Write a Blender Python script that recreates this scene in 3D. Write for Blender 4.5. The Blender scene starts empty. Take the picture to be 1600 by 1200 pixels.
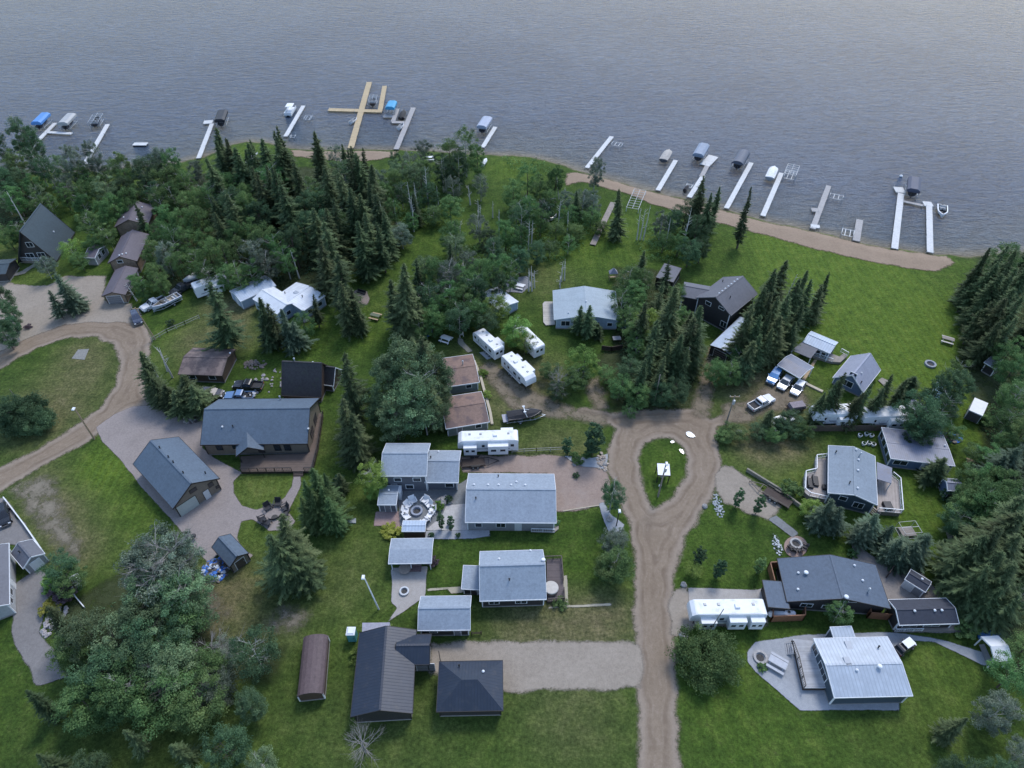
import bpy, math, random, sys, re
import numpy as np
from mathutils import Vector
R = math.radians
SC = bpy.context.scene
COL = SC.collection
TH, CH, CF = 44.5, 95.0, 1066.0          # camera pitch, height, focal length (px of a 1600 wide frame)
_c, _s = math.cos(R(TH)), math.sin(R(TH))

def G(px, py, z=0.0):
    """ground point (at height z) seen at a pixel of the 1600x1200 picture"""
    u = (px-800)/CF; v = (600-py)/CF
    k = (z-CH)/(_c*v-_s)
    return (u*k, (_c+_s*v)*k)
def PX(x, y, z=0.0):
    rz = z-CH; d = y*_c-rz*_s; up = y*_s+rz*_c
    return (800+CF*x/d, 600-CF*up/d)

# ------------------------------------------------------------------ mesh helpers
class MB:
    def __init__(s): s.v = []; s.f = []; s.mi = []; s.m = 0
    def add(s, vs, fs):
        b = len(s.v); s.v += [tuple(q) for q in vs]
        for f in fs: s.f.append(tuple(b+i for i in f)); s.mi.append(s.m)
        return s
    def quad(s, a, b, c, d): return s.add([a, b, c, d], [(0, 1, 2, 3)])
    def box(s, cx, cy, cz, sx, sy, sz, rz=0.0, tx=1.0, ty=1.0):
        """box centred on cx,cy with its BOTTOM at cz; tx, ty taper the top"""
        c, n = math.cos(rz), math.sin(rz); vs = []
        for k, (fx, fy) in ((0, (1, 1)), (1, (tx, ty))):
            for X, Y in ((-1, -1), (1, -1), (1, 1), (-1, 1)):
                x, y = X*sx/2*fx, Y*sy/2*fy
                vs.append((cx+x*c-y*n, cy+x*n+y*c, cz+k*sz))
        return s.add(vs, [(3, 2, 1, 0), (4, 5, 6, 7), (0, 1, 5, 4), (1, 2, 6, 5), (2, 3, 7, 6), (3, 0, 4, 7)])
    def bar(s, p, q, w, h=None):
        """square bar from p to q"""
        p, q = Vector(p), Vector(q); h = h or w; d = q-p
        if d.length < 1e-6: return s
        d.normalize(); up = Vector((0, 0, 1)) if abs(d.z) < .95 else Vector((1, 0, 0))
        a = d.cross(up).normalized(); b = a.cross(d).normalized()
        vs = [P+a*X*w/2+b*Y*h/2 for P in (p, q) for X, Y in ((-1, -1), (1, -1), (1, 1), (-1, 1))]
        return s.add(vs, [(0, 1, 2, 3), (7, 6, 5, 4), (4, 5, 1, 0), (5, 6, 2, 1), (6, 7, 3, 2), (7, 4, 0, 3)])
    def cone(s, p, q, r0, r1, n=8, cap=True):
        p, q = Vector(p), Vector(q); d = (q-p).normalized()
        up = Vector((0, 0, 1)) if abs(d.z) < .95 else Vector((1, 0, 0))
        a = d.cross(up).normalized(); b = a.cross(d).normalized()
        vs = [P+(a*math.cos(2*math.pi*i/n)+b*math.sin(2*math.pi*i/n))*r for P, r in ((p, r0), (q, r1)) for i in range(n)]
        fs = [(i, i+n, (i+1) % n+n, (i+1) % n) for i in range(n)]
        if cap: fs += [tuple(range(n)), tuple(range(2*n-1, n-1, -1))]
        return s.add(vs, fs)
    def prism(s, poly, z0, z1, sh=1.0):
        n = len(poly); cx = sum(p[0] for p in poly)/n; cy = sum(p[1] for p in poly)/n
        A = sum(poly[i][0]*poly[(i+1) % n][1]-poly[(i+1) % n][0]*poly[i][1] for i in range(n))
        if A < 0: poly = poly[::-1]
        vs = [(x, y, z0) for x, y in poly]+[(cx+(x-cx)*sh, cy+(y-cy)*sh, z1) for x, y in poly]
        return s.add(vs, [tuple(range(n-1, -1, -1)), tuple(range(n, 2*n))]+[(i, (i+1) % n, (i+1) % n+n, i+n) for i in range(n)])
    def side(s, prof, y0, y1, x0=0, axis='x', yf=None):
        """profile of (x,z) points extruded across y (yf: list of width factors per point)"""
        n = len(prof); yf = yf or [1]*n; vs = []
        m = (y0+y1)/2
        for Y in (y0, y1):
            for (x, z), f in zip(prof, yf): vs.append((x+x0, m+(Y-m)*f, z))
        A = sum(prof[i][0]*prof[(i+1) % n][1]-prof[(i+1) % n][0]*prof[i][1] for i in range(n))
        fs = [tuple(range(n)), tuple(range(2*n-1, n-1, -1))]+[((i+1) % n, i, i+n, (i+1) % n+n) for i in range(n)]
        if A < 0: fs = [f[::-1] for f in fs]
        return s.add(vs, fs)
    def ball(s, c, r, sz=1.0, n=10, m=6, jit=0, rnd=None):
        vs = []; fs = []
        for i in range(m+1):
            t = math.pi*i/m
            for j in range(n):
                k = r*(1+(rnd.uniform(-jit, jit) if rnd else 0))
                vs.append((c[0]+k*math.sin(t)*math.cos(2*math.pi*j/n), c[1]+k*math.sin(t)*math.sin(2*math.pi*j/n), c[2]+k*sz*math.cos(t)))
        for i in range(m):
            for j in range(n): fs.append((i*n+j, (i+1)*n+j, (i+1)*n+(j+1) % n, i*n+(j+1) % n))
        return s.add(vs, fs)
    def mesh(s, name, mats, smooth=False):
        me = bpy.data.meshes.new(name); me.from_pydata(s.v, [], s.f)
        mats = mats if isinstance(mats, (list, tuple)) else [mats]
        for m in mats: me.materials.append(m)
        if len(mats) > 1: me.polygons.foreach_set('material_index', s.mi)
        if smooth: me.polygons.foreach_set('use_smooth', [True]*len(s.f))
        me.update(); return me
    def build(s, name, mats, parent=None, smooth=False):
        o = bpy.data.objects.new(name, s.mesh(name, mats, smooth)); COL.objects.link(o)
        if parent: o.parent = parent
        return o

USED = {}
def tag(o, label=None, cat=None, group=None, kind=None):
    if label: o['label'] = label
    if cat: o['category'] = cat
    if group: o['group'] = group
    if kind: o['kind'] = kind
    return o
def thing(name, label, cat, x=0, y=0, rz=0, z=0, group=None):
    o = bpy.data.objects.new(name, None); COL.objects.link(o); o.empty_display_size = .3
    o.location = (x, y, z); o.rotation_euler = (0, 0, rz)
    return tag(o, label, cat, group)
def dup(root, x, y, rz=0, z=0, sc=None, label=None, group=None):
    def cp(o, par):
        c = o.copy(); COL.objects.link(c)
        if par: c.parent = par
        for ch in o.children: cp(ch, c)
        return c
    r = cp(root, None); r.location = (x, y, z); r.rotation_euler = (0, 0, rz)
    if sc: r.scale = sc if isinstance(sc, tuple) else (sc,)*3
    if label: r['label'] = label
    if group: r['group'] = group
    return r
LM = []                                   # landmarks for wording the plants' labels: (phrase, x, y)
def landmark(phrase, x, y): LM.append((phrase, x, y))

# ------------------------------------------------------------------ materials
MATS = {}
def newmat(name):
    m = bpy.data.materials.new(name); m.use_nodes = True; nt = m.node_tree
    return m, nt, nt.nodes['Principled BSDF']
def N(nt, t, **kw):
    n = nt.nodes.new(t)
    for k, v in kw.items():
        if k in n.inputs.keys(): n.inputs[k].default_value = v
        else: setattr(n, k, v)
    return n
def noise(nt, vec, scale, detail=4, rough=.6):
    n = N(nt, 'ShaderNodeTexNoise'); n.inputs['Scale'].default_value = scale
    n.inputs['Detail'].default_value = detail; n.inputs['Roughness'].default_value = rough
    nt.links.new(vec, n.inputs['Vector']); return n.outputs['Fac']
def ramp(nt, fac, stops, interp='LINEAR'):
    r = N(nt, 'ShaderNodeValToRGB'); r.color_ramp.interpolation = interp
    el = r.color_ramp.elements
    while len(el) < len(stops): el.new(.5)
    for e, (p, c) in zip(el, stops): e.position = p; e.color = (*c, 1) if len(c) == 3 else c
    nt.links.new(fac, r.inputs['Fac']); return r.outputs['Color']
def mix(nt, fac, a, b, mode='MIX'):
    n = N(nt, 'ShaderNodeMix', data_type='RGBA', blend_type=mode)
    for sock, v in ((n.inputs[0], fac), (n.inputs[6], a), (n.inputs[7], b)):
        if hasattr(v, 'is_output'): nt.links.new(v, sock)
        elif isinstance(v, (int, float)): sock.default_value = v
        else: sock.default_value = (*v, 1)
    return n.outputs[2]
def M2(nt, op, a, b=0.0, clamp=False):
    n = N(nt, 'ShaderNodeMath', operation=op, use_clamp=clamp)
    for i, v in enumerate((a, b)):
        if hasattr(v, 'is_output'): nt.links.new(v, n.inputs[i])
        else: n.inputs[i].default_value = v
    return n.outputs[0]
def smooth(nt, x, lo, hi):
    n = N(nt, 'ShaderNodeMapRange', interpolation_type='SMOOTHSTEP')
    n.inputs[1].default_value = lo; n.inputs[2].default_value = hi
    nt.links.new(x, n.inputs[0]); return n.outputs[0]
def attr(nt, name):
    return N(nt, 'ShaderNodeAttribute', attribute_name=name).outputs['Fac']
def objvec(nt): return N(nt, 'ShaderNodeTexCoord').outputs['Object']
def posvec(nt): return N(nt, 'ShaderNodeNewGeometry').outputs['Position']
def bump(nt, h, strength, dist, bs):
    b = N(nt, 'ShaderNodeBump'); b.inputs['Strength'].default_value = strength; b.inputs['Distance'].default_value = dist
    nt.links.new(h, b.inputs['Height']); nt.links.new(b.outputs['Normal'], bs.inputs['Normal'])
def sc3(c, k): return tuple(min(1, x*k) for x in c)

def plain(name, col, rough=.6, var=.15, scale=3.0, metal=0.0, dirt=0.0):
    """painted or plain surface with faint wear"""
    if name in MATS: return MATS[name]
    m, nt, bs = newmat(name); v = objvec(nt)
    c = ramp(nt, noise(nt, v, scale), [(.3, sc3(col, 1-var)), (.7, sc3(col, 1+var))])
    if dirt:
        c = mix(nt, M2(nt, 'MULTIPLY', smooth(nt, noise(nt, v, .9, 6), .5, .75), dirt), c, (.13, .115, .09))
    nt.links.new(c, bs.inputs['Base Color']); bs.inputs['Roughness'].default_value = rough
    bs.inputs['Metallic'].default_value = metal
    MATS[name] = m; return m
def shingle(name, col, var=.22, moss=0.0, rust=None):
    """asphalt shingles: courses along the slope, tabs, speckle, weather streaks"""
    if name in MATS: return MATS[name]
    m, nt, bs = newmat(name); v = objvec(nt)
    uv = N(nt, 'ShaderNodeUVMap').outputs['UV']
    br = N(nt, 'ShaderNodeTexBrick'); nt.links.new(uv, br.inputs['Vector'])
    br.inputs['Color1'].default_value = (*sc3(col, 1-var*.8), 1); br.inputs['Color2'].default_value = (*sc3(col, 1+var*.8), 1)
    br.inputs['Mortar'].default_value = (*sc3(col, .62), 1); br.inputs['Scale'].default_value = 1.0
    br.inputs['Mortar Size'].default_value = .018; br.inputs['Brick Width'].default_value = .55; br.inputs['Row Height'].default_value = .26
    c = mix(nt, .72, br.outputs['Color'], ramp(nt, noise(nt, v, 2.6, 6, .82), [(.38, sc3(col, 1-var*3.0)), (.5, col), (.62, sc3(col, 1+var*2.6))]))
    c = mix(nt, .45, c, ramp(nt, noise(nt, v, .35, 4), [(.3, sc3(col, .8)), (.7, sc3(col, 1.15))]))
    # vertical streaks
    mp = N(nt, 'ShaderNodeMapping'); nt.links.new(uv, mp.inputs['Vector']); mp.inputs['Scale'].default_value = (1.6, .16, 1)
    c = mix(nt, .14, c, ramp(nt, noise(nt, mp.outputs['Vector'], 1.0, 5), [(.35, sc3(col, .72)), (.65, sc3(col, 1.12))]))
    if rust: c = mix(nt, smooth(nt, noise(nt, v, .5, 5), .45, .62), c, rust)
    if moss: c = mix(nt, M2(nt, 'MULTIPLY', smooth(nt, noise(nt, v, 1.3, 6), .52, .7), moss), c, (.03, .045, .02))
    nt.links.new(c, bs.inputs['Base Color']); bs.inputs['Roughness'].default_value = .72
    bump(nt, br.outputs['Fac'], -.5, .02, bs)
    MATS[name] = m; return m
def ribbed(name, col, pitch=.4, rough=.4, metal=.0, dirt=.15):
    """ribbed metal sheeting, ribs run down the slope"""
    if name in MATS: return MATS[name]
    m, nt, bs = newmat(name); v = objvec(nt)
    uv = N(nt, 'ShaderNodeUVMap').outputs['UV']
    w = N(nt, 'ShaderNodeTexWave', wave_type='BANDS', bands_direction='X'); nt.links.new(uv, w.inputs['Vector'])
    w.inputs['Scale'].default_value = .314/pitch; w.inputs['Distortion'].default_value = 0
    h = smooth(nt, w.outputs['Fac'], .80, .95)
    c = mix(nt, h, ramp(nt, noise(nt, v, .8, 5), [(.3, sc3(col, .85)), (.7, sc3(col, 1.12))]), sc3(col, .84))
    c = mix(nt, M2(nt, 'MULTIPLY', smooth(nt, noise(nt, v, 1.1, 6), .5, .8), dirt), c, (.16, .13, .1))
    nt.links.new(c, bs.inputs['Base Color']); bs.inputs['Roughness'].default_value = rough; bs.inputs['Metallic'].default_value = metal
    bump(nt, h, .45, .03, bs)
    MATS[name] = m; return m
def siding(name, col, course=.18, vertical=False, var=.12):
    if name in MATS: return MATS[name]
    m, nt, bs = newmat(name); v = objvec(nt)
    sp = N(nt, 'ShaderNodeSeparateXYZ'); nt.links.new(v, sp.inputs[0])
    k = M2(nt, 'ADD', sp.outputs['X'], sp.outputs['Y']) if vertical else sp.outputs['Z']
    f = M2(nt, 'FRACT', M2(nt, 'DIVIDE', k, course))
    h = smooth(nt, f, 0, .18)
    c = mix(nt, h, sc3(col, .55), ramp(nt, noise(nt, v, 2.0, 5), [(.3, sc3(col, 1-var)), (.7, sc3(col, 1+var))]))
    nt.links.new(c, bs.inputs['Base Color']); bs.inputs['Roughness'].default_value = .6
    bump(nt, h, .5, .03, bs)
    MATS[name] = m; return m
def planks(name, col, w=.14, var=.25, axis='Y', gap=.5):
    """decking: boards with gaps; axis is the direction across the boards"""
    if name in MATS: return MATS[name]
    m, nt, bs = newmat(name); v = objvec(nt)
    sp = N(nt, 'ShaderNodeSeparateXYZ'); nt.links.new(v, sp.inputs[0])
    q = M2(nt, 'DIVIDE', sp.outputs[axis], w)
    f = M2(nt, 'FRACT', q); fl = M2(nt, 'FLOOR', q)
    wn = N(nt, 'ShaderNodeTexWhiteNoise', noise_dimensions='1D'); nt.links.new(fl, wn.inputs['W'])
    c = ramp(nt, wn.outputs['Value'], [(0, sc3(col, 1-var)), (1, sc3(col, 1+var))])
    c = mix(nt, .5, c, ramp(nt, noise(nt, v, 1.4, 6), [(.3, sc3(col, .7)), (.7, sc3(col, 1.2))]))
    h = smooth(nt, f, 0, .14)
    c = mix(nt, h, sc3(col, gap), c)
    nt.links.new(c, bs.inputs['Base Color']); bs.inputs['Roughness'].default_value = .75
    bump(nt, h, .6, .02, bs)
    MATS[name] = m; return m
def glossy(name, col, rough=.25, coat=.5, metal=0.0):
    if name in MATS: return MATS[name]
    m, nt, bs = newmat(name); v = objvec(nt)
    c = ramp(nt, noise(nt, v, 4, 4), [(.3, sc3(col, .93)), (.75, sc3(col, 1.05))])
    d = smooth(nt, noise(nt, v, 1.2, 6), .48, .8)
    c = mix(nt, M2(nt, 'MULTIPLY', d, .14), c, (.2, .17, .13))
    nt.links.new(c, bs.inputs['Base Color'])
    nt.links.new(ramp(nt, d, [(0, (rough,)*3), (1, (min(1, rough+.3),)*3)]), bs.inputs['Roughness'])
    bs.inputs['Coat Weight'].default_value = coat; bs.inputs['Metallic'].default_value = metal
    MATS[name] = m; return m
def glass(name='window_glass', col=(.02, .028, .036)):
    if name in MATS: return MATS[name]
    m, nt, bs = newmat(name)
    bs.inputs['Base Color'].default_value = (*col, 1); bs.inputs['Roughness'].default_value = .08
    bs.inputs['Specular IOR Level'].default_value = .7
    MATS[name] = m; return m
WHITE = plain('white_paint', (.72, .74, .76), .5, .06, 2, 0, .25)
BLACK = plain('black_metal', (.018, .018, .02), .5, .2)
RUBBER = plain('tyre_rubber', (.02, .02, .02), .8, .2)
STEEL = plain('galvanised_steel', (.42, .45, .48), .45, .15, 5, .3)
GLASS = glass()
DARKWOOD = planks('dark_stained_wood', (.045, .03, .024), .14)
WOODGREY = planks('weathered_boards', (.27, .24, .21), .14)
WOODTAN = planks('tan_boards', (.42, .31, .19), .14)
TIMBER = plain('timber', (.30, .22, .14), .8, .25, 3)
# ------------------------------------------------------------------ ground, water, roads
SHORE_PX = [(-700, 330), (-300, 300), (-100, 282), (0, 272), (70, 268), (147, 268), (165, 266), (200, 262), (245, 258), (282, 254), (310, 247), (340, 238), (362, 226), (385, 221), (420, 224),
            (455, 232), (520, 234), (575, 233), (620, 234), (675, 236), (720, 240), (762, 242), (800, 243), (850, 249), (882, 258), (900, 266), (955, 280), (1000, 294), (1050, 306),
            (1090, 317), (1132, 328), (1187, 344), (1230, 352), (1275, 362), (1360, 382), (1397, 389), (1450, 396), (1510, 401), (1600, 396), (1750, 388), (2200, 372)]
ZW = -0.5
SHORE = [G(x, y, ZW) for x, y in SHORE_PX]
SHORE = [(-6000, SHORE[0][1]-200)]+SHORE+[(6000, SHORE[-1][1])]
LAKE = np.array(SHORE+[(6000, 2600), (-6000, 2600)])

def sdpoly(x, y, poly):
    """signed distance (positive inside) of points to a polygon"""
    poly = np.asarray(poly, float); n = len(poly)
    d = np.full(x.shape, 1e18); ins = np.zeros(x.shape, bool)
    for i in range(n):
        ax, ay = poly[i]; bx, by = poly[(i+1) % n]
        ex, ey = bx-ax, by-ay; L = ex*ex+ey*ey+1e-12
        t = np.clip(((x-ax)*ex+(y-ay)*ey)/L, 0, 1)
        d = np.minimum(d, (x-ax-t*ex)**2+(y-ay-t*ey)**2)
        c = (ay > y) != (by > y)
        with np.errstate(divide='ignore', invalid='ignore'):
            xi = ax+(y-ay)*ex/(ey if ey != 0 else 1e-12)
        ins ^= c & (x < xi)
    d = np.sqrt(d); return np.where(ins, d, -d)
def wob(x, y, a, f, s=0.0):
    return a*(np.sin(x*f+s+2.1*np.sin(y*f*.7+s))+np.sin(y*f*1.3-s+1.7*np.sin(x*f*.9)))*.5
def terrain(x, y):
    sd = -sdpoly(x, y, LAKE)             # positive on land
    sd = sd+wob(x, y, .5, .55)
    return np.where(sd > 0, np.clip(ZW+.14*sd, -9, 0), np.maximum(ZW+.10*sd, -2.2))
# patches of grass: (px, py, radius m, dryness, lushness)
PATCH = [(1360, 470, 26, -.1, 1.0), (1300, 410, 14, -.1, .9), (1230, 385, 10, 0, .8), (1420, 560, 16, 0, .95), (930, 390, 12, 0, .6), (970, 350, 8, 0, .6), (690, 380, 10, 0, .35), (800, 260, 8, 0, .9), (820, 420, 6, .2, .3),
         (850, 440, 8, .35, .2), (700, 590, 5, .3, 0), (790, 585, 7, .75, 0), (830, 600, 6, .6, 0), (720, 545, 6, .2, 0), (860, 690, 6, .35, .1), (900, 690, 5, .2, .2), (800, 720, 4, .4, 0), (850, 570, 7, .2, .3),
         (330, 940, 7, .75, 0), (300, 970, 6, .5, 0), (420, 985, 5, .35, 0), (860, 975, 6, .6, 0), (930, 975, 6, .55, 0), (800, 980, 5, .4, 0), (960, 960, 4, .5, 0), (100, 620, 10, .5, .1), (60, 660, 8, .45, .1), (140, 570, 6, .4, .1), (130, 545, 5, .5, 0),
         (170, 720, 6, -.1, .7), (220, 790, 6, 0, .6), (150, 750, 5, 0, .5), (80, 790, 5, .5, .1), (110, 840, 5, .55, 0), (60, 750, 5, .5, .1), (125, 870, 4, .5, 0), (100, 800, 4, .4, 0), (200, 880, 6, .1, .3),
         (390, 910, 4, .3, .3), (430, 760, 6, .1, .6), (400, 830, 4, .1, .6), (395, 765, 5, .2, .5), (560, 860, 7, .15, .15), (530, 920, 6, .25, .1), (570, 980, 5, 0, .2), (300, 570, 5, .3, .3), (270, 520, 4, 0, .6), (240, 560, 3, .1, .4), (300, 530, 5, .65, 0), (370, 530, 5, .6, 0),
         (1150, 840, 10, -.1, .15), (1100, 880, 7, 0, .1), (1280, 830, 8, 0, .1), (1420, 760, 9, 0, .5), (1440, 840, 7, 0, .5), (1200, 730, 7, .1, .35), (1260, 740, 5, 0, .5), (1180, 690, 5, .7, .1), (1200, 700, 6, .5, .1), (1250, 700, 4, .5, 0),
         (1040, 730, 7, -.1, .35), (1460, 1030, 6, 0, .4), (1100, 1020, 8, 0, .1), (1550, 680, 8, 0, .6), (1570, 640, 6, .1, .7), (1530, 600, 6, 0, .5), (1250, 575, 3, .1, .5), (1210, 620, 6, .9, 0), (1180, 560, 6, .6, 0), (1150, 600, 6, .6, 0), (1240, 620, 4, .6, 0), (1390, 640, 4, .2, .3),
         (60, 430, 6, .2, .6), (20, 395, 6, .3, .5), (110, 450, 5, .2, .5), (160, 285, 8, .2, .7), (230, 270, 8, .1, .8), (380, 240, 8, 0, .8), (70, 265, 8, .1, .7), (620, 470, 8, .1, .4), (560, 520, 7, -.1, .3), (460, 540, 6, 0, .3), (520, 530, 8, -.1, .2), (420, 610, 5, 0, .4), (700, 640, 4, .3, .1), (770, 650, 4, .5, .1), (900, 720, 5, .2, .2), (900, 830, 8, -.1, .15), (920, 900, 6, -.1, .15), (700, 890, 5, -.1, .15), (1090, 640, 4, .4, 0), (560, 700, 6, .1, .1), (480, 690, 5, .2, .2), (520, 740, 5, 0, .25), (550, 790, 5, .1, .2), (380, 470, 5, .8, 0), (360, 500, 4, .8, 0), (330, 480, 4, .5, 0),
         (600, 1120, 12, .2, .1), (1150, 1120, 12, 0, .3), (1450, 1130, 12, .1, .3), (250, 1130, 14, .2, .2), (900, 1120, 8, .4, .1)]
_pp = [(*G(p[0], p[1]), p[2], p[3], p[4]) for p in PATCH]
def patches(x, y):
    dry = np.zeros_like(x); lush = np.zeros_like(x)
    for cx, cy, r, d, l in _pp:
        w = np.exp(-((x-cx)**2+(y-cy)**2)/(r*r))
        dry += d*w; lush += l*w
    return np.clip(dry, 0, 1), np.clip(lush, 0, 1)

def grass_group():
    g = bpy.data.node_groups.new('GrassColour', 'ShaderNodeTree')
    g.interface.new_socket('Colour', in_out='OUTPUT', socket_type='NodeSocketColor')
    g.interface.new_socket('Height', in_out='OUTPUT', socket_type='NodeSocketFloat')
    out = g.nodes.new('NodeGroupOutput')
    v = posvec(g)
    n1 = noise(g, v, .06, 3); n2 = noise(g, v, .35, 5); n3 = noise(g, v, 2.2, 5, .7); n4 = noise(g, v, 8.0, 4, .7)
    base = ramp(g, n2, [(.28, (.026, .052, .010)), (.5, (.041, .077, .013)), (.72, (.066, .102, .021))])
    lush = ramp(g, n2, [(.28, (.050, .090, .012)), (.5, (.078, .127, .016)), (.72, (.116, .158, .026))])
    dry = ramp(g, n2, [(.28, (.075, .083, .034)), (.5, (.122, .112, .055)), (.72, (.175, .148, .084))])
    a = M2(g, 'ADD', attr(g, 'lush'), M2(g, 'MULTIPLY', M2(g, 'SUBTRACT', n1, .5), .7), True)
    c = mix(g, a, base, lush)
    # mowing stripes, faint
    sp = N(g, 'ShaderNodeSeparateXYZ'); g.links.new(v, sp.inputs[0])
    st = M2(g, 'SINE', M2(g, 'ADD', M2(g, 'MULTIPLY', sp.outputs['X'], 4.4), M2(g, 'MULTIPLY', n1, 5.0)))
    c = mix(g, M2(g, 'MULTIPLY', smooth(g, st, -.4, .8), M2(g, 'MULTIPLY', a, .28)), c, (.10, .17, .035))
    d = M2(g, 'MULTIPLY', attr(g, 'dry'), M2(g, 'ADD', .35, M2(g, 'MULTIPLY', n3, 1.25)), True)
    d2 = M2(g, 'MULTIPLY', smooth(g, noise(g, v, .9, 6, .7), .57, .74), .32)
    c = mix(g, M2(g, 'MAXIMUM', d, d2), c, dry)
    n5 = noise(g, v, .8, 6, .75)
    c = mix(g, .55, c, mix(g, 1.0, c, ramp(g, n5, [(.3, (.5,)*3), (.5, (1., 1., 1.)), (.7, (1.65, 1.55, 1.4))]), 'MULTIPLY'))
    c = mix(g, .75, c, mix(g, 1.0, c, ramp(g, n3, [(.32, (.42,)*3), (.68, (1.58,)*3)]), 'MULTIPLY'))
    c = mix(g, .5, c, mix(g, 1.0, c, ramp(g, n4, [(.3, (.5,)*3), (.7, (1.5,)*3)]), 'MULTIPLY'))
    g.links.new(c, out.inputs['Colour']); g.links.new(M2(g, 'ADD', n4, n3), out.inputs['Height'])
    return g
GRASS = grass_group()
def grass_nodes(nt):
    n = nt.nodes.new('ShaderNodeGroup'); n.node_tree = GRASS; return n.outputs['Colour'], n.outputs['Height']

def ground_mat():
    m, nt, bs = newmat('lawn_grass'); c, h = grass_nodes(nt)
    # bare wet sand and mud under the water line
    sp = N(nt, 'ShaderNodeSeparateXYZ'); nt.links.new(posvec(nt), sp.inputs[0])
    z = M2(nt, 'ADD', sp.outputs['Z'], M2(nt, 'MULTIPLY', noise(nt, posvec(nt), 1.2), .25))
    c = mix(nt, smooth(nt, z, -.22, -.42), c, (.17, .14, .10))
    nt.links.new(c, bs.inputs['Base Color']); bs.inputs['Roughness'].default_value = .95
    bs.inputs['Specular IOR Level'].default_value = .15
    bump(nt, h, .9, .12, bs); return m
def edge_mat(name, colfn, soft=.5, amp=1.6, rough=.9, bs_=.4, grassy=0.0, freq=1.1):
    """loose surface that thins out along its border (signed distance kept in 'edge') and lets the grass below show"""
    m, nt, bs = newmat(name); v = posvec(nt)
    c, h = colfn(nt, v)
    e = M2(nt, 'ADD', attr(nt, 'edge'), M2(nt, 'MULTIPLY', M2(nt, 'SUBTRACT', noise(nt, v, freq, 6, .75), .5), amp))
    f = smooth(nt, e, -soft, soft)
    if grassy:
        f = M2(nt, 'MULTIPLY', f, M2(nt, 'SUBTRACT', 1.0, M2(nt, 'MULTIPLY', smooth(nt, noise(nt, v, .5, 6, .7), .42, .68), grassy)))
    nt.links.new(c, bs.inputs['Base Color']); bs.inputs['Roughness'].default_value = rough
    bs.inputs['Specular IOR Level'].default_value = .2
    nt.links.new(f, bs.inputs['Alpha'])
    bump(nt, h, bs_, .06, bs)
    m['reach'] = soft+amp*.5
    return m
def gravel(c0, c1, c2, tint=None):
    def fn(nt, v):
        n = noise(nt, v, .22, 5); n2 = noise(nt, v, 1.6, 6, .7); n3 = noise(nt, v, 9, 4, .8)
        c = ramp(nt, n, [(.3, c0), (.5, c1), (.7, c2)])
        c = mix(nt, .5, c, ramp(nt, n2, [(.3, sc3(c0, .85)), (.7, sc3(c2, 1.12))]))
        c = mix(nt, .35, c, ramp(nt, n3, [(.3, sc3(c0, .55)), (.7, sc3(c2, 1.35))]))
        if tint: c = mix(nt, smooth(nt, noise(nt, v, .13, 4), .5, .7), c, tint)
        return c, M2(nt, 'ADD', n3, n2)
    return fn
def road_fn(nt, v):
    c, h = gravel((.165, .124, .086), (.215, .166, .120), (.268, .214, .162))(nt, v)
    e = M2(nt, 'ADD', attr(nt, 'edge'), M2(nt, 'MULTIPLY', noise(nt, v, .12, 3), 2.2))
    # wheel tracks follow the edges of the road
    t = M2(nt, 'SINE', M2(nt, 'MULTIPLY', e, 3.4))
    c = mix(nt, M2(nt, 'MULTIPLY', smooth(nt, t, -.1, 1.0), M2(nt, 'MULTIPLY', smooth(nt, noise(nt, v, .25, 5, .7), .3, .7), .62)), c, (.125, .092, .066))
    c = mix(nt, M2(nt, 'MULTIPLY', smooth(nt, M2(nt, 'SINE', M2(nt, 'MULTIPLY', e, 9.5)), .1, 1.), M2(nt, 'MULTIPLY', smooth(nt, noise(nt, v, .4, 5, .7), .4, .7), .2)), c, (.34, .28, .235))
    c = mix(nt, M2(nt, 'MULTIPLY', smooth(nt, attr(nt, 'edge'), 1.4, .2), .35), c, (.34, .29, .245))
    return c, h
LEVEL = [0]
def sheet(name, polys, level, mat, res=.6, margin=1.3, holes=(), px=True, wobble=.25):
    LEVEL[0] += 1; level = LEVEL[0]*.004+(.03 if name == 'beach' else 0)
    margin = mat.get('reach', 1.0)+.35
    P = [[G(*p) for p in q] if px else q for q in polys]; H = [[G(*p) for p in q] if px else q for q in holes]
    xs = [p[0] for q in P for p in q]; ys = [p[1] for q in P for p in q]
    gx = np.arange(min(xs)-margin-res, max(xs)+margin+res*2, res); gy = np.arange(min(ys)-margin-res, max(ys)+margin+res*2, res)
    X, Y = np.meshgrid(gx, gy); Xw = X+wob(X, Y, wobble, .9); Yw = Y+wob(Y, X, wobble, .8, 1.3)
    sd = np.full(X.shape, -1e9)
    for q in P: sd = np.maximum(sd, sdpoly(Xw, Yw, q))
    for q in H: sd = np.minimum(sd, -sdpoly(Xw, Yw, q))
    ny, nx = X.shape
    keep = sd > -margin
    cell = keep[:-1, :-1] | keep[1:, :-1] | keep[:-1, 1:] | keep[1:, 1:]
    idx = np.arange(nx*ny).reshape(ny, nx)
    F = np.stack([idx[:-1, :-1][cell], idx[:-1, 1:][cell], idx[1:, 1:][cell], idx[1:, :-1][cell]], 1)
    used, inv = np.unique(F, return_inverse=True); F = inv.reshape(F.shape)
    x = X.ravel()[used]; y = Y.ravel()[used]; z = terrain(x, y)+level
    return npmesh(name, np.stack([x, y, z], 1), F, mat, sd.ravel()[used])
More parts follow.
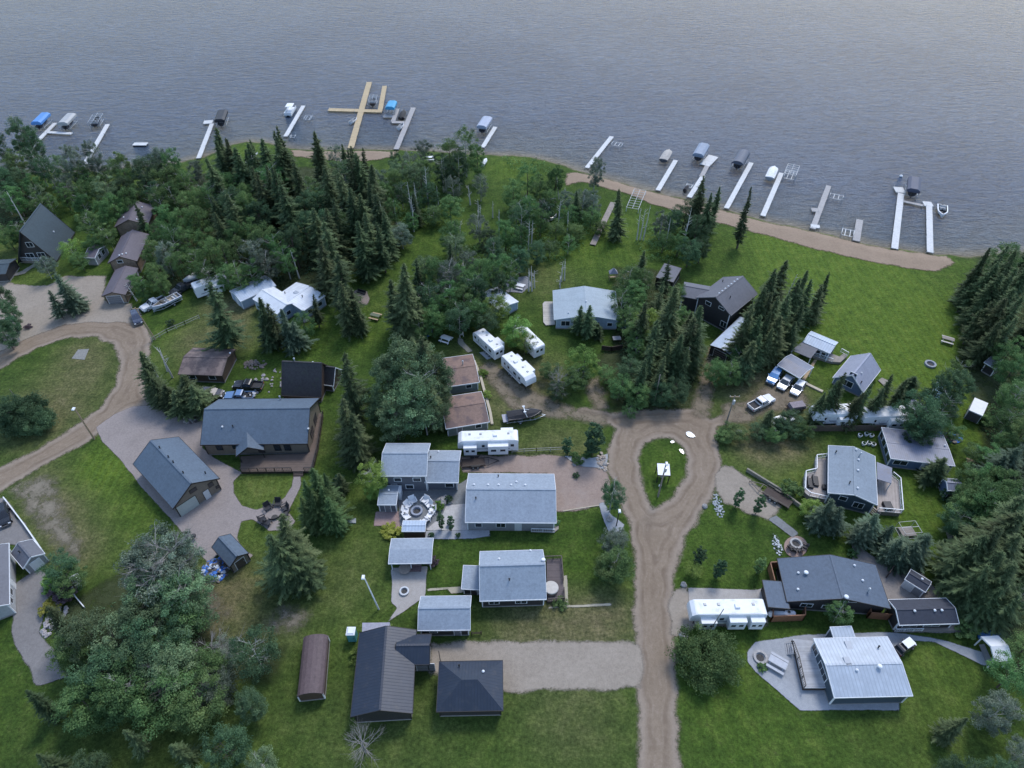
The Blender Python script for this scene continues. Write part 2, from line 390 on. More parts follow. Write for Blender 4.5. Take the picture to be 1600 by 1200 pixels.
def npmesh(name, V, F, mat, edge=None):
    me = bpy.data.meshes.new(name); me.vertices.add(len(V)); me.vertices.foreach_set('co', V.astype(np.float32).ravel())
    k = F.shape[1]
    me.loops.add(F.size); me.loops.foreach_set('vertex_index', F.astype(np.int32).ravel())
    me.polygons.add(len(F)); me.polygons.foreach_set('loop_start', np.arange(0, F.size, k, dtype=np.int32))
    me.materials.append(mat); me.update(calc_edges=True); me.validate()
    d, l = patches(V[:, 0], V[:, 1])
    for n, a in (('dry', d), ('lush', l), ('edge', edge)):
        if a is None: continue
        at = me.attributes.new(n, 'FLOAT', 'POINT'); at.data.foreach_set('value', np.asarray(a, np.float32))
    o = bpy.data.objects.new(name, me); COL.objects.link(o); o['kind'] = 'structure'; return o
def grow(a, b, step, far):
    out = list(np.arange(a, b, step)); s = step
    while out[-1] < far: s *= 1.35; out.append(out[-1]+s)
    lo = []; s = step; p = a
    while p > -far: s *= 1.35; p -= s; lo.append(p)
    return np.array(lo[::-1]+out)
gx = grow(-150, 150, 1.2, 5000); gy = grow(24, 215, 1.2, 5000)
X, Y = np.meshgrid(gx, gy); idx = np.arange(X.size).reshape(X.shape)
F = np.stack([idx[:-1, :-1].ravel(), idx[:-1, 1:].ravel(), idx[1:, 1:].ravel(), idx[1:, :-1].ravel()], 1)
Z = terrain(X.ravel(), Y.ravel())
npmesh('ground', np.stack([X.ravel(), Y.ravel(), Z], 1), F, ground_mat())

# lake
m, nt, bs = newmat('lake_water'); v = posvec(nt)
mp = N(nt, 'ShaderNodeMapping'); nt.links.new(v, mp.inputs['Vector']); mp.inputs['Rotation'].default_value = (0, 0, R(-24)); mp.inputs['Scale'].default_value = (.55, 1.5, 1)
w1 = noise(nt, mp.outputs[0], .42, 5, .72); w2 = noise(nt, mp.outputs[0], 1.5, 4, .7); w3 = noise(nt, v, .02, 4)
sp = N(nt, 'ShaderNodeSeparateXYZ'); nt.links.new(v, sp.inputs[0])
deep = ramp(nt, w3, [(.35, (.043, .067, .112)), (.65, (.057, .085, .134))])
# shallow water near the shore shows the bottom
c = mix(nt, smooth(nt, attr(nt, 'edge'), 30, 3), deep, (.060, .080, .104))
c = mix(nt, smooth(nt, attr(nt, 'edge'), 5, 0), c, (.13, .12, .10))
c = mix(nt, .4, c, mix(nt, 1.0, c, ramp(nt, w1, [(.38, (.55,)*3), (.62, (1.45,)*3)]), 'MULTIPLY'))  # coarse, then fine ripples: their light and dark painted into the colour
c = mix(nt, .42, c, mix(nt, 1.0, c, ramp(nt, w2, [(.4, (.55,)*3), (.62, (1.5,)*3)]), 'MULTIPLY'))
nt.links.new(c, bs.inputs['Base Color']); bs.inputs['Roughness'].default_value = .08; bs.inputs['IOR'].default_value = 1.33; bs.inputs['Specular IOR Level'].default_value = .09
bump(nt, M2(nt, 'ADD', w1, M2(nt, 'MULTIPLY', w2, .5)), .8, .5, bs)
WATER = m
wx = grow(-190, 260, 6, 5000); wy = np.array(list(np.arange(80, 420, 5))+[500, 700, 1000, 1500, 2600])
X, Y = np.meshgrid(wx, wy); idx = np.arange(X.size).reshape(X.shape)
F = np.stack([idx[:-1, :-1].ravel(), idx[:-1, 1:].ravel(), idx[1:, 1:].ravel(), idx[1:, :-1].ravel()], 1)
npmesh('lake_water', np.stack([X.ravel(), Y.ravel(), np.full(X.size, ZW)], 1), F, WATER, sdpoly(X.ravel(), Y.ravel(), LAKE))

ROAD = edge_mat('dirt_road', road_fn, .5, 1.8)
SAND = edge_mat('beach_sand', gravel((.20, .148, .105), (.262, .195, .14), (.32, .245, .18)), .5, 1.8)
PALE = edge_mat('pale_gravel', gravel((.20, .17, .135), (.268, .23, .187), (.335, .292, .242)), .35, 1.3)
BROWNG = edge_mat('brown_gravel', gravel((.21, .155, .125), (.27, .205, .17), (.33, .26, .22), (.30, .25, .22)), .3, 1.0)
TRACK = edge_mat('worn_track', gravel((.135, .108, .074), (.185, .15, .107), (.245, .205, .15)), .9, 2.4, grassy=.65)
BARE = edge_mat('bare_soil', gravel((.105, .10, .062), (.165, .145, .105), (.26, .225, .18)), 1.4, 3.6, grassy=.92)
def paver_fn(col, bw=.22, bh=.11, mort=.6):
    def fn(nt, v):
        br = N(nt, 'ShaderNodeTexBrick'); nt.links.new(v, br.inputs['Vector'])
        br.inputs['Scale'].default_value = 1; br.inputs['Brick Width'].default_value = bw; br.inputs['Row Height'].default_value = bh; br.inputs['Mortar Size'].default_value = .012
        br.inputs['Color1'].default_value = (*sc3(col, .82), 1); br.inputs['Color2'].default_value = (*sc3(col, 1.18), 1); br.inputs['Mortar'].default_value = (*sc3(col, mort), 1)
        n = noise(nt, v, .3, 5); n3 = noise(nt, v, 3.0, 5, .75)
        c = mix(nt, .5, br.outputs['Color'], ramp(nt, n, [(.3, sc3(col, .8)), (.7, sc3(col, 1.18))]))
        c = mix(nt, .4, c, ramp(nt, n3, [(.3, sc3(col, .62)), (.7, sc3(col, 1.35))]))
        c = mix(nt, M2(nt, 'MULTIPLY', smooth(nt, noise(nt, v, .45, 6), .5, .75), .3), c, sc3(col, .6))
        return c, n3
    return fn
PAVER = edge_mat('concrete_pavers', paver_fn((.272, .238, .222)), .12, .35)
GREYST = edge_mat('grey_stone', gravel((.235, .25, .272), (.30, .315, .335), (.36, .375, .395)), .1, .3)
FLAG = edge_mat('flagstones', paver_fn((.19, .20, .205), .6, .45, .4), .1, .3)
CONC = edge_mat('concrete', gravel((.27, .252, .232), (.335, .315, .295), (.39, .37, .35)), .08, .2)
REDPAV = edge_mat('red_pavers', paver_fn((.30, .215, .20)), .1, .3)
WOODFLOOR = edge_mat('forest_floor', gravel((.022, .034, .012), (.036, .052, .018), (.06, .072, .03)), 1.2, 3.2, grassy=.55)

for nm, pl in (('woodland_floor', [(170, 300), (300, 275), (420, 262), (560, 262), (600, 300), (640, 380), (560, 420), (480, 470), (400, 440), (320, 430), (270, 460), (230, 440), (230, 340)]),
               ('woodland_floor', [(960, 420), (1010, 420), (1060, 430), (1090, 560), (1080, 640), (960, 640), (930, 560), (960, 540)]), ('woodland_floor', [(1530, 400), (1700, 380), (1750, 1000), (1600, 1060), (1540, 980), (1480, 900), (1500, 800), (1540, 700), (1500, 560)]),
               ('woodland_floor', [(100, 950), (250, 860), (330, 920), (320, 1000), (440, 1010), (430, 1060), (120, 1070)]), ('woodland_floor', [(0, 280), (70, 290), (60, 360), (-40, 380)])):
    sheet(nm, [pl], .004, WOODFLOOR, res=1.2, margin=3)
ISLAND = [(1030, 683), (1048, 684), (1066, 696), (1076, 718), (1073, 742), (1055, 772), (1035, 790), (1021, 796), (1012, 782), (1003, 752), (997, 715), (1007, 693)]
ROADS = [[(1000, 1230), (996, 1050), (991, 950), (993, 880), (983, 815), (962, 770), (950, 735), (951, 700), (962, 672), (940, 652), (900, 645), (905, 636), (960, 645), (1010, 640), (1060, 640), (1085, 640), (1110, 655), (1160, 640), (1165, 652), (1120, 668),
          (1118, 690), (1128, 720), (1122, 760), (1100, 795), (1072, 840), (1052, 895), (1049, 950), (1054, 1000), (1056, 1050), (1062, 1230)]]
sheet('gravel_road', ROADS, .012, ROAD, holes=[ISLAND])
LOOPISL = [(-20, 590), (15, 567), (60, 543), (110, 527), (150, 526), (178, 539), (188, 562), (182, 600), (155, 640), (105, 675), (50, 707), (0, 731), (-120, 790), (-300, 700), (-200, 620)]
sheet('loop_road', [[(-160, 560), (0, 549), (45, 520), (95, 503), (150, 497), (195, 497), (225, 508), (236, 530), (232, 565), (225, 610), (238, 632), (200, 640), (165, 664), (140, 690), (95, 712), (50, 738), (0, 768), (-160, 850)]], .012, ROAD, holes=[LOOPISL])
sheet('track_to_lakefront', [[(1080, 650), (1090, 610), (1100, 570), (1108, 545), (1118, 545), (1116, 590), (1108, 640), (1112, 655)]], .016, TRACK)
sheet('west_track', [[(945, 668), (900, 655), (850, 650), (800, 640), (770, 600), (750, 575), (765, 565), (800, 590), (840, 615), (900, 640), (950, 648)], [(930, 640), (915, 600), (935, 590), (950, 640)]], .016, TRACK)
sheet('east_parking_track', [[(1130, 660), (1130, 635), (1170, 625), (1200, 600), (1245, 605), (1262, 625), (1240, 640), (1200, 640), (1170, 660)]], .016, TRACK)
sheet('gravel_yard', [[(0, 428), (14, 440), (30, 446), (75, 447), (100, 432), (165, 431), (162, 470), (205, 476), (208, 505), (150, 503), (100, 508), (45, 528), (5, 548), (-60, 560), (-60, 440)]], .008, PALE)
sheet('white_gravel_drive', [[(1122, 770), (1118, 745), (1128, 730), (1145, 730), (1165, 745), (1180, 755), (1222, 790), (1212, 806), (1200, 812), (1130, 785)]], .02, PALE)
sheet('trailer_pad', [[(1048, 925), (1072, 918), (1075, 925), (1190, 925), (1200, 975), (1080, 980), (1062, 995), (1050, 990), (1046, 950)]], .02, PALE)
sheet('pale_gravel_drive', [[(672, 1006), (760, 1003), (850, 1003), (980, 1003), (1002, 1010), (1004, 1050), (1004, 1075), (790, 1080), (670, 1050)]], .02, PALE)
sheet('brown_gravel_pad', [[(742, 712), (880, 712), (905, 726), (948, 735), (952, 765), (942, 790), (905, 798), (868, 800), (858, 740), (722, 738), (715, 712)]], .02, BROWNG)
sheet('paver_driveway', [[(150, 668), (178, 648), (208, 635), (235, 634), (318, 638), (316, 700), (335, 716), (376, 738), (400, 742), (470, 738), (470, 760), (458, 785), (450, 800), (462, 815), (450, 828), (420, 830), (412, 822), (395, 812), (377, 815), (370, 840), (380, 860), (395, 868), (386, 876), (352, 858), (325, 880), (310, 862), (285, 832), (262, 806), (222, 762), (190, 720), (160, 690)]], .008, PAVER, res=.4, margin=.6,
      holes=[[(377, 740), (459, 738), (456, 760), (445, 778), (425, 790), (400, 797), (378, 790), (366, 772), (365, 752)]], wobble=.05)
sheet('beach', [[(886, 272), (900, 268), (955, 280), (1000, 294), (1050, 306), (1090, 317), (1132, 328), (1187, 344), (1230, 352), (1275, 362), (1360, 382), (1397, 389), (1450, 396), (1480, 400), (1490, 411), (1465, 425), (1412, 418), (1350, 407), (1295, 394), (1275, 390), (1200, 368), (1160, 358), (1125, 348), (1037, 324), (1015, 318), (985, 304), (940, 292), (910, 284), (884, 290)],
                [(455, 234), (520, 236), (575, 235), (620, 236), (615, 245), (575, 252), (500, 250), (460, 244)], [(1100, 330), (1140, 342), (1130, 350), (1090, 340)]], .05, SAND)
sheet('bare_ground', [[(20, 765), (60, 745), (85, 755), (90, 785), (105, 820), (125, 850), (120, 875), (90, 850), (55, 810)], [(290, 900), (330, 925), (350, 960), (310, 980), (290, 950)], [(440, 950), (480, 960), (460, 985), (420, 975)]], .008, BARE)
sheet('asphalt_pad', [[(-30, 778), (6, 778), (66, 858), (60, 868), (20, 850), (-30, 850)], [(20, 915), (60, 890), (85, 905), (72, 950), (60, 985), (110, 1060), (60, 1070), (20, 1000)]], .012, edge_mat('grey_gravel', gravel((.145, .137, .132), (.185, .176, .17), (.235, .225, .22)), .15, .5))
sheet('flagstone_patio', [[(630, 764), (720, 756), (735, 745), (738, 770), (728, 790), (700, 800), (690, 832), (625, 822), (622, 780)]], .012, FLAG, res=.4, margin=.5, wobble=.05)
sheet('pale_patio', [[(698, 790), (728, 787), (732, 820), (738, 829), (664, 829), (690, 808)]], .016, edge_mat('pale_tiles', paver_fn((.44, .43, .42), .6, .6, .75), .1, .25), res=.4, margin=.5, wobble=.03)
sheet('red_paver_pad', [[(587, 800), (623, 799), (625, 824), (618, 832), (605, 822), (584, 822)]], .012, REDPAV, res=.4, margin=.5, wobble=.03)
sheet('garden_bed_strip', [[(664, 830), (765, 828), (765, 838), (740, 842), (664, 843)]], .02, GREYST, res=.4, margin=.4, wobble=.03)
sheet('gazebo_patio', [[(612, 888), (668, 885), (666, 915), (664, 932), (645, 945), (632, 955), (612, 968), (604, 974), (618, 955), (621, 950), (612, 942), (612, 914)]], .012, CONC, res=.4, margin=.4, wobble=.08)
sheet('garden_path', [[(668, 920), (720, 917), (726, 926), (705, 928), (700, 921), (668, 924)], [(856, 948), (955, 943), (956, 947), (856, 951)], [(880, 900), (886, 899), (888, 948), (881, 948)]], .016, edge_mat('timber_edging', gravel((.30, .27, .20), (.36, .33, .25), (.42, .39, .31)), .08, .2), res=.3, margin=.3, wobble=.02)
sheet('east_paver_walk', [[(1330, 846), (1338, 850), (1360, 868), (1395, 888), (1440, 895), (1470, 930), (1485, 960), (1520, 955), (1525, 985), (1510, 990), (1395, 988), (1380, 930), (1350, 890), (1332, 880)]], .012, edge_mat('brown_pavers', paver_fn((.25, .225, .205)), .12, .4), res=.4, margin=.5, wobble=.08)
sheet('stone_terrace', [[(1168, 1018), (1180, 1004), (1205, 1000), (1260, 992), (1400, 988), (1480, 1002), (1540, 1022), (1560, 1040), (1535, 1040), (1500, 1022), (1460, 1004), (1425, 1001), (1402, 1012), (1399, 1040), (1405, 1110), (1250, 1110), (1180, 1050), (1168, 1035)]], .016, GREYST, res=.4, margin=.4, wobble=.05)
sheet('round_patio', [[(1243+18.5*math.cos(t*.2618), 854.5+17*math.sin(t*.2618)) for t in range(24)]], .02, edge_mat('rosy_pavers', paver_fn((.31, .225, .19)), .08, .15), res=.3, margin=.3, wobble=.02)
sheet('stone_path', [[(1200, 812), (1213, 806), (1248, 834), (1238, 840)]], .024, FLAG, res=.3, margin=.3, wobble=.04)
sheet('concrete_parking', [[(1075, 919), (1150, 921), (1180, 923), (1190, 920), (1192, 930), (1192, 977), (1085, 977), (1076, 938)]], .028, CONC, res=.4, margin=.3, wobble=.04)
sheet('stone_garden', [[(880, 712), (892, 713), (925, 716), (950, 710), (948, 733), (912, 730), (898, 724)], [(935, 788), (942, 785), (956, 805), (975, 820), (968, 838), (950, 832)]], .028, GREYST, res=.35, margin=.4, wobble=.1)
# ------------------------------------------------------------------ buildings
def frame(A, B, C, he):
    a, b, c = (Vector((*G(*p, he), 0)) for p in (A, B, C))
    ux = (b-a); L = ux.length; ux.normalize(); uy = Vector((-ux.y, ux.x, 0))
    W = (c-a).dot(uy); o = a+ux*L/2+uy*W/2
    return o, math.atan2(ux.y, ux.x), L, abs(W)
def add_uv(o):
    me = o.data; uv = me.uv_layers.new(name='UVMap')
    for p in me.polygons:
        n = p.normal; up = Vector((0, 0, 1))-n*n.z
        if up.length < .02: up = Vector((0, 1, 0))-n*n.y
        up.normalize(); u = up.cross(n)
        for li in p.loop_indices:
            q = me.vertices[me.loops[li].vertex_index].co; uv.data[li].uv = (q.dot(u), q.dot(up))
def l2w(root, x, y):
    c, s = math.cos(root.rotation_euler.z), math.sin(root.rotation_euler.z)
    return root.location.x+x*c-y*s, root.location.y+x*s+y*c
def w2l(root, x, y):
    c, s = math.cos(root.rotation_euler.z), math.sin(root.rotation_euler.z)
    dx, dy = x-root.location.x, y-root.location.y
    return dx*c+dy*s, -dx*s+dy*c
def wallbox(mb, side, L, W, t, z, w, h, d0, d1):
    """thin box on a wall; t is metres from the wall's middle"""
    if side == 'f': mb.box(t, -W/2-(d0+d1)/2, z, w, d1-d0, h)
    if side == 'b': mb.box(t, W/2+(d0+d1)/2, z, w, d1-d0, h)
    if side == 'l': mb.box(-L/2-(d0+d1)/2, t, z, d1-d0, w, h)
    if side == 'r': mb.box(L/2+(d0+d1)/2, t, z, d1-d0, w, h)
def openings(root, L, W, wins, doors, frame_m):
    for side, t, z, w, h in wins:
        mb = MB(); wallbox(mb, side, L, W, t, z, w+.2, h+.2, -.02, .05)
        f = mb.build('window', frame_m, root)
        mb = MB(); n = max(1, round(w/.9)); pw = (w-.06*(n-1))/n
        for i in range(n): wallbox(mb, side, L, W, t-w/2+pw/2+i*(pw+.06), z+.1, pw, h, .0, .065)
        mb.build('pane', GLASS, f)
    for side, t, z, w, h, m in doors:
        mb = MB(); wallbox(mb, side, L, W, t, z, w+.18, h+.09, -.02, .04); f = mb.build('door_frame', frame_m, root)
        mb = MB(); wallbox(mb, side, L, W, t, z+.01, w, h, .0, .065)
        d = mb.build('garage_door' if w > 1.6 else 'door', m, root)
        mb = MB()
        if w > 1.6:
            for k in range(1, 4): wallbox(mb, side, L, W, t, z+h*k/4, w-.1, .03, .06, .075)
            mb.build('panel_seam', STEEL, d)
        else:
            wallbox(mb, side, L, W, t+w*.38, z+1.0, .08, .14, .06, .11); mb.build('handle', STEEL, d)
def house(name, label, cat, A, B, C, he=2.7, ridge=None, rise=None, kind='gable', roof=None, wall=None, trim=WHITE, ov=.4, og=.3,
          wins=(), doors=(), vents=(), chim=(), root=None, open_=False, lm=None, group=None, rp=.5, frame_m=None, found=True, walls=True, th=.16):
    o, rz, L, W = frame(A, B, C, he)
    if root is None:
        root = thing(name, label, cat, o.x, o.y, rz, 0, group); off = (0, 0); sub = None
        if lm: landmark(lm, o.x, o.y)
        par = root; R0 = None
    else:                                  # a wing of an existing building
        R0 = root; par = root
    yr = -W/2+W*rp
    if rise is None and ridge is not None:
        q = o+Vector((math.cos(rz)*-L/2-math.sin(rz)*yr, math.sin(rz)*-L/2+math.cos(rz)*yr, 0))
        rise = min((abs(PX(q.x, q.y, he+k*.05)[1]-ridge), k*.05) for k in range(1, 200))[1]
    h = rise or .6
    wl, ww = L-2*og, W-2*ov
    rm = MB()
    if kind == 'gable': segs = [((-W/2, he), (yr, he+h)), ((yr, he+h), (W/2, he))]
    elif kind == 'shed': segs = [((-W/2, he), (W/2, he+h))]
    elif kind == 'flat': segs = [((-W/2, he), (W/2, he+.12))]
    elif kind == 'arch':
        pts = [(-W/2*math.cos(math.pi*i/8), he+h*math.sin(math.pi*i/8)) for i in range(9)]; segs = list(zip(pts[:-1], pts[1:]))
    elif kind == 'gambrel': segs = [((-W/2, he), (-W/4, he+h*.72)), ((-W/4, he+h*.72), (0, he+h)), ((0, he+h), (W/4, he+h*.72)), ((W/4, he+h*.72), (W/2, he))]
    if kind == 'hip':
        e = min(L, W)/2; p = [(-L/2, -W/2, he), (L/2, -W/2, he), (L/2, W/2, he), (-L/2, W/2, he), (-L/2+e, 0, he+h), (L/2-e, 0, he+h)]
        rm.add(p+[(x, y, he-th) for x, y, z in p[:4]], [(0, 1, 5, 4), (1, 2, 5), (2, 3, 4, 5), (3, 0, 4), (6, 7, 1, 0), (7, 8, 2, 1), (8, 9, 3, 2), (9, 6, 0, 3), (9, 8, 7, 6)])
        prof = [(-ww/2, 0), (ww/2, 0), (ww/2, he-th), (-ww/2, he-th)]
    else:
        for (y0, z0), (y1, z1) in segs:
            rm.add([(x, y, z+dz) for x in (-L/2, L/2) for y, z, dz in ((y0, z0, 0), (y1, z1, 0), (y1, z1, -th), (y0, z0, -th))],
                   [(0, 1, 2, 3), (7, 6, 5, 4), (4, 5, 1, 0), (5, 6, 2, 1), (6, 7, 3, 2), (7, 4, 0, 3)])
        def under(y):
            for (y0, z0), (y1, z1) in segs:
                if y0-1e-6 <= y <= y1+1e-6: return z0+(z1-z0)*(y-y0)/(y1-y0)-th+.01
            return he
        inner = [p[1][0] for p in segs[:-1]]
        prof = [(-ww/2, 0), (ww/2, 0), (ww/2, under(ww/2))]+[(y, under(y)) for y in inner[::-1] if abs(y) < ww/2]+[(-ww/2, under(-ww/2))]
    def place(ob):
        if R0 is not None:
            lx, ly = w2l(R0, o.x, o.y); ob.location = (lx, ly, 0); ob.rotation_euler = (0, 0, rz-R0.rotation_euler.z)
        return ob
    ro = place(rm.build('roof', roof, par)); add_uv(ro)
    if R0 is not None: par = None
    # fascia and barge boards
    if trim and kind not in ('arch',):
        fm = MB(); q = .03
        ys = [segs[0][0], segs[-1][1]] if kind != 'hip' else [(-W/2, he), (W/2, he)]
        for (y, z), s in zip(ys, (-1, 1)): fm.box(0, y+s*(q+.012), z-th-.03, L+.12, q*2, th+.05)
        if kind != 'hip':
            for s in (-1, 1):
                for (y0, z0), (y1, z1) in segs: fm.bar((s*(L/2+.03), y0, z0-th/2), (s*(L/2+.03), y1, z1-th/2), .06, th+.05)
        else:
            for s in (-1, 1): fm.box(s*(L/2+q), 0, he-th-.03, q*2, W+.1, th+.05)
        fm.build('fascia', trim, ro)
    if kind == 'gable' and not open_:
        cm = MB(); cm.bar((-L/2+.05, yr, he+h+.015), (L/2-.05, yr, he+h+.015), .3, .05); cp = cm.build('ridge_cap', roof, ro); add_uv(cp)
    for vx, vy, k in vents:
        x, y = -L/2+L*vx, -W/2+W*vy
        z = he
        if kind == 'hip': z = he+h*min(1, 2*min(vy, 1-vy))
        else:
            for (y0, z0), (y1, z1) in segs:
                if y0 <= y <= y1: z = z0+(z1-z0)*(y-y0)/(y1-y0)
        vm = MB()
        if k == 'w': vm.cone((x, y, z-.05), (x, y, z+.2), .11, .11, 8); vm.cone((x, y, z+.2), (x, y, z+.32), .2, .08, 8); vm.build('vent_cap', WHITE, ro)
        elif k == 'p': vm.cone((x, y, z-.05), (x, y, z+.45), .09, .09, 8); vm.cone((x, y, z+.45), (x, y, z+.6), .15, .05, 8); vm.build('vent_pipe', BLACK, ro)
        elif k == 's': vm.cone((x, y, z-.05), (x, y, z+.9), .11, .11, 8); vm.cone((x, y, z+.95), (x, y, z+1.1), .2, .08, 8); vm.cone((x, y, z+.85), (x, y, z+.97), .06, .06, 6); vm.build('flue', STEEL, ro)
        elif k == 'k':
            vm.box(x, y, z-.1, .8, 1.2, .22); 
            vm.build('skylight', plain('skylight_glass', (.35, .38, .42), .15, .05), ro)
        elif k == 'd':
            vm.cone((x, y, z-.05), (x, y, z+.3), .04, .04, 6); vm.ball((x, y-.1, z+.42), .34, .5, 10, 4); vm.build('satellite_dish', WHITE, ro)
    for cx, cy, w, hh, m in chim:
        cm = MB(); cm.box(-L/2+L*cx, -W/2+W*cy, 0.2, w, w, he+h+hh); cm.box(-L/2+L*cx, -W/2+W*cy, he+h+hh+.2, w+.16, w+.16, .12); cm.build('chimney', m, ro)
    # walls
    wp = root
    def sub(ob): return place(ob)
    if open_:
        npx = max(2, int(L/3)+1)
        for i in range(npx):
            for s in (-1, 1):
                pm = MB(); pm.box(-wl/2+wl*i/(npx-1), s*ww/2, 0, .14, .14, (he if kind != 'shed' or s < 0 else he+h)-th+.02)
                sub(pm.build('post', trim or TIMBER, wp))
    if walls and (not open_ or open_ == 'half'):
        wm = MB(); n = len(prof)
        x0, x1 = -wl/2, wl/2
        if open_ == 'half': pass
        wm.add([(x, y, z) for x in (x0, x1) for y, z in prof],
               [tuple(range(n-1, -1, -1)), tuple(range(n, 2*n))]+[(i, (i+1) % n, (i+1) % n+n, i+n) for i in range(n)])
        wo = sub(wm.build('wall', wall, wp))
        if found:
            fo = MB(); fo.box(0, 0, 0, wl+.06, ww+.06, .28); sub(fo.build('foundation', plain('foundation_concrete', (.22, .215, .21), .85, .2), wp))
            for sx in (-1, 1):
                for sy in (-1, 1):
                    cb = MB(); cb.box(sx*wl/2, sy*ww/2, .28, .16, .16, prof[2][1]-.33 if kind != 'shed' or sy > 0 else prof[-1][1]-.33)
                    sub(cb.build('corner_board', frame_m or trim or WHITE, wp))
    tmp = root
    if R0 is not None and (wins or doors):
        tmp = None
    if wins or doors:
        before = set(R0.children) if R0 is not None else None
        openings(root, wl, ww, [w_ for w_ in wins], [d_ for d_ in doors], frame_m or WHITE)
        if R0 is not None:
            for ob in set(R0.children)-before: place(ob)
    root_info[root.name] = (L, W, wl, ww, he, h)
    return root
root_info = {}
def railing(mb, pts, h, post=.09, gap=1.5, bal=True):
    for (x0, y0, z0), (x1, y1, z1) in zip(pts[:-1], pts[1:]):
        d = math.hypot(x1-x0, y1-y0); n = max(1, round(d/gap))
        for i in range(n+1): f = i/n; mb.box(x0+(x1-x0)*f, y0+(y1-y0)*f, z0+(z1-z0)*f, post, post, h)
        mb.bar((x0, y0, z0+h), (x1, y1, z1+h), .12, .06); mb.bar((x0, y0, z0+.14), (x1, y1, z1+.14), .05, .05)
        if bal:
            k = max(2, round(d/.28))
            for i in range(k+1): f = i/k; mb.box(x0+(x1-x0)*f, y0+(y1-y0)*f, z0+(z1-z0)*f+.14, .035, .035, h-.16)
def deck(root, poly, z, mat, rails=(), rail_m=WHITE, rh=.95, skirt=True, bal=True, stairs=None, name='deck'):
    P = [w2l(root, *G(*p, z)) for p in poly]
    mb = MB(); mb.prism(P, z-.14, z)
    d = mb.build(name, mat, root)
    if skirt:
        sm = MB(); sm.prism(P, .02, z-.15, 1.0); sm.v = [(x*.995, y*.995, zz) for x, y, zz in sm.v]; sm.build('skirt', DARKWOOD if rail_m is not WHITE else WOODGREY, d)
    if rails:
        rm = MB()
        for chain in rails: railing(rm, [(*w2l(root, *G(*p, z)), z) for p in chain], rh, bal=bal)
        rm.build('railing', rail_m, d)
    if stairs:
        (p, q, n) = stairs; a = Vector(w2l(root, *G(*p, z))).to_3d(); b = Vector(w2l(root, *G(*q, 0))).to_3d(); w = 1.6
        dv = (b-a); L = dv.length; dv.normalize(); sd = Vector((-dv.y, dv.x, 0)); sm = MB(); rz = math.atan2(dv.y, dv.x)
        for i in range(n):
            c = a+dv*L*(i+.5)/n; sm.box(c.x, c.y, z*(1-(i+1)/(n+1))-.05, L/n, w, .05, rz)
        for s in (-1, 1): sm.bar((a+sd*s*w/2)+Vector((0, 0, z-.15)), (b+sd*s*w/2)+Vector((0, 0, 0)), .06, .22)
        sm.build('stairs', mat, d)
    return d
def awning(root, poly, z, dz, mat, name='porch_roof', posts=True, pm=None):
    """small lean roof given by 4 pixels at height z (first two are the high edge)"""
    P = [w2l(root, *G(*p, z)) for p in poly]; mb = MB()
    zz = [z+dz, z+dz, z, z]
    vs = [(x, y, k) for (x, y), k in zip(P, zz)]+[(x, y, k-.12) for (x, y), k in zip(P, zz)]
    mb.add(vs, [(0, 1, 2, 3), (7, 6, 5, 4), (0, 4, 5, 1), (1, 5, 6, 2), (2, 6, 7, 3), (3, 7, 4, 0)])
    o = mb.build(name, mat, root); add_uv(o)
    if posts:
        cx = sum(p[0] for p in P)/4; cy = sum(p[1] for p in P)/4
        for (x, y), k in list(zip(P, zz))[2:]:
            q = MB(); q.box(x+(cx-x)*.05, y+(cy-y)*.05, 0, .13, .13, k-.1); q.build('post', pm or WHITE, root)
    return o

LIGHT = shingle('light_grey_shingles', (.25, .295, .35), .14)
BLUE = shingle('slate_blue_shingles', (.085, .12, .162), .17)
BLUE2 = shingle('blue_grey_shingles', (.08, .11, .152), .16)
TEALR = shingle('dark_teal_shingles', (.042, .065, .08), .16)
PURP = shingle('plum_brown_shingles', (.105, .092, .11), .14)
BROWN = shingle('mottled_brown_shingles', (.11, .082, .078), .25, rust=(.20, .15, .13))
RUST = shingle('faded_brown_shingles', (.20, .128, .10), .2, rust=(.12, .08, .075))
OLDBLK = shingle('old_black_shingles', (.03, .03, .034), .35, moss=.35)
MIDG = shingle('mid_grey_shingles', (.115, .12, .14), .12)
DARK = shingle('charcoal_shingles', (.030, .036, .054), .2)
PALEG = shingle('pale_grey_shingles', (.27, .27, .32), .15)
DARKM = ribbed('dark_blue_metal', (.022, .030, .048), .42, .42)
WHITEM = ribbed('white_metal', (.66, .70, .74), .5, .4); WHITEM2 = ribbed('dull_white_metal', (.34, .395, .46), .5, .4)
BLUEM = ribbed('pale_blue_metal', (.40, .48, .58), .5, .4)
OLDM = ribbed('weathered_grey_metal', (.17, .185, .24), .35, .45, dirt=.5)
BRNSH = shingle('brown_dome_shingles', (.10, .07, .072), .2)
def S(n, c, **k): return siding(n, c, **k)
W_GREY = S('grey_siding', (.25, .26, .28)); W_TAUPE = S('taupe_siding', (.20, .17, .135)); W_BLUE = S('slate_siding', (.105, .115, .14)); W_DARK = S('dark_siding', (.035, .033, .036))
W_LTBLUE = S('light_blue_siding', (.33, .42, .52)); W_WHITE = S('white_siding', (.38, .40, .42)); W_BROWN = S('brown_log', (.09, .06, .045), course=.25); W_STONE = S('tan_stone', (.24, .18, .135), course=.3, var=.35)
W_TEAL = S('deep_teal_siding', (.05, .075, .10)); W_GREEN = S('grey_green_siding', (.16, .19, .19)); W_NAVY = S('blue_siding', (.10, .15, .24))
DOORW = plain('white_door', (.6, .62, .63), .5, .06); DOORD = plain('dark_door', (.05, .04, .04), .5, .2); DOORP = plain('pale_green_door', (.42, .47, .44), .5, .06); DOORG = plain('grey_door', (.16, .16, .175), .5, .1)
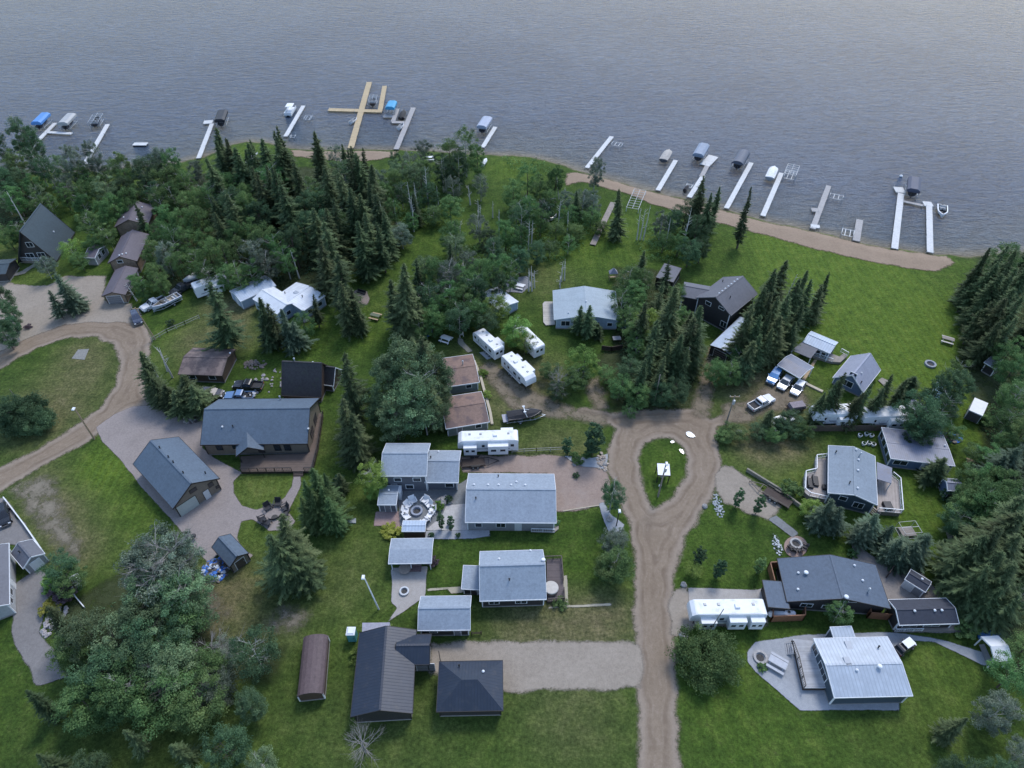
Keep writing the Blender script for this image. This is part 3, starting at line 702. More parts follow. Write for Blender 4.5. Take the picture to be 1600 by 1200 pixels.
TRIMD = plain('dark_trim', (.022, .02, .02), .6, .2); TRIMB = plain('brown_trim', (.06, .045, .038), .6, .2)

# --- centre
h = house('house', 'long light grey roofed house right of the fire circle of white chairs', 'house', (727, 816), (869, 817), (732, 740), 2.9, 764, roof=LIGHT, wall=W_GREY,
      wins=[('f', -5.2, 1.0, 1.0, 1.0), ('f', -1.6, 1.0, 1.4, 1.0), ('l', 1.5, 1, 1.1, 1), ('b', 2, 1, 1.2, 1)], doors=[('f', 1.2, .1, .95, 2.05, DOORW), ('r', 0, .1, 4.5, 2.3, DOORW)],
      vents=[(.08, .62, 'w'), (.24, .62, 'w'), (.36, .62, 'w'), (.5, .62, 'w'), (.66, .62, 'w'), (.35, .9, 'p'), (.11, .35, 'p'), (.56, .72, 'w')], lm='the long light grey roofed house')
deck(h, [(830, 820), (862, 820), (872, 812), (873, 826), (866, 832), (830, 831)], .25, WOODGREY, [[(830, 831), (866, 832)]], skirt=False)
h = house('house', 'two part grey roofed house with a taller left half, behind the white chair circle', 'house', (595, 743.5), (666.5, 743.5), (601, 693), 4.9, 708, roof=LIGHT, wall=W_BLUE, wins=[('f', -1.2, 2.9, 1.1, .8), ('f', 2.0, 2.9, 1.2, .8), ('f', .6, .9, 1.2, .9), ('l', 0, 3, 1, 1)], doors=[('f', -2, .1, .9, 2, DOORG)], lm='the two part light grey house')
house('', '', '', (664, 753.5), (716, 754), (669, 704), 2.8, 719.5, roof=LIGHT, wall=W_BLUE, root=h, wins=[('f', 1.2, 1, 1.3, .9), ('r', 0, 1, 1, 1)], vents=[(.12, .62, 'p'), (.3, .93, 'w')])
house('shed', 'small square grey roofed shed at the left edge of the fire circle', 'shed', (590, 788.5), (619, 788.5), (592, 759), 2.3, rise=.35, kind='gable', roof=LIGHT, wall=W_BLUE, ov=.15, og=.15, doors=[('f', 0, .05, .9, 1.9, DOORG)], vents=[(.5, .7, 'w')])
house('shelter', 'low pale blue roofed lean shelter on the lower rim of the fire circle', 'shelter', (628, 830), (664, 830), (627, 813.5), 2.2, rise=.3, roof=BLUEM, wall=W_BROWN, ov=.15, og=.15, trim=WHITE, found=False)
h = house('gazebo', 'open fronted light grey roofed gazebo with a round table under it', 'gazebo', (607, 880.5), (674, 879.5), (609.5, 842), 2.5, 858.7, roof=LIGHT, wall=W_DARK, open_=True, trim=WHITE, lm='the open fronted gazebo')
mb = MB(); mb.box(0, 1.7, 0, 5.6, .12, 2.3); mb.box(-2.8, .9, 0, .12, 1.6, 2.3); mb.box(2.8, .9, 0, .12, 1.6, 2.3); mb.build('back_wall', W_DARK, h)
h = house('house', 'light grey roofed bungalow with a plum deck and hot tub at its right end', 'house', (750, 939), (853.5, 936), (748, 862), 2.9, 884, roof=LIGHT, wall=W_DARK, ov=.5,
      wins=[('f', -2.8, .9, 1.4, 1.0), ('f', 1.2, .9, 1.6, 1.0), ('r', -1.5, .9, 1.2, 1)], doors=[('r', 1.2, .1, 1.5, 2.0, GLASS)], vents=[(.45, .28, 'p'), (.98, .62, 'd'), (.8, .97, 'w'), (.3, .7, 'w')], lm='the bungalow with the dark deck')
house('', '', '', (721, 920), (750, 921), (721, 885), 2.4, rise=.3, kind='shed', roof=LIGHT, wall=W_DARK, root=h, doors=[('f', .4, .05, .9, 1.95, DOORD)])
deck(h, [(854, 874), (877, 873), (882, 938), (855, 940)], .55, planks('plum_brown_deck', (.105, .085, .088), .15), [[(851, 874), (877, 873), (880, 908)], [(881, 922), (882, 938), (856, 940)]], TRIMB, .9)
house('garage', 'light grey roofed garage just above the dark metal roof, beside the concrete path', 'garage', (653, 985), (734.5, 984), (656, 932), 2.6, 950, roof=LIGHT, wall=W_DARK, wins=[('f', -1.6, 1, 1, .8)], doors=[('r', 0, .05, 3.2, 2.2, DOORG), ('f', 1.8, .05, .9, 2, DOORG)], lm='the light grey garage')
h = house('house', 'dark blue ribbed metal roofed house with a side wing, below the light grey garage', 'house', (562, 989), (548, 1120), (650, 990), 3.0, 978, roof=DARKM, wall=W_DARK, trim=TRIMD, wins=[('l', 0, 1, 1.4, 1)], doors=[('l', 2.4, .1, .95, 2.05, DOORW)], lm='the dark metal roofed house')
house('', '', '', (618, 1039), (671, 1038), (619, 992), 3.0, 1008, roof=DARKM, wall=W_DARK, trim=TRIMD, root=h, doors=[('f', 1.6, .05, 2.4, 2.2, DOORG)], wins=[('r', 0, 1, 1.2, 1)])
awning(h, [(608, 990), (566, 992), (566, 973), (609, 972.5)], 2.5, .25, PALEG)
house('house', 'dark blue hip roofed house below the pale gravel drive', 'house', (682, 1112), (786, 1110), (684, 1034), 2.8, rise=1.9, kind='hip', roof=DARKM, wall=W_DARK, trim=TRIMD, vents=[(.32, .86, 'p'), (.7, .7, 'w')], lm='the dark hip roof')
h = house('shed', 'barrel roofed plum brown shed left of the portable toilet at the lower edge', 'shed', (474, 998), (464, 1090), (513, 997), 1.7, rise=1.0, kind='arch', roof=BRNSH, wall=W_BROWN, ov=.1, og=.1, trim=None, doors=[('l', 0, .05, 1.1, 1.8, DOORD)], lm='the barrel roofed shed')
# --- left
h = house('house', 'long slate blue roofed house with a small porch gable facing the paver drive', 'house', (313, 695), (480.5, 693), (334, 624), 3.4, 639, roof=BLUE, wall=W_TAUPE, trim=TRIMD, ov=.5, frame_m=TRIMD,
      wins=[('f', -6.6, 1.3, 1.0, 1.2), ('f', -3.8, 1.6, .8, .9), ('f', 3.6, 1.0, 1.0, 1.7), ('f', 5.4, 1.0, 1.0, 1.7), ('r', 1.6, 1.0, 1.8, 1.7), ('r', -1.6, 1, 1.8, 1.7)], doors=[('f', .6, .5, 1.0, 2.1, DOORD)], vents=[(.19, .24, 'w'), (.29, .24, 'p'), (.63, .93, 's'), (1.0, .2, 'w')], lm='the long slate blue roofed house')
house('', '', '', (368, 687), (369, 713), (411, 687), 2.9, rise=1.6, roof=BLUE, wall=W_TAUPE, trim=TRIMD, root=h, open_=True, walls=False)
deck(h, [(376, 713), (402, 711), (480, 709), (489, 690), (497, 645), (505, 647), (497, 700), (488, 736), (376, 737)], .7, planks('brown_deck', (.125, .092, .075), .15), [[(377, 737), (456, 736)], [(476, 736), (488, 736), (497, 700), (505, 647)]], TRIMD, .95, stairs=((466, 735), (466, 745), 4))
h = house('garage', 'slate blue roofed garage with white doors in its taupe gable, on the paver drive', 'garage', (208, 725), (270, 795), (280, 683.5), 3.1, 688, roof=BLUE, wall=W_TAUPE, trim=TRIMD, ov=.45, frame_m=TRIMD, wins=[('r', 2.6, 2.1, .7, .9), ('r', -.2, 3.4, 1.1, .7), ('r', 3.4, .9, .5, .5)], doors=[('r', -2.0, .05, 3.3, 2.5, DOORP), ('r', 1.4, .05, 1.0, 2.1, DOORW)],
      vents=[(.2, .53, 'p'), (.42, .53, 'p'), (.54, .53, 'p'), (.78, .53, 'p'), (.86, .86, 'p')], lm='the slate blue garage')
house('shed', 'small blue roofed shed with a brown gable next to the blue tarped junk heap', 'shed', (331, 855), (359, 886), (360, 834.5), 2.1, rise=1.1, roof=BLUE, wall=W_TAUPE, trim=TRIMD, ov=.15, og=.15, doors=[('r', 0, .05, 1.5, 1.9, plain('brown_door', (.07, .058, .05), .6, .2))], lm='the small blue shed')
house('house', 'grey roofed house with white side wall at the left edge, above the grey gravel', 'house', (14.5, 944), (13.5, 849), (-75, 944), 3.0, rise=1.7, roof=MIDG, wall=W_WHITE, wins=[('f', -2.4, 1.1, 1.0, 1.0), ('f', -4, 1.1, .8, 1.0)], doors=[('f', -.6, .1, .9, 2.0, DOORW)], lm='the left edge house')
house('shed', 'small grey gable roofed shed beside the white retaining board at the left edge', 'shed', (17, 865), (36, 888), (50, 842), 2.2, rise=1.1, roof=MIDG, wall=W_GREY, ov=.2, og=.2, doors=[('r', 0, .05, 1.4, 1.9, DOORW)], vents=[(.4, .3, 'p')])
h = house('cabin', 'dark teal A frame cabin with black gable and white front deck among trees', 'cabin', (88, 408), (117, 363), (33, 405), .5, 362, roof=TEALR, wall=W_DARK, trim=TRIMD, ov=.1, og=.9, wins=[('l', -1.3, 1.0, 1.6, 1.4), ('l', 1.3, 1, 1.6, 1.4), ('l', 0, 4.2, 1.4, 1.2)], vents=[(.6, .2, 'w')], lm='the dark A frame cabin')
deck(h, [(34, 399), (82, 400), (78, 408), (34, 407)], .8, WOODGREY, [[(34, 399), (34, 407), (78, 408)]], WHITE, .9)
h = house('house', 'plum brown roofed house that steps down to a front garage, at the gravel yard', 'house', (231, 351), (243, 322), (175, 362.5), 4.0, rise=1.8, roof=PURP, wall=W_STONE, trim=TRIMB, wins=[('l', 1, 1, 1.4, 1.1)], vents=[(.3, .75, 'w'), (.75, .3, 'w'), (.1, .3, 'w')], lm='the plum brown roofed house')
house('', '', '', (214, 408), (233, 366), (170, 408), 3.4, 400.5, roof=PURP, wall=W_STONE, trim=TRIMB, root=h, wins=[('l', .6, 3.0, 1.1, .7)], vents=[(.08, .45, 'w'), (.14, .36, 'w'), (.03, .52, 'w')])
house('', '', '', (196, 460.5), (216, 419), (159, 462.6), 2.5, 456.6, roof=PURP, wall=W_STONE, trim=TRIMB, root=h, doors=[('l', .3, .05, 3.0, 2.1, DOORG)])
house('shed', 'small plum roofed shed with a glazed gable, left of the plum brown house', 'shed', (131, 402), (148, 403), (138, 382), 2.3, rise=.9, roof=PURP, wall=W_GREY, ov=.2, og=.2, wins=[('r', -.8, .9, 1.0, 1.1), ('r', .9, .9, 1, 1.1)], lm='the small plum roofed shed')
house('cabin', 'dark roofed cabin corner showing at the left edge above the gravel yard', 'cabin', (-40, 431), (9, 428), (-38, 408), 2.4, rise=.8, roof=TEALR, wall=W_DARK, trim=TRIMD)
house('shed', 'pale blue metal shed left of the white metal roofed cabins', 'shed', (376, 471), (431, 446), (356, 456), 2.5, rise=.8, roof=BLUEM, wall=W_LTBLUE, ov=.15, og=.15, doors=[('l', 0, .05, 1.2, 1.9, DOORW)], lm='the pale blue metal shed')
h = house('cabin', 'white metal roofed cabin of two joined blocks among dark spruces', 'cabin', (395, 467), (433, 491), (427, 448), 3.0, rise=.9, roof=WHITEM, wall=W_LTBLUE, ov=.2, og=.2, wins=[('r', 0, 1.1, 1.0, .9)], lm='the white metal roofed cabin')
house('', '', '', (474, 486), (508, 462), (441, 456), 2.8, rise=.8, roof=WHITEM, wall=W_LTBLUE, ov=.2, og=.2, root=h, vents=[(.5, .6, 'k'), (.45, .35, 'p'), (.3, .85, 'p')], wins=[('f', -1.5, 1, 1.2, .9), ('f', 1.5, 1, 1.2, .9)])
house('cabin', 'mottled brown flat pitched cabin left of the parked pickups', 'cabin', (278, 584.5), (347, 587), (289.5, 543), 2.4, 557, roof=BROWN, wall=W_BROWN, trim=TRIMB, vents=[(.97, .75, 'w')], wins=[('f', -2, .9, 1.2, 1), ('f', 2, .9, 1.2, 1)], lm='the mottled brown cabin')
h = house('cabin', 'old steep black roofed cabin with a side gable, behind the slate blue house', 'cabin', (440, 618), (502, 621), (447.5, 571), 1.6, 564, roof=OLDBLK, wall=W_BROWN, trim=TRIMB, ov=.2, vents=[(.3, .54, 's'), (.75, .54, 'w')], lm='the old black roofed cabin')
house('', '', '', (500, 600), (521, 603), (500, 573), 1.8, rise=2.8, roof=OLDBLK, wall=W_BROWN, trim=WHITE, ov=.15, root=h)
house('cabin', 'faded brown roofed cabin, upper one of the pair beside the white trailers', 'cabin', (700, 604), (749, 597), (690.5, 560), 2.6, 577, roof=RUST, wall=W_GREEN, wins=[('f', 1, 1, 1, .8)], vents=[(.6, .6, 's')], lm='the upper brown roofed cabin')
house('cabin', 'faded brown roofed cabin, lower one of the pair beside the black ski boat', 'cabin', (697, 670), (764.5, 659), (689, 621.5), 2.6, 639, roof=RUST, wall=W_GREEN, wins=[('f', 2, 1, 1, .8)], doors=[('f', -1.5, .05, .9, 1.95, DOORG)], lm='the lower brown roofed cabin')
# --- middle right
h = house('cottage', 'pale blue grey roofed cottage with a cream deck on its left, set in open lawn', 'cottage', (864, 454), (866, 499.5), (961, 453), 2.8, rise=1.3, roof=shingle('pale_blue_shingles', (.30, .36, .40), .1), wall=W_LTBLUE, trim=plain('pale_trim', (.42, .5, .55), .5, .1), ov=.5, wins=[('r', -4.5, .9, 1.8, 1.2), ('r', 2, .9, 1.6, 1), ('r', 5, .9, 1, .8)], doors=[('r', -2, .1, 1.6, 2, GLASS)], vents=[(.28, .93, 's'), (.55, .5, 'w'), (.85, .22, 'w')], lm='the pale blue grey cottage')
deck(h, [(848, 474), (851, 471), (866, 471), (867, 507), (853, 508), (849, 503)], .3, planks('cream_deck', (.46, .43, .38), .2, axis='X'), skirt=False)
house('shed', 'white metal roof of a small shed half hidden by leaves', 'shed', (750, 462), (782, 486), (768, 441), 2.3, rise=.5, roof=WHITEM, wall=W_LTBLUE, ov=.15, og=.15, lm='the half hidden white shed roof')
h = house('house', 'large mid grey roofed house with a dark two storey gable, near the lakeside field', 'house', (1142, 493), (1184, 459), (1077, 473), 4.9, rise=2.5, roof=MIDG, wall=W_DARK, trim=plain('grey_trim', (.13, .135, .15), .6, .1), frame_m=WHITE, wins=[('l', -3.2, .9, 1.4, 1.3), ('l', 1.4, 4.3, 1.2, .8), ('l', -1.8, 4.9, 1.2, .5)],
      vents=[(.15+.11*i, .52, 'w') for i in range(7)]+[(.3, .3, 'p'), (.75, .85, 'p')], lm='the large mid grey roofed house')
house('', '', '', (1064, 463), (1108, 471), (1074, 441), 4.4, rise=1.0, roof=MIDG, wall=W_DARK, trim=None, root=h)
house('shed', 'dark grey mono pitch shed with black walls, left of the large mid grey roofed house', 'shed', (1025, 433), (1052, 441), (1034, 412.5), 2.3, rise=.4, kind='shed', roof=MIDG, wall=W_DARK, trim=TRIMD, ov=.15, og=.15, lm='the dark grey mono pitch shed')
house('garage', 'pale metal roofed garage in front of the large mid grey house', 'garage', (1143, 556), (1189, 510), (1114.5, 534.5), 2.6, rise=.5, roof=BLUEM, wall=W_DARK, trim=TRIMD, ov=.2, og=.2, doors=[('l', 0, .05, 2.8, 2.1, DOORD)], lm='the pale metal roofed garage')
h = house('cabin', 'pale lavender A frame style cabin with a blue front gable facing the parked cars', 'cabin', (1349, 613), (1376, 578), (1292, 601), 1.9, 586, roof=shingle('lavender_metal', (.29, .31, .38), .08), wall=W_NAVY, ov=.25, og=.5, wins=[('l', .4, 1.0, 2.2, 1.3), ('l', 0, 3.8, 1.2, .8)], vents=[(.1, .2, 'p'), (.3, .35, 'w')], lm='the lavender roofed cabin')
deck(h, [(1279, 545), (1312, 557), (1318, 552), (1324, 556), (1313, 566), (1300, 565), (1270, 556)], .6, WOODGREY, [[(1324, 556), (1313, 550)], [(1270, 556), (1300, 566)]], WHITE)
h = house('cabin', 'light grey roofed cabin with a flat mottled porch roof, above the striped car shelter', 'cabin', (1255, 534), (1297, 552), (1266.5, 517), 2.7, rise=.7, roof=BLUEM, wall=W_NAVY, ov=.2, og=.2, wins=[('f', -.5, .9, .8, 1.1), ('f', .6, .9, .8, 1.1), ('f', 1.7, .9, .8, 1.1)], lm='the light grey roofed cabin')
awning(h, [(1256, 533), (1279, 545), (1267, 560), (1237, 547)], 2.4, .2, MIDG)
house('carport', 'dark blue roofed car shelter above the three parked cars', 'carport', (1215, 570), (1250, 591), (1227, 548), 2.5, rise=.6, roof=OLDM, wall=W_DARK, ov=.15, og=.1, open_=True, lm='the dark blue roofed car shelter')
house('cabin', 'long weathered grey metal roofed cabin with a row of blue windows in its left end', 'cabin', (1392, 716), (1492, 728), (1379, 668), 2.6, 690.6, roof=OLDM, wall=W_NAVY, ov=.25, og=.2, wins=[('l', -2.6, .9, 1.3, 1.2), ('l', -.9, .9, 1.3, 1.2), ('l', .9, .9, 1.3, 1.2), ('l', 2.6, .9, 1.3, 1.2), ('f', -3.2, .9, 2.2, 1.0)], doors=[('f', .8, .05, .95, 1.95, DOORW)], vents=[(.95, .6, 'w')], lm='the long weathered metal roofed cabin')
h = house('house', 'light grey roofed house between two pale timber decks with white railings', 'house', (1371, 789), (1367, 713), (1294, 773), 3.3, 773, roof=shingle('light_slate_shingles', (.20, .245, .29), .12), wall=W_TEAL, ov=.35, og=.35, wins=[('l', 1.2, 1.9, 1.1, .9), ('l', -1.4, 1.0, 1.5, 1.2), ('f', -2, 1.2, 1.6, 1.2)], doors=[('f', 1.5, 1.0, 1.6, 2.0, GLASS)],
      vents=[(.84, .38, 's'), (.75, .4, 'w'), (.52, .42, 'w'), (.15, .44, 'w'), (.22, .6, 'p'), (.85, .86, 'p'), (.95, .45, 'w')], lm='the house between two pale decks')
DK = planks('pale_deck', (.36, .315, .285), .15, axis='Y')
deck(h, [(1274, 716), (1294, 716), (1296, 781), (1264, 775), (1256, 768), (1257, 741), (1274, 737)], 1.0, DK, [[(1294, 714), (1274, 716), (1274, 737), (1257, 741), (1256, 768), (1264, 775), (1295, 782)]], WHITE, 1.0)
deck(h, [(1371, 744), (1393, 743), (1404, 752), (1408, 802), (1371, 799)], 1.0, DK, [[(1393, 743), (1404, 752), (1408, 802), (1371, 799)]], WHITE, 1.0, stairs=((1371, 795), (1362, 804), 4))
awning(h, [(1369, 723), (1370, 750), (1393, 755), (1394, 731)], 3.0, .25, OLDM, 'porch_roof')
house('shed', 'small blue grey garden shed on the lawn, below the long weathered cabin', 'shed', (1481, 766), (1504, 768), (1474, 747), 2.2, rise=.6, roof=OLDM, wall=W_NAVY, ov=.1, og=.1, doors=[('f', 0, .05, 1.2, 1.8, DOORD)], lm='the small blue grey garden shed')
h = house('house', 'broad blue grey roofed house with brown fenced enclosures at its corners', 'house', (1391.5, 951), (1368, 882.5), (1232, 949), 3.0, 935, roof=BLUE2, wall=W_DARK, trim=TRIMD, ov=.5, og=.5, wins=[('l', 4.0, 1.0, 1.6, .8), ('l', .4, 1.0, 2.6, .7), ('l', -1.4, 3.2, 2.2, .6)], vents=[(.6, .78, 'd'), (.62, .84, 'w'), (.85, .26, 'w'), (.52, .22, 'w'), (.28, .2, 's'), (.02, .48, 'd'), (.25, .88, 'w')], lm='the broad blue grey roofed house')
house('', '', '', (1234, 951), (1224, 909), (1201, 953), 2.8, rise=.15, kind='flat', roof=BLUE2, wall=W_DARK, trim=TRIMD, root=h)
h = house('cabin', 'charcoal roofed guest cabin with a white posted porch, right of the broad house', 'cabin', (1405.5, 976.5), (1498.5, 974), (1393, 937), 2.7, 952, roof=DARK, wall=W_DARK, ov=.5, wins=[('f', -2, .9, 2.0, 1), ('f', 1.2, .9, 2.2, 1)], vents=[(.3, .42, 'w'), (.64, .42, 'w'), (.76, .42, 'w')], lm='the charcoal roofed guest cabin')
deck(h, [(1400, 974), (1497, 974), (1497, 985), (1398, 987)], .4, WOODGREY, [[(1393, 968), (1398, 987), (1440, 986)]], WHITE, .8, skirt=False)
house('shed', 'small dark roofed garden shed set askew on the paved yard, beside blue spruces', 'shed', (1414, 905), (1446, 925), (1424, 890), 2.2, rise=.5, roof=DARK, wall=W_GREY, ov=.15, og=.15, doors=[('f', -.6, .05, 1.2, 1.8, DOORW)], vents=[(.6, .6, 'w')], lm='the small askew dark roofed shed')
h = house('house', 'white ribbed metal roofed house with skylights, cut by the lower right edge', 'house', (1304, 1090), (1426, 1087), (1267.5, 998), 3.0, rise=.8, roof=WHITEM2, wall=W_TEAL, trim=WHITE, ov=.2, og=.3, wins=[('l', 0, .9, 2.4, 1.2), ('l', 3, .9, 1.4, 1.2)], vents=[(.42, .85, 'k'), (.3, .55, 'k'), (.68, .45, 'd'), (.8, .8, 'p'), (.38, .4, 'w')], lm='the white metal roofed house')
house('', '', '', (1304, 999.5), (1337, 998), (1297.5, 981), 2.6, rise=.2, kind='shed', roof=WHITEM2, wall=W_TEAL, ov=.1, og=.1, root=h)
deck(h, [(1238, 998), (1269, 1001), (1300, 1075), (1256, 1075)], .9, planks('pale_grey_deck', (.38, .39, .41), .15, axis='Y'), [[(1237, 1006), (1246, 1030), (1256, 1075)]], BLACK, .95, stairs=((1240, 1012), (1227, 1015), 4))
house('carport', 'white canvas roofed boat shelter on posts at the lower right edge', 'carport', (1555, 1033), (1581.5, 1031.5), (1538.6, 995), 2.4, 1010, roof=plain('white_canvas', (.66, .68, .70), .6, .06), wall=W_DARK, ov=.1, og=.1, open_=True, lm='the white canvas boat shelter')
house('shed', 'grey roofed shed glimpsed among the right hand spruces by the field', 'shed', (1538, 566), (1557, 577), (1549, 552), 2.5, rise=.6, roof=PALEG, wall=W_DARK, lm='the half hidden grey shed')
house('shelter', 'pale cyan roofed tarp shelter under the trees right of the lavender cabin', 'shelter', (1452, 619), (1468, 626), (1462.5, 594.5), 2.3, rise=.3, roof=plain('cyan_tarp', (.32, .55, .66), .5, .1), wall=W_DARK, ov=.1, og=.1, lm='the cyan tarp shelter')
house('shed', 'small flat grey roofed box shed right of the long white trailers', 'shed', (1417, 632), (1432, 641), (1424, 623), 2.0, rise=.2, kind='flat', roof=PALEG, wall=W_GREY, ov=.05, og=.05)
# --- the little roofed mailbox kiosk on the island
h = house('mailbox_kiosk', 'white roofed mailbox kiosk standing on the teardrop grass island', 'mailbox kiosk', (1028, 742), (1047.5, 743), (1029, 726), 2.2, rise=.35, kind='shed', roof=plain('white_sheet_roof', (.72, .74, .76), .45, .05), wall=W_DARK, ov=.1, og=.1, open_=True, trim=TRIMD, lm='the mailbox kiosk')
mb = MB(); mb.box(0, .2, .5, 1.5, .55, 1.1); mb.box(0, .2, 0, .3, .3, .5); mb.build('mailbox_bank', STEEL, h)
mb = MB(); [mb.box(-.55+.27*i, -.085, .58+.24*j, .22, .02, .19) for i in range(5) for j in range(4)]; mb.build('mailbox_door', plain('brushed_door', (.3, .32, .34), .4, .1), h)
# ------------------------------------------------------------------ vehicles, boats, docks
def hdg(p, q, z=0):
    a, b = G(*p, z), G(*q, z); return math.atan2(b[1]-a[1], b[0]-a[0]), math.hypot(b[0]-a[0], b[1]-a[1]), ((a[0]+b[0])/2, (a[1]+b[1])/2)
def wheel(root, x, y, r=.36, w=.24):
    s = 1 if y > 0 else -1
    mb = MB(); mb.cone((x, y-w/2, r), (x, y+w/2, r), r, r, 14); t = mb.build('wheel', RUBBER, root)
    mb = MB(); mb.cone((x, y+s*(w/2-.02), r), (x, y+s*(w/2+.015), r), r*.62, r*.5, 10); mb.build('rim', STEEL, t)
HEADL = plain('headlamp_lens', (.75, .78, .8), .15, .03); TAILL = plain('tail_lamp_red', (.35, .02, .02), .3, .1)
def car(name, label, cat, p, q, col, kind='sedan', group=None, lift=0.0, parked=True):
    """p = rear, q = nose (pixels on the ground)"""
    rz, _, (x, y) = hdg(p, q); r = thing(name, label, cat, x, y, rz, 0, group); pm = glossy('paint_'+name+'_'+str(len(MATS)), col)
    if kind == 'pickup':
        L, W = 5.8, 1.95
        mb = MB(); mb.side([(-2.85, .42), (-2.9, .75), (2.8, .8), (2.9, .6), (2.75, .4)], -W/2, W/2)
        mb.side([(.95, .78), (.95, 1.16), (1.15, 1.17), (2.65, 1.06), (2.88, .8)], -W/2, W/2, yf=[1, 1, 1, .88, .9])
        mb.side([(-.95, .74), (-.95, 1.14), (.96, 1.16), (.96, .78)], -W/2, W/2)
        for s in (-1, 1): mb.box(-1.9, s*(W/2-.05), .74, 1.95, .1, .4)
        mb.box(-2.85, 0, .74, .08, W, .4); mb.build('body', pm, r)
        mb = MB(); mb.box(-1.9, 0, .755, 1.86, W-.22, .06); mb.build('truck_bed', plain('bed_liner', (.03, .03, .032), .8, .2), r)
        cab = [(-.95, 1.13), (-.82, 1.72), (-.6, 1.8), (.25, 1.8), (.42, 1.75), (1.1, 1.14)]; yf = [.97, .82, .78, .78, .82, .97]
        ws = [(.44, 1.73), (1.08, 1.16)]; rwn = [(-.83, 1.68), (-.94, 1.2)]; sw = (-.78, .6)
    else:
        L = 4.6 if kind != 'suv' else 4.8; W = 1.84 if kind != 'suv' else 1.95
        b = .18 if kind == 'suv' else 0
        mb = MB(); mb.side([(-2.2, .35), (-2.3, .6), (-2.28, .95+b), (-2.0, 1.0+b), (.9, .98+b), (2.0, .84+b), (2.28, .66+b), (2.3, .42), (2.1, .32)], -W/2, W/2, yf=[.94, .97, .95, .96, 1, .9, .86, .9, .9]); mb.build('body', pm, r)
        if kind == 'suv': cab = [(-2.2, .98+b), (-2.05, 1.55), (-1.8, 1.72), (.05, 1.74), (.25, 1.69), (1.15, .98+b)]
        elif kind == 'hatch': cab = [(-2.1, .98), (-1.75, 1.38), (-1.4, 1.47), (-.1, 1.48), (.1, 1.43), (1.1, .97)]
        else: cab = [(-1.75, 1.0), (-1.15, 1.36), (-.85, 1.44), (-.1, 1.45), (.1, 1.41), (1.05, .97)]
        yf = [.95, .8, .76, .76, .8, .96]; ws = [(.13, 1.39 if kind != 'suv' else 1.66), (1.02, 1.0+b)]; rwn = [(cab[1][0]-.02, cab[1][1]-.02), (cab[0][0]+.06, cab[0][1]+.04)]; sw = (cab[1][0]+.15, .5)
    mb = MB(); mb.side(cab, -W/2, W/2, yf=yf); mb.build('cabin', pm, r)
    def glassq(name, e0, e1, f0, f1):
        (x0, z0), (x1, z1) = e0, e1; mb = MB(); o = .025*(1 if x1 > x0 else -1)
        a = W/2*f0; c = W/2*f1
        vs = [(x0+o, -a, z0+.02), (x0+o, a, z0+.02), (x1+o, c, z1+.02), (x1+o, -c, z1+.02)]
        mb.add(vs+[(x-2*o, yy, zz-.03) for x, yy, zz in vs], [(0, 1, 2, 3), (7, 6, 5, 4), (0, 4, 5, 1), (1, 5, 6, 2), (2, 6, 7, 3), (3, 7, 4, 0)]); mb.build(name, GLASS, r)
    glassq('windscreen', ws[0], ws[1], .76, .86); glassq('rear_window', rwn[0], rwn[1], .74, .84)
    zb, zt = cab[0][1]+.06, cab[2][1]-.1
    for s in (-1, 1):
        mb = MB(); y0 = s*(W/2*.955+.012); y1 = s*(W/2*.79+.022)
        mb.add([(sw[0]-.05, y0, zb), (sw[1]+.35, y0, zb), (sw[1]-.3, y1, zt), (sw[0]+.15, y1, zt)]+[(sw[0]-.05, y0-s*.04, zb), (sw[1]+.35, y0-s*.04, zb), (sw[1]-.3, y1-s*.04, zt), (sw[0]+.15, y1-s*.04, zt)],
                       [(0, 1, 2, 3) if s < 0 else (3, 2, 1, 0), (7, 6, 5, 4), (0, 4, 5, 1), (1, 5, 6, 2), (2, 6, 7, 3), (3, 7, 4, 0)]); mb.build('side_window', GLASS, r)
        mb = MB(); mb.box(L/2-.12, s*W*.34, .66 if kind != 'pickup' else .72, .22, .36, .16); mb.build('headlight', HEADL, r)
        mb = MB(); mb.box(-L/2+.03, s*W*.42, .68, .12, .2, .2); mb.build('tail_light', TAILL, r)
        mb = MB(); mb.box(.75 if kind == 'pickup' else .65, s*(W/2+.1), cab[0][1]-.02, .16, .2, .14); mb.build('wing_mirror', pm, r)
        for xx in (-L*.3, L*.31): wheel(r, xx, s*(W/2-.1), .4 if kind in ('pickup', 'suv') else .33)
    mb = MB(); mb.box(L/2-.03, 0, .36, .12, W*.86, .2); mb.box(-L/2+.0, 0, .4, .12, W*.86, .18); mb.build('bumper', plain('bumper_grey', (.12, .12, .125), .5, .1), r) if False else None
    for s, nm in ((1, 'front_bumper'), (-1, 'rear_bumper')):
        mb = MB(); mb.box(s*(L/2-.0), 0, .38, .14, W*.84, .2); mb.build(nm, plain('bumper_grey', (.12, .12, .125), .5, .1), r)
    return r
RVW = plain('camper_white', (.70, .72, .74), .42, .04, 1.2, 0, .22); RVR = plain('camper_roof_membrane', (.72, .73, .73), .6, .05, 1, 0, .35)
STRIPE = plain('camper_stripe', (.13, .15, .2), .4, .1)
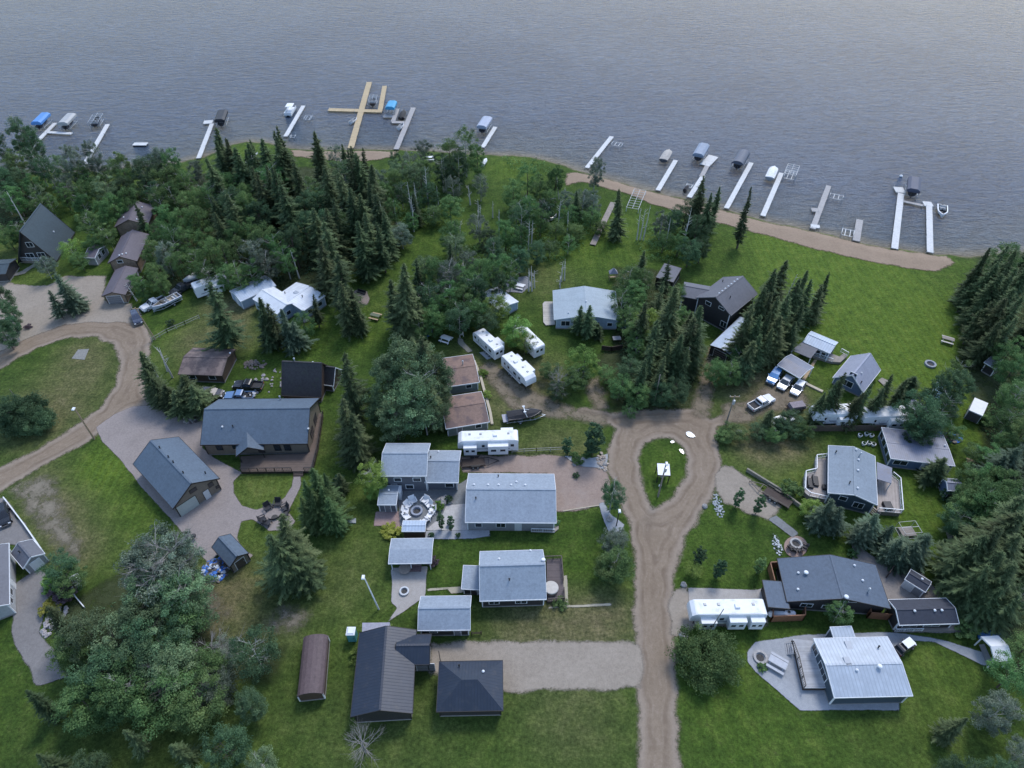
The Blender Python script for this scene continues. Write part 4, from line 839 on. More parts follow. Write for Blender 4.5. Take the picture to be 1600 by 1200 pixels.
def camper(label, A, B, C, he=3.5, slides=(), nose='B', fifth=True, group='white camper trailers', cap=RVW, door=True, wins=((.3, .8), (.6, .9)), farwin=False):
    o, rz, L, W = frame(A, B, C, he); W = min(max(W, 2.35), 2.6)
    r = thing('camper_trailer', label, 'camper trailer', o.x, o.y, rz, 0, group); s = 1 if nose == 'B' else -1
    zf = .75; pr = [(-L/2, zf), (-L/2, he-.25), (-L/2+.2, he-.05), (-L/2+.6, he), (L/2-.7, he-.02), (L/2-.15, he-.4), (L/2, he-1.0)]
    pr += [(L/2, 1.75), (L/2-1.9, 1.65), (L/2-2.1, zf)] if fifth else [(L/2-.1, zf)]
    mb = MB(); mb.side([(x*s, z) for x, z in pr], -W/2, W/2); mb.build('body', RVW, r)
    mb = MB(); mb.box(-.1*s, 0, he-.02, L-1.4, W-.16, .06); ro = mb.build('roof', RVR, r)
    mb = MB(); mb.box(-.12*L*s, 0, he+.04, .75, .7, .28, 0, .85, .85); mb.build('air_conditioner', RVR, ro)
    for k in (-.34, .12, .3):
        mb = MB(); mb.box(k*L*s, .35, he+.04, .42, .42, .12, 0, .8, .8); mb.build('roof_vent', plain('smoke_vent', (.3, .31, .32), .4, .1), ro)
    for sd in (-1, 1):
        mb = MB(); mb.box(-.1*s, sd*(W/2+.008), 1.35, L*.7, .016, .14); mb.box(.05*L*s, sd*(W/2+.008), 1.62, L*.45, .016, .06); mb.build('stripe', STRIPE, r)
    for (a, w_) in wins:
        for sd in ((-1, 1) if farwin else (-1,)):
            mb = MB(); mb.box((-.5+a)*L, sd*(W/2+.012), 1.9, w_, .03, .6); mb.build('window', GLASS, r)
    mb = MB(); mb.box(-s*(L/2+.012), -.5, 1.9, .03, .6, .6); mb.build('window', GLASS, r); mb = MB(); mb.box(-s*(L/2+.012), .5, 1.9, .03, .6, .6); mb.build('window', GLASS, r)
    if door: mb = MB(); mb.box(.16*L*s, -(W/2+.014), .85, .75, .03, 1.9); d = mb.build('door', plain('camper_door', (.6, .61, .62), .4, .05), r); mb = MB(); mb.box(.16*L*s+.28, -(W/2+.05), 1.75, .06, .05, .14); mb.build('handle', BLACK, d)
    for t, (a, b, sd, big) in enumerate(slides):
        mb = MB(); x0, x1 = (-.5+a)*L, (-.5+b)*L; D = .95; mb.box((x0+x1)/2, sd*(W/2+D/2), zf+.15, x1-x0, D, 2.15 if big else 1.9); so = mb.build('slide_out', RVW, r)
        mb = MB(); mb.box((x0+x1)/2, sd*(W/2+D/2), zf+2.3 if big else zf+2.05, x1-x0+.06, D+.05, .05); mb.build('slide_roof', RVR, so)
        for k in (.27, .73):
            mb = MB(); mb.box(x0+(x1-x0)*k, sd*(W/2+D+.012), 1.75, (x1-x0)*.26, .03, .5); mb.build('window', GLASS, so)
    for sd in (-1, 1):
        for k in (-.45, .45): wheel(r, -.14*L*s+k, sd*(W/2-.15), .37, .26)
    mb = MB()
    if fifth: mb.bar((s*(L/2-.6), 0, 1.7), (s*(L/2-.6), 0, .9), .2); mb.bar((s*(L/2-.9), -.7, 1.7), (s*(L/2-.9), -.7, 0), .1); mb.bar((s*(L/2-.9), .7, 1.7), (s*(L/2-.9), .7, 0), .1); mb.bar((s*(L/2-.9), -.75, 1.6), (s*(L/2-.9), .75, 1.6), .1); mb.bar((s*(L/2-.9), 0, 1.62), (s*(L/2-.6), 0, 1.62), .1)
    else: mb.bar((s*L/2, -.7, .6), (s*(L/2+1.3), 0, .55), .1); mb.bar((s*L/2, .7, .6), (s*(L/2+1.3), 0, .55), .1); mb.bar((s*(L/2+1.1), 0, .55), (s*(L/2+1.1), 0, 0.02), .08); mb.bar((s*(L/2-.3), -.75, .65), (s*(L/2-.3), .75, .65), .1)
    mb.build('hitch', BLACK, r)
    return r
camper('white camper with grey mat at its door, upper left of the three below the cottage', (738.3, 517), (772.5, 548), (752.5, 509.5), 3.3, [(.55, .85, 1, 0)], 'A', False, wins=((.12, .6), (.3, .6), (.62, .5), (.8, .8)))
camper('white camper with a pointed front, lowest of the three near the cottage', (783, 555), (822, 594), (797.5, 546.5), 3.5, [(.1, .3, 1, 0), (.42, .8, 1, 1)], 'B', True, wins=((.15, .5), (.3, .6), (.55, .9), (.72, .8)))
camper('white camper half covered by a light green tree, beside the cottage lawn', (799, 512), (833, 546), (818.5, 503), 3.3, [], 'A', False, wins=((.2, .6), (.8, .7)))
camper('long white camper parked behind the brown gravel pad, below the black ski boat', (714.5, 690), (810, 687.5), (717, 673.5), 3.6, [(.1, .31, -1, 0), (.5, .83, -1, 1), (.72, .92, 1, 1)], 'A', True, door=False, wins=((.42, .5), (.9, .6)))
camper('long white camper with three slide outs on the concrete pad right of the road', (1081, 960), (1200, 959), (1082, 937), 3.6, [(.13, .33, -1, 0), (.5, .72, -1, 1), (.78, .96, -1, 1)], 'A', True, door=False, wins=((.42, .6),))
camper('grey white camper among trees above the white pickup', (304, 453), (357, 435), (297, 440), 3.4, [(.5, .8, -1, 0)], 'B', True)
camper('white camper with a grey nose behind spruces, left of the two in a row', (1275, 648), (1343, 646), (1273, 632), 3.4, [(.55, .85, -1, 0)], 'A', True)
camper('white camper with a big windowed slide out above the long weathered cabin', (1352, 652), (1424, 650), (1351, 635), 3.4, [(.55, .92, -1, 1)], 'A', True)
for p_, x_, y_ in (('the white camper trailers by the cottage', 800, 560), ('the long white camper', 760, 690), ('the concrete pad camper', 1140, 955), ('the two white campers in a row', 1345, 650)): landmark(p_, *G(x_, y_))
SILV = (.50, .52, .55)
car('pickup_truck', 'silver white pickup parked on the dirt beside a utility pole', 'pickup truck', (1168, 643), (1208, 623), (.66, .67, .69), 'pickup')
car('parked_car', 'pale blue car, leftmost of the three beside the dark blue car shelter', 'car', (1218, 578), (1199, 606), (.13, .30, .58), 'suv', 'cars at the blue shelter')
car('parked_car', 'silver car in the middle of the three beside the dark blue car shelter', 'car', (1235, 590), (1216, 613), (.52, .54, .57), 'hatch', 'cars at the blue shelter')
car('parked_car', 'white car, rightmost of the three beside the dark blue car shelter', 'car', (1254, 597), (1237, 622), (.72, .73, .75), 'hatch', 'cars at the blue shelter')
car('pickup_truck', 'white pickup next to the tan deck boat left of the grey camper', 'pickup truck', (259, 470), (224, 487), (.72, .73, .75), 'pickup')
car('parked_car', 'dark blue grey car parked at the edge of the gravel yard', 'car', (212, 489), (219, 511), (.045, .055, .085), 'suv')
car('pickup_truck', 'dark pickup under trees between the boat trailer and the grey camper', 'pickup truck', (297, 448), (274, 461), (.035, .04, .05), 'pickup')
car('pickup_truck', 'black pickup standing on grass right of the mottled brown cabin', 'pickup truck', (411, 607), (367, 605), (.02, .021, .025), 'pickup')
car('pickup_truck', 'blue pickup with junk on its bed, behind the slate blue house', 'pickup truck', (399, 623), (352, 623), (.10, .19, .36), 'pickup')
car('parked_van', 'white roofed dark van left of the blue pickup', 'van', (322, 618), (341, 619), (.055, .05, .055), 'suv')
car('parked_car', 'black car on the grey pad at the left edge', 'car', (4, 790), (12, 828), (.016, .017, .02), 'suv')
car('parked_car', 'white car half hidden by bushes left of the long campers', 'car', (1213, 663), (1230, 658), (.62, .66, .68), 'hatch')
r = car('utility_cart', 'small white roofed utility cart parked on the stone terrace beside the lawn', 'utility cart', (1400, 1021), (1421, 1007), (.03, .03, .033), 'hatch'); r.scale = (.72, .8, 1)
mb = MB(); mb.box(.3, 0, 1.75, 2.2, 1.4, .08); [mb.bar((.3+a*1.0, b*.62, 1.0), (.3+a*1.0, b*.62, 1.76), .06) for a in (-1, 1) for b in (-1, 1)]; mb.build('canopy_roof', WHITE, r)
landmark('the silver white pickup', *G(1187, 632)); landmark('the three cars at the blue shelter', *G(1228, 600)); landmark('the white pickup by the grey camper', *G(242, 478))
# mat at the first camper
P = [G(*p) for p in ((749, 551), (758, 549), (770, 559), (761, 562))]; mb = MB(); mb.prism(P, .02, .06); tag(mb.build('door_mat', plain('grey_mat', (.33, .34, .35), .9, .1)), 'grey ground mat at the door of the upper left camper', 'mat')

def hull(L, W, H, mb, z0=0.0, n=9, blunt=2.2):
    """pointed boat hull as rings, bow at +x; returns the sheer outline"""
    rings = []
    for i in range(n):
        t = i/(n-1); x = -L/2+L*t
        w = W/2*(1 if t < .5 else max(.02, (1-((t-.5)/.5)**blunt))); h = H*(1+.25*t*t)
        k = 0.35+.1*t; rings.append([(x, -w, z0+h), (x, -w*.86, z0+h*.45), (x, -w*k, z0+.08+.35*H*max(0, t-.6)**1.5), (x, 0, z0+.0+.6*H*max(0, t-.55)**1.5), (x, w*k, z0+.08+.35*H*max(0, t-.6)**1.5), (x, w*.86, z0+h*.45), (x, w, z0+h)])
    vs = [p for r_ in rings for p in r_]; m = 7
    fs = [(i*m+j, (i+1)*m+j, (i+1)*m+j+1, i*m+j+1) for i in range(n-1) for j in range(m-1)]+[tuple(range(m-1, -1, -1))]
    mb.add(vs, [f[::-1] for f in fs]); return [(r_[0], r_[6]) for r_ in rings]
def boat(label, x, y, rz, z, L=6.2, W=2.3, col=(.7, .71, .73), inner=(.03, .03, .033), cover=None, motor=True, screen=True, name='motor_boat', cat='boat', group=None, tower=False, blunt=2.2):
    r = thing(name, label, cat, x, y, rz, z, group); mb = MB(); sh = hull(L, W, .95, mb, blunt=blunt); hm = glossy('hull_%d' % len(MATS), col); mb.build('hull', hm, r)
    mb = MB(); n = len(sh)
    vs = [p for a, b in sh for p in (a, b)]+[(p[0]*.93-.05, p[1]*.78, p[2]+.03) for a, b in sh for p in (a, b)]
    k = 2*n; fs = []
    for i in range(n-1): fs += [(2*i, 2*i+2, k+2*i+2, k+2*i), (2*i+3, 2*i+1, k+2*i+1, k+2*i+3)]
    fs += [(1, 0, k, k+1)]
    mb.add(vs, fs); mb.build('gunwale', hm, r)
    if cover:
        mb = MB(); vs = []
        for i, (a, b) in enumerate(sh):
            t = i/(n-1); top = .5*math.sin(math.pi*min(1, .12+t*.95))+.06
            vs += [(a[0], a[1]*1.02, a[2]-.05), (a[0], a[1]*.5, a[2]+top*.8), (a[0], 0, a[2]+top), (b[0], b[1]*.5, b[2]+top*.8), (b[0], b[1]*1.02, b[2]-.05)]
        fs = [(i*5+j, (i+1)*5+j, (i+1)*5+j+1, i*5+j+1) for i in range(n-1) for j in range(4)]+[(0, 1, 2, 3, 4)]
        mb.add(vs, [f[::-1] for f in fs]); mb.build('cover', plain('canvas_%d' % len(MATS), cover, .75, .2, 2), r)
    else:
        mb = MB(); im = plain('boat_inner_%d' % len(MATS), inner, .6, .2)
        vs = [(p[0]*.93-.05, p[1]*.78, .42) for a, b in sh for p in (a, b)]; mb.add(vs, [(2*i, 2*i+2, 2*i+3, 2*i+1) for i in range(n-1)])
        vs2 = [(p[0]*.93-.05, p[1]*.78, p[2]+.03) for a, b in sh for p in (a, b)]
        b0 = len(mb.v); mb.add(vs+vs2, [(2*i+2*n, 2*i, 2*i+2, 2*i+2+2*n) for i in range(n-1)]+[(2*i+1, 2*i+1+2*n, 2*i+3+2*n, 2*i+3) for i in range(n-1)]); mb.build('cockpit', im, r)
        sm = plain('boat_seat', (.5, .5, .5), .6, .1)
        for sx, sy in ((-L*.3, 0), (-.1, .45), (-.1, -.45)):
            mb = MB(); mb.box(sx, sy, .42, .6, 1.5 if sy == 0 else .5, .4); mb.box(sx-.28, sy, .8, .12, 1.5 if sy == 0 else .5, .4); mb.build('seat', sm, r)
        if screen:
            mb = MB(); [mb.bar((L*.12, -W*.36, 1.02), (L*.2, 0, 1.35), .03, .4), mb.bar((L*.12, W*.36, 1.02), (L*.2, 0, 1.35), .03, .4)]; mb.build('windscreen', GLASS, r)
    if motor: mb = MB(); mb.box(-L/2-.25, 0, .35, .5, .42, .75, 0, .8, .8); mb.box(-L/2-.22, 0, -.3, .16, .14, .7); mb.build('outboard_motor', BLACK, r)
    if tower:
        mb = MB(); [mb.bar((.3, s*W*.44, 1.0), (-.1, s*W*.36, 2.1), .09) for s in (-1, 1)]; mb.bar((-.1, -W*.38, 2.1), (-.1, W*.38, 2.1), .12); [mb.box(-.1, s*.7, 2.1, .5, .22, .16) for s in (-1, 1)]; mb.bar((-.1, 0, 2.1), (.9, .3, 1.5), .05); mb.build('tower', WHITE, r)
        mb = MB(); mb.box(-L/2-.45, 0, .28, .9, W*.82, .12); mb.build('swim_platform', plain('swim_grey', (.3, .31, .36), .5, .1), r)
    return r
def boat_trailer(label, x, y, rz, L=7.0, W=2.2, name='boat_trailer', bed=False, col=STEEL, group=None, cat='trailer'):
    r = thing(name, label, cat, x, y, rz, 0, group); mb = MB()
    for s in (-1, 1):
        mb.bar((-L/2, s*W*.38, .52), (L*.22, s*W*.38, .52), .1); mb.bar((L*.22, s*W*.38, .52), (L/2, 0, .5), .1)
        if bed: mb.bar((-L/2, s*W*.45, .95), (L*.12, s*W*.45, .95), .07); mb.bar((-L/2, s*W*.45, .5), (-L/2, s*W*.45, .95), .07); mb.bar((L*.12, s*W*.45, .5), (L*.12, s*W*.45, .95), .07)
    for k in (-.48, -.3, -.1, .1, .22): mb.bar((L*k, -W*.42, .5), (L*k, W*.42, .5), .1)
    mb.bar((L*.5, 0, .5), (L*.5, 0, .05), .07); mb.build('frame', col, r)
    for s in (-1, 1):
        for k in (-.2, -.08) if bed else (-.16,):
            wheel(r, L*k, s*(W/2-.02), .34, .22)
        mb = MB(); mb.box(L*(-.14 if bed else -.16), s*(W/2-.02), .72, 1.7 if bed else .95, .28, .06, 0, .85, 1); mb.build('mudguard', col, r)
    if bed: mb = MB(); mb.box(-L*.18, 0, .56, L*.6, W*.82, .06); mb.build('bed', DARKWOOD, r)
    return r
rz, L, (x, y) = hdg((789, 659), (850, 651))
boat_trailer('grey trailer carrying the black ski boat', x+.2, y, rz, 7.6, 2.2)
boat('black covered ski boat on a trailer above the long white camper', x, y, rz, .62, 6.6, 2.4, (.025, .025, .03), cover=(.012, .013, .018), tower=True, motor=False); landmark('the black ski boat', x, y)
rz, L, (x, y) = hdg((279, 470), (246, 487))
boat_trailer('low trailer under the tan deck boat next to the white pickup', x, y, rz, 6.6, 2.2)
boat('tan deck boat with a blue bow beside the white pickup', x, y, rz, .62, 6.6, 2.3, (.42, .46, .55), (.42, .37, .29), motor=True)
rz, L, (x, y) = hdg((331, 428), (294, 445))
boat_trailer('trailer below the long white covered boat beside the grey camper', x, y, rz, 7.4, 2.2); boat('long white covered boat on a trailer beside the grey camper', x, y, rz, .62, 7.4, 2.2, (.6, .62, .65), cover=(.55, .57, .6))
rz, L, (x, y) = hdg((722, 727), (779, 722))
boat_trailer('black flat utility trailer on the brown gravel pad under the long camper', x, y, rz, 6.6, 2.2, 'utility_trailer', True, BLACK)
rz, L, (x, y) = hdg((1231, 790), (1174, 756)); boat_trailer('empty dark utility trailer beside the timber wall on the white gravel', x, y, rz, 7.6, 2.3, 'utility_trailer', True, BLACK); landmark('the empty utility trailer on white gravel', x, y)
rz, L, (x, y) = hdg((1231, 641), (1263, 636)); r = boat_trailer('covered grey box trailer between the pickup and the long campers', x, y, rz, 4.6, 1.9, 'cargo_trailer', True, BLACK); mb = MB(); mb.box(-.5, 0, .6, 2.9, 1.7, .75, 0, .94, .9); mb.build('tarp', plain('mauve_tarp', (.22, .19, .21), .8, .2), r)
o, rz, L, W = frame((1514, 641), (1535, 650), (1520, 620.5), 2.6); r = thing('cargo_trailer', 'white roofed box trailer with a dark end, alone on grass at the right', 'trailer', o.x, o.y, rz)
mb = MB(); mb.box(0, 0, .5, L, W, 2.1); mb.build('box', plain('box_white', (.55, .58, .62), .45, .06), r); mb = MB(); mb.box(0, 0, 2.605, L+.06, W+.06, .08); mb.build('roof', RVR, r); mb = MB(); mb.box(0, -W/2-.03, .55, L-.2, .05, 1.9); mb.build('rear_door', plain('dark_trailer_door', (.06, .055, .06), .6, .2), r); [wheel(r, sx*(L/2-.2), sy*.8, .34) for sx in (-1, 1) for sy in (-1, 1)]
landmark('the white box trailer', o.x, o.y)
P = (1520, 668)

# --- docks
DWHITE = planks('white_dock', (.55, .56, .56), .2, .1, 'X', .7); DTAN = planks('tan_dock', (.43, .335, .20), .2, .18, 'X', .6); DGREY = planks('grey_dock', (.33, .32, .315), .2, .15, 'X', .6)
ZD = 0.12
def seg(root, p, q, w, mat, name='walkway'):
    a, b = w2l(root, *G(*p, ZD)), w2l(root, *G(*q, ZD)); mb = MB(); rz = math.atan2(b[1]-a[1], b[0]-a[0]); L = math.hypot(b[0]-a[0], b[1]-a[1])
    mb.box(0, 0, -.2, L, w, .2); o = mb.build(name, mat, root); o.location = ((a[0]+b[0])/2, (a[1]+b[1])/2, ZD); o.rotation_euler = (0, 0, rz)
    for i in range(max(2, int(L/7)+1)):
        for s in (-1, 1):
            f = i/max(1, int(L/7)) if L > 7 else i; lm_ = MB(); lm_.cone((-L/2+.2+(L-.4)*min(1, f), s*(w/2+.06), -2.2), (-L/2+.2+(L-.4)*min(1, f), s*(w/2+.06), .35), .05, .05, 6); lo = lm_.build('leg', STEEL, o)
    return o
def dock(label, segs, mat=DWHITE, w=1.35, lm=None):
    p, q = segs[0][0], segs[0][1]; x, y = G(*p, ZD); r = thing('dock', label, 'dock', x, y, 0, 0, 'docks along the shore')
    for i, s_ in enumerate(segs):
        m_ = s_[3] if len(s_) > 3 else mat; o = seg(r, s_[0], s_[1], s_[2] if len(s_) > 2 else w, m_, 'walkway' if i == 0 else 'platform'); o.location.z += .004*i
    if lm: landmark(lm, *G(*q, ZD))
    return r
def lift(label, ctr, d, col=None, L=7.2, W=3.1, kind='box', boat_col=None, blabel=None, open_frame=False):
    """boat lift: ctr = canopy centre pixel at canopy height; d = (from,to) pixels giving its direction"""
    rz = hdg(*d, ZW)[0]; zt = 2.6; x, y = G(*ctr, zt if col else 1.0); r = thing('boat_lift', label, 'boat lift', x, y, rz, 0, 'boat lifts at the docks')
    for sx in (-1, 1):
        for sy in (-1, 1):
            mb = MB(); mb.bar((sx*L*.36, sy*W/2*.94, -2), (sx*L*.36, sy*W/2*.94, zt-.3 if col else 1.3), .1); mb.build('post', STEEL, r)
    mb = MB()
    for sy in (-1, 1): mb.bar((-L*.42, sy*W/2*.94, .55), (L*.42, sy*W/2*.94, .55), .12); mb.bar((-L*.4, sy*.6, .3), (L*.4, sy*.6, .3), .14)
    for sx in (-1, 1): mb.bar((sx*L*.36, -W/2*.94, .3), (sx*L*.36, W/2*.94, .3), .12)
    if open_frame:
        for sy in (-1, 1): mb.bar((-L*.45, sy*W/2, 2.0), (L*.45, sy*W/2, 2.0), .08); [mb.bar((L*.36*sx, sy*W/2, .5), (L*.36*sx, sy*W/2, 2.0), .11) for sx in (-1, 1)]
        for k in range(6): mb.bar((-L*.45+L*.9*k/5, -W/2, 2.0), (-L*.45+L*.9*k/5, W/2, 2.0), .11)
        mb.bar((-L*.45, 0, 2.25), (L*.45, 0, 2.25), .08)
    mb.build('frame', STEEL, r)
    if col:
        mb = MB(); cm = plain('canopy_%d' % len(MATS), col, .6, .1, 1.5, 0, .2)
        if kind == 'arch':
            pts = [(-W/2, zt-1.0)]+[(-W/2*math.cos(math.pi*i/8), zt-.45+1.0*math.sin(math.pi*i/8)) for i in range(9)]+[(W/2, zt-1.0)]; n = len(pts)
            mb.add([(sx*L/2, y_, z_) for sx in (-1, 1) for y_, z_ in pts], [(i, i+1, i+1+n, i+n)[::-1] for i in range(n-1)]+[tuple(range(1, n-1))[::-1], tuple(range(n+1, 2*n-1))])
        else:
            a, b = L/2, W/2; mb.add([(sx*a, sy*b, zt-.75) for sx, sy in ((-1, -1), (1, -1), (1, 1), (-1, 1))]+[(sx*a, sy*b, zt-.1) for sx, sy in ((-1, -1), (1, -1), (1, 1), (-1, 1))]+[(sx*a*.97, sy*b*.55, zt+.3) for sx, sy in ((-1, -1), (1, -1), (1, 1), (-1, 1))],
                   [(0, 1, 5, 4), (1, 2, 6, 5), (2, 3, 7, 6), (3, 0, 4, 7), (4, 5, 9, 8), (5, 6, 10, 9), (6, 7, 11, 10), (7, 4, 8, 11), (8, 9, 10, 11)])
        mb.build('canopy', cm, r)
    if blabel: boat(blabel, x, y, rz, .35, min(6.4, L*.85), 2.2, boat_col or (.05, .05, .06), inner=(.05, .05, .055))
    return r
dA = ((35, 244), (85, 193))
dock('white dock with a side arm at far left, between the blue and pale grey canopies', [((35, 244), (86, 192)), ((71, 206), (112, 208.5))], lm='the far left white dock')
lift('boat lift under a bright blue canopy, far left', (63, 184), dA, (.08, .24, .55), blabel='dark boat stored under the bright blue canopy far left'); lift('boat lift under a pale grey canopy, right of the bright blue one at far left', (104, 185), dA, (.36, .37, .37), blabel='dark boat under the pale grey canopy at far left')
dock('plain white dock right of the open framed boat lift at far left', [((128, 263), (168, 194))])
lift('open framed boat lift without canopy, holding a dark boat at far left', (151, 189), ((128, 263), (168, 194)), None, open_frame=True, blabel='dark boat in the open framed lift at far left')
x, y = G(219, 225, 0); r = thing('swim_raft', 'small white floating raft off the shore at the left', 'raft', x, y, 0); mb = MB(); mb.box(0, 0, -.15, 4.2, 1.9, .2); mb.build('raft_deck', DWHITE, r); [(lambda m_: m_.build('float', RUBBER, r))(MB().cone((-2, s, -.42), (2, s, -.42), .26, .26, 8)) for s in (-.6, .6)]
dock('white dock leading to the black canopy, with an upper left platform', [((310, 247), (331, 193)), ((318, 191), (332, 190), 2.6)], lm='the dock with the black canopy')
lift('boat lift under a flat black canopy at left', (345, 180), ((310, 245), (330, 193)), (.018, .02, .026), 7.6, 3.2, blabel='black boat beneath the flat black canopy')
dock('white dock beside the white pontoon boat behind the tall spruces', [((446, 213), (474, 165))])
rz, _, _2 = hdg((446, 213), (474, 165)); x, y = G(454, 176, -.3); r = thing('pontoon_boat', 'white pontoon boat with a raised canopy behind the tall spruces', 'pontoon boat', x, y, rz, -.4)
[(lambda m_: m_.build('pontoon', STEEL, r))(MB().cone((-3.2, s, .2), (3.3, s, .2), .32, .3, 10)) for s in (-.85, .85)]; mb = MB(); mb.box(0, 0, .5, 6.6, 2.5, .12); mb.build('deck', WHITE, r); mb = MB(); [mb.box(0, s*1.2, .62, 6.2, .06, .65) for s in (-1, 1)]; mb.box(-3.1, 0, .62, .06, 2.4, .65); mb.build('side_panel', WHITE, r); mb = MB(); mb.box(.6, 0, 2.35, 3.2, 2.4, .12, 0, .9, .9); mb.build('canopy', RVR, r)
[(lambda m_: m_.build('canopy_post', STEEL, r))(MB().bar((.6+a*1.5, b*1.15, .6), (.6+a*1.4, b*1.1, 2.4), .06)) for a in (-1, 1) for b in (-1, 1)]
lift('low bare lift frame right of the white dock behind the tall spruces', (481, 181), ((446, 213), (474, 165)), None, 4.2, 2.4); lift('small dark bare frame below the white dock behind the tall spruces', (457, 210), ((446, 213), (474, 165)), None, 2.4, 1.6)
dock('large tan timber dock in the shape of a cross', [((548, 231), (577, 128)), ((513, 171), (597, 173.5), 2.2), ((594, 172), (601, 134), 1.6)], DTAN, 1.9, lm='the tan cross shaped dock')
lift('open framed boat lift inside the corner of the tan cross dock', (583, 158), ((548, 231), (577, 128)), None, 6, 2.6, open_frame=True, blabel='dark boat held in the corner of the tan cross dock')
x, y = G(553, 191, -.3); boat('small white boat moored on the left of the tan cross dock', x, y, R(62), -.45, 3.6, 1.4, (.66, .67, .68), (.4, .4, .4), motor=False, screen=False, name='rowing_boat', cat='rowing boat')
dock('grey dock with an L shaped arm beside the bright turquoise canopy', [((619, 233), (646, 168)), ((612, 190.5), (632, 191)), ((614, 190), (621, 170), 1.4)], DGREY, 1.6)
x, y = G(609, 181, ZD); r = thing('dock', 'short separate platform under the turquoise canopy', 'dock', x, y, 0, 0, 'docks along the shore'); mb = MB(); mb.box(0, 0, -.1, 4.2, 2.4, .22); mb.build('platform', DGREY, r); mb = MB(); mb.box(-1.8, 0, -2, .12, .12, 2); mb.build('leg', STEEL, r); mb = MB(); mb.box(1.8, 0, -2, .12, .12, 2); mb.build('leg', STEEL, r)
lift('boat lift under a turquoise blue canopy, right of the tan cross dock', (611, 163), ((619, 233), (646, 168)), (.05, .30, .52), 5.2, 3.0)
rz = hdg((619, 233), (646, 168))[0]; x, y = G(629.5, 179, .4); boat('black covered boat moored beside the L armed grey dock', x, y, rz, -.3, 6.2, 2.3, (.03, .03, .035), cover=(.012, .013, .016)); x, y = G(627, 200, -.3); boat('small white boat tied left of the L armed grey dock', x, y, R(70), -.45, 3.6, 1.4, (.66, .67, .68), (.4, .4, .4), motor=False, screen=False, name='rowing_boat', cat='rowing boat')
dock('short dock beside the pale lavender canopy, next to the tall leafy tree', [((754, 230), (774, 198))], DWHITE); lift('boat lift with a pale lavender canopy, next to the tall leafy tree', (757, 190), ((754, 230), (774, 198)), (.33, .37, .46), 7.4, 3.2, blabel='dark boat under the pale lavender canopy')
dock('narrow white dock partly behind the lone lakeside aspen', [((917, 262), (956, 213))]); lift('low double lift frame beside the dock behind the lone aspen', (965, 222), ((917, 262), (956, 213)), None, 3.4, 3.4)
dock('white dock beside the beige covered pontoon', [((1028, 297), (1056, 250))]); rz, _, _2 = hdg((1028, 297), (1056, 250)); x, y = G(1041, 244, .6); boat('beige covered boat raised beside its dock, leftmost by the beach', x, y, rz, .1, 6.8, 2.6, (.08, .08, .09), cover=(.36, .34, .31), motor=False, blunt=7)
dock('white dock with a wide end platform beside the blue grey flat canopy', [((1077, 308), (1099, 274)), ((1096, 276), (1106, 257), 1.3, DGREY), ((1101, 258), (1115, 243.5), 3.0)], DWHITE, lm='the dock with a wide end platform'); lift('boat lift under a flat blue grey canopy', (1096, 233), ((1077, 308), (1105, 258)), (.20, .25, .33), 7.8, 3.2, blabel='dark boat under the flat blue grey canopy')
x, y = G(1072, 297, -.2); boat('small black watercraft moored by the beach', x, y, R(60), -.4, 2.8, 1.1, (.03, .03, .035), cover=(.02, .02, .025), motor=False, name='watercraft', cat='watercraft'); lift('tiny white lift frame next to the small black watercraft', (1078, 287), ((1077, 308), (1105, 258)), None, 2.4, 1.8)
dock('long white dock beside the arched dark canopy', [((1135, 325), (1174, 254))]); lift('boat lift under a dark arched canopy', (1158, 245), ((1135, 325), (1174, 254)), (.075, .09, .125), 8.4, 3.4, 'arch', blabel='dark boat under the arched canopy')
dock('long white dock between the white covered boat and white skeleton lift', [((1192, 337), (1221, 270))]); rz = hdg((1192, 337), (1221, 270))[0]; x, y = G(1206, 271, .8); boat('white covered boat raised beside its dock', x, y, rz, .3, 7.2, 2.6, (.3, .31, .33), cover=(.66, .67, .68), motor=False, blunt=7)
lift('white skeleton boat lift without canvas', (1236, 270), ((1192, 337), (1221, 270)), None, 7.0, 3.2, open_frame=True)
dock('grey dock with a small side float, right of the white skeleton lift', [((1270, 357), (1295, 290)), ((1267, 352.5), (1281, 354), 1.6, DWHITE), ((1268, 327.5), (1278, 328), 2.0)], DGREY, 1.4); lift('dark spindly lift frame right of the grey dock with a side float', (1308, 304), ((1270, 357), (1295, 290)), None, 3.6, 3.6)
dock('short lavender grey dock near the beach', [((1338, 376), (1343.5, 343))], DGREY, 1.7); lift('low dark lift frame left of the short lavender grey dock', (1326, 360), ((1338, 376), (1344, 343)), None, 4.4, 3.0)
dock('long dock with a square head left of the navy canopy', [((1398, 388), (1408, 302)), ((1398, 296), (1413, 297), 3.2)], DWHITE, 1.6); lift('boat lift under a navy blue canopy', (1429, 287), ((1398, 388), (1408, 300)), (.045, .055, .095), 7.8, 3.3, blabel='dark boat under the navy canopy')
dock('rightmost white dock joined by a ramp, beside the open white motor boat', [((1453.5, 394), (1452, 322)), ((1443, 318), (1457, 319), 2.6), ((1411, 314), (1443, 321), 1.1, DGREY)], DWHITE, 1.5, lm='the rightmost white dock')
x, y = G(1471.5, 331, 0); boat('open white motor boat with black seats at the rightmost dock', x, y, hdg((1471.5, 319), (1471.5, 343))[0], -.35, 6.0, 2.6, (.7, .71, .73), (.02, .02, .023))
r = thing('buoy', 'small white mooring buoy off the long dock with a square head', 'buoy', *G(1408, 275, -.3), 0, -.45); mb = MB(); mb.ball((0, 0, .15), .5, .7, 10, 6); mb.build('float', WHITE, r); mb = MB(); mb.cone((0, 0, .4), (0, 0, .9), .06, .04, 6); mb.build('ring_post', STEEL, r)
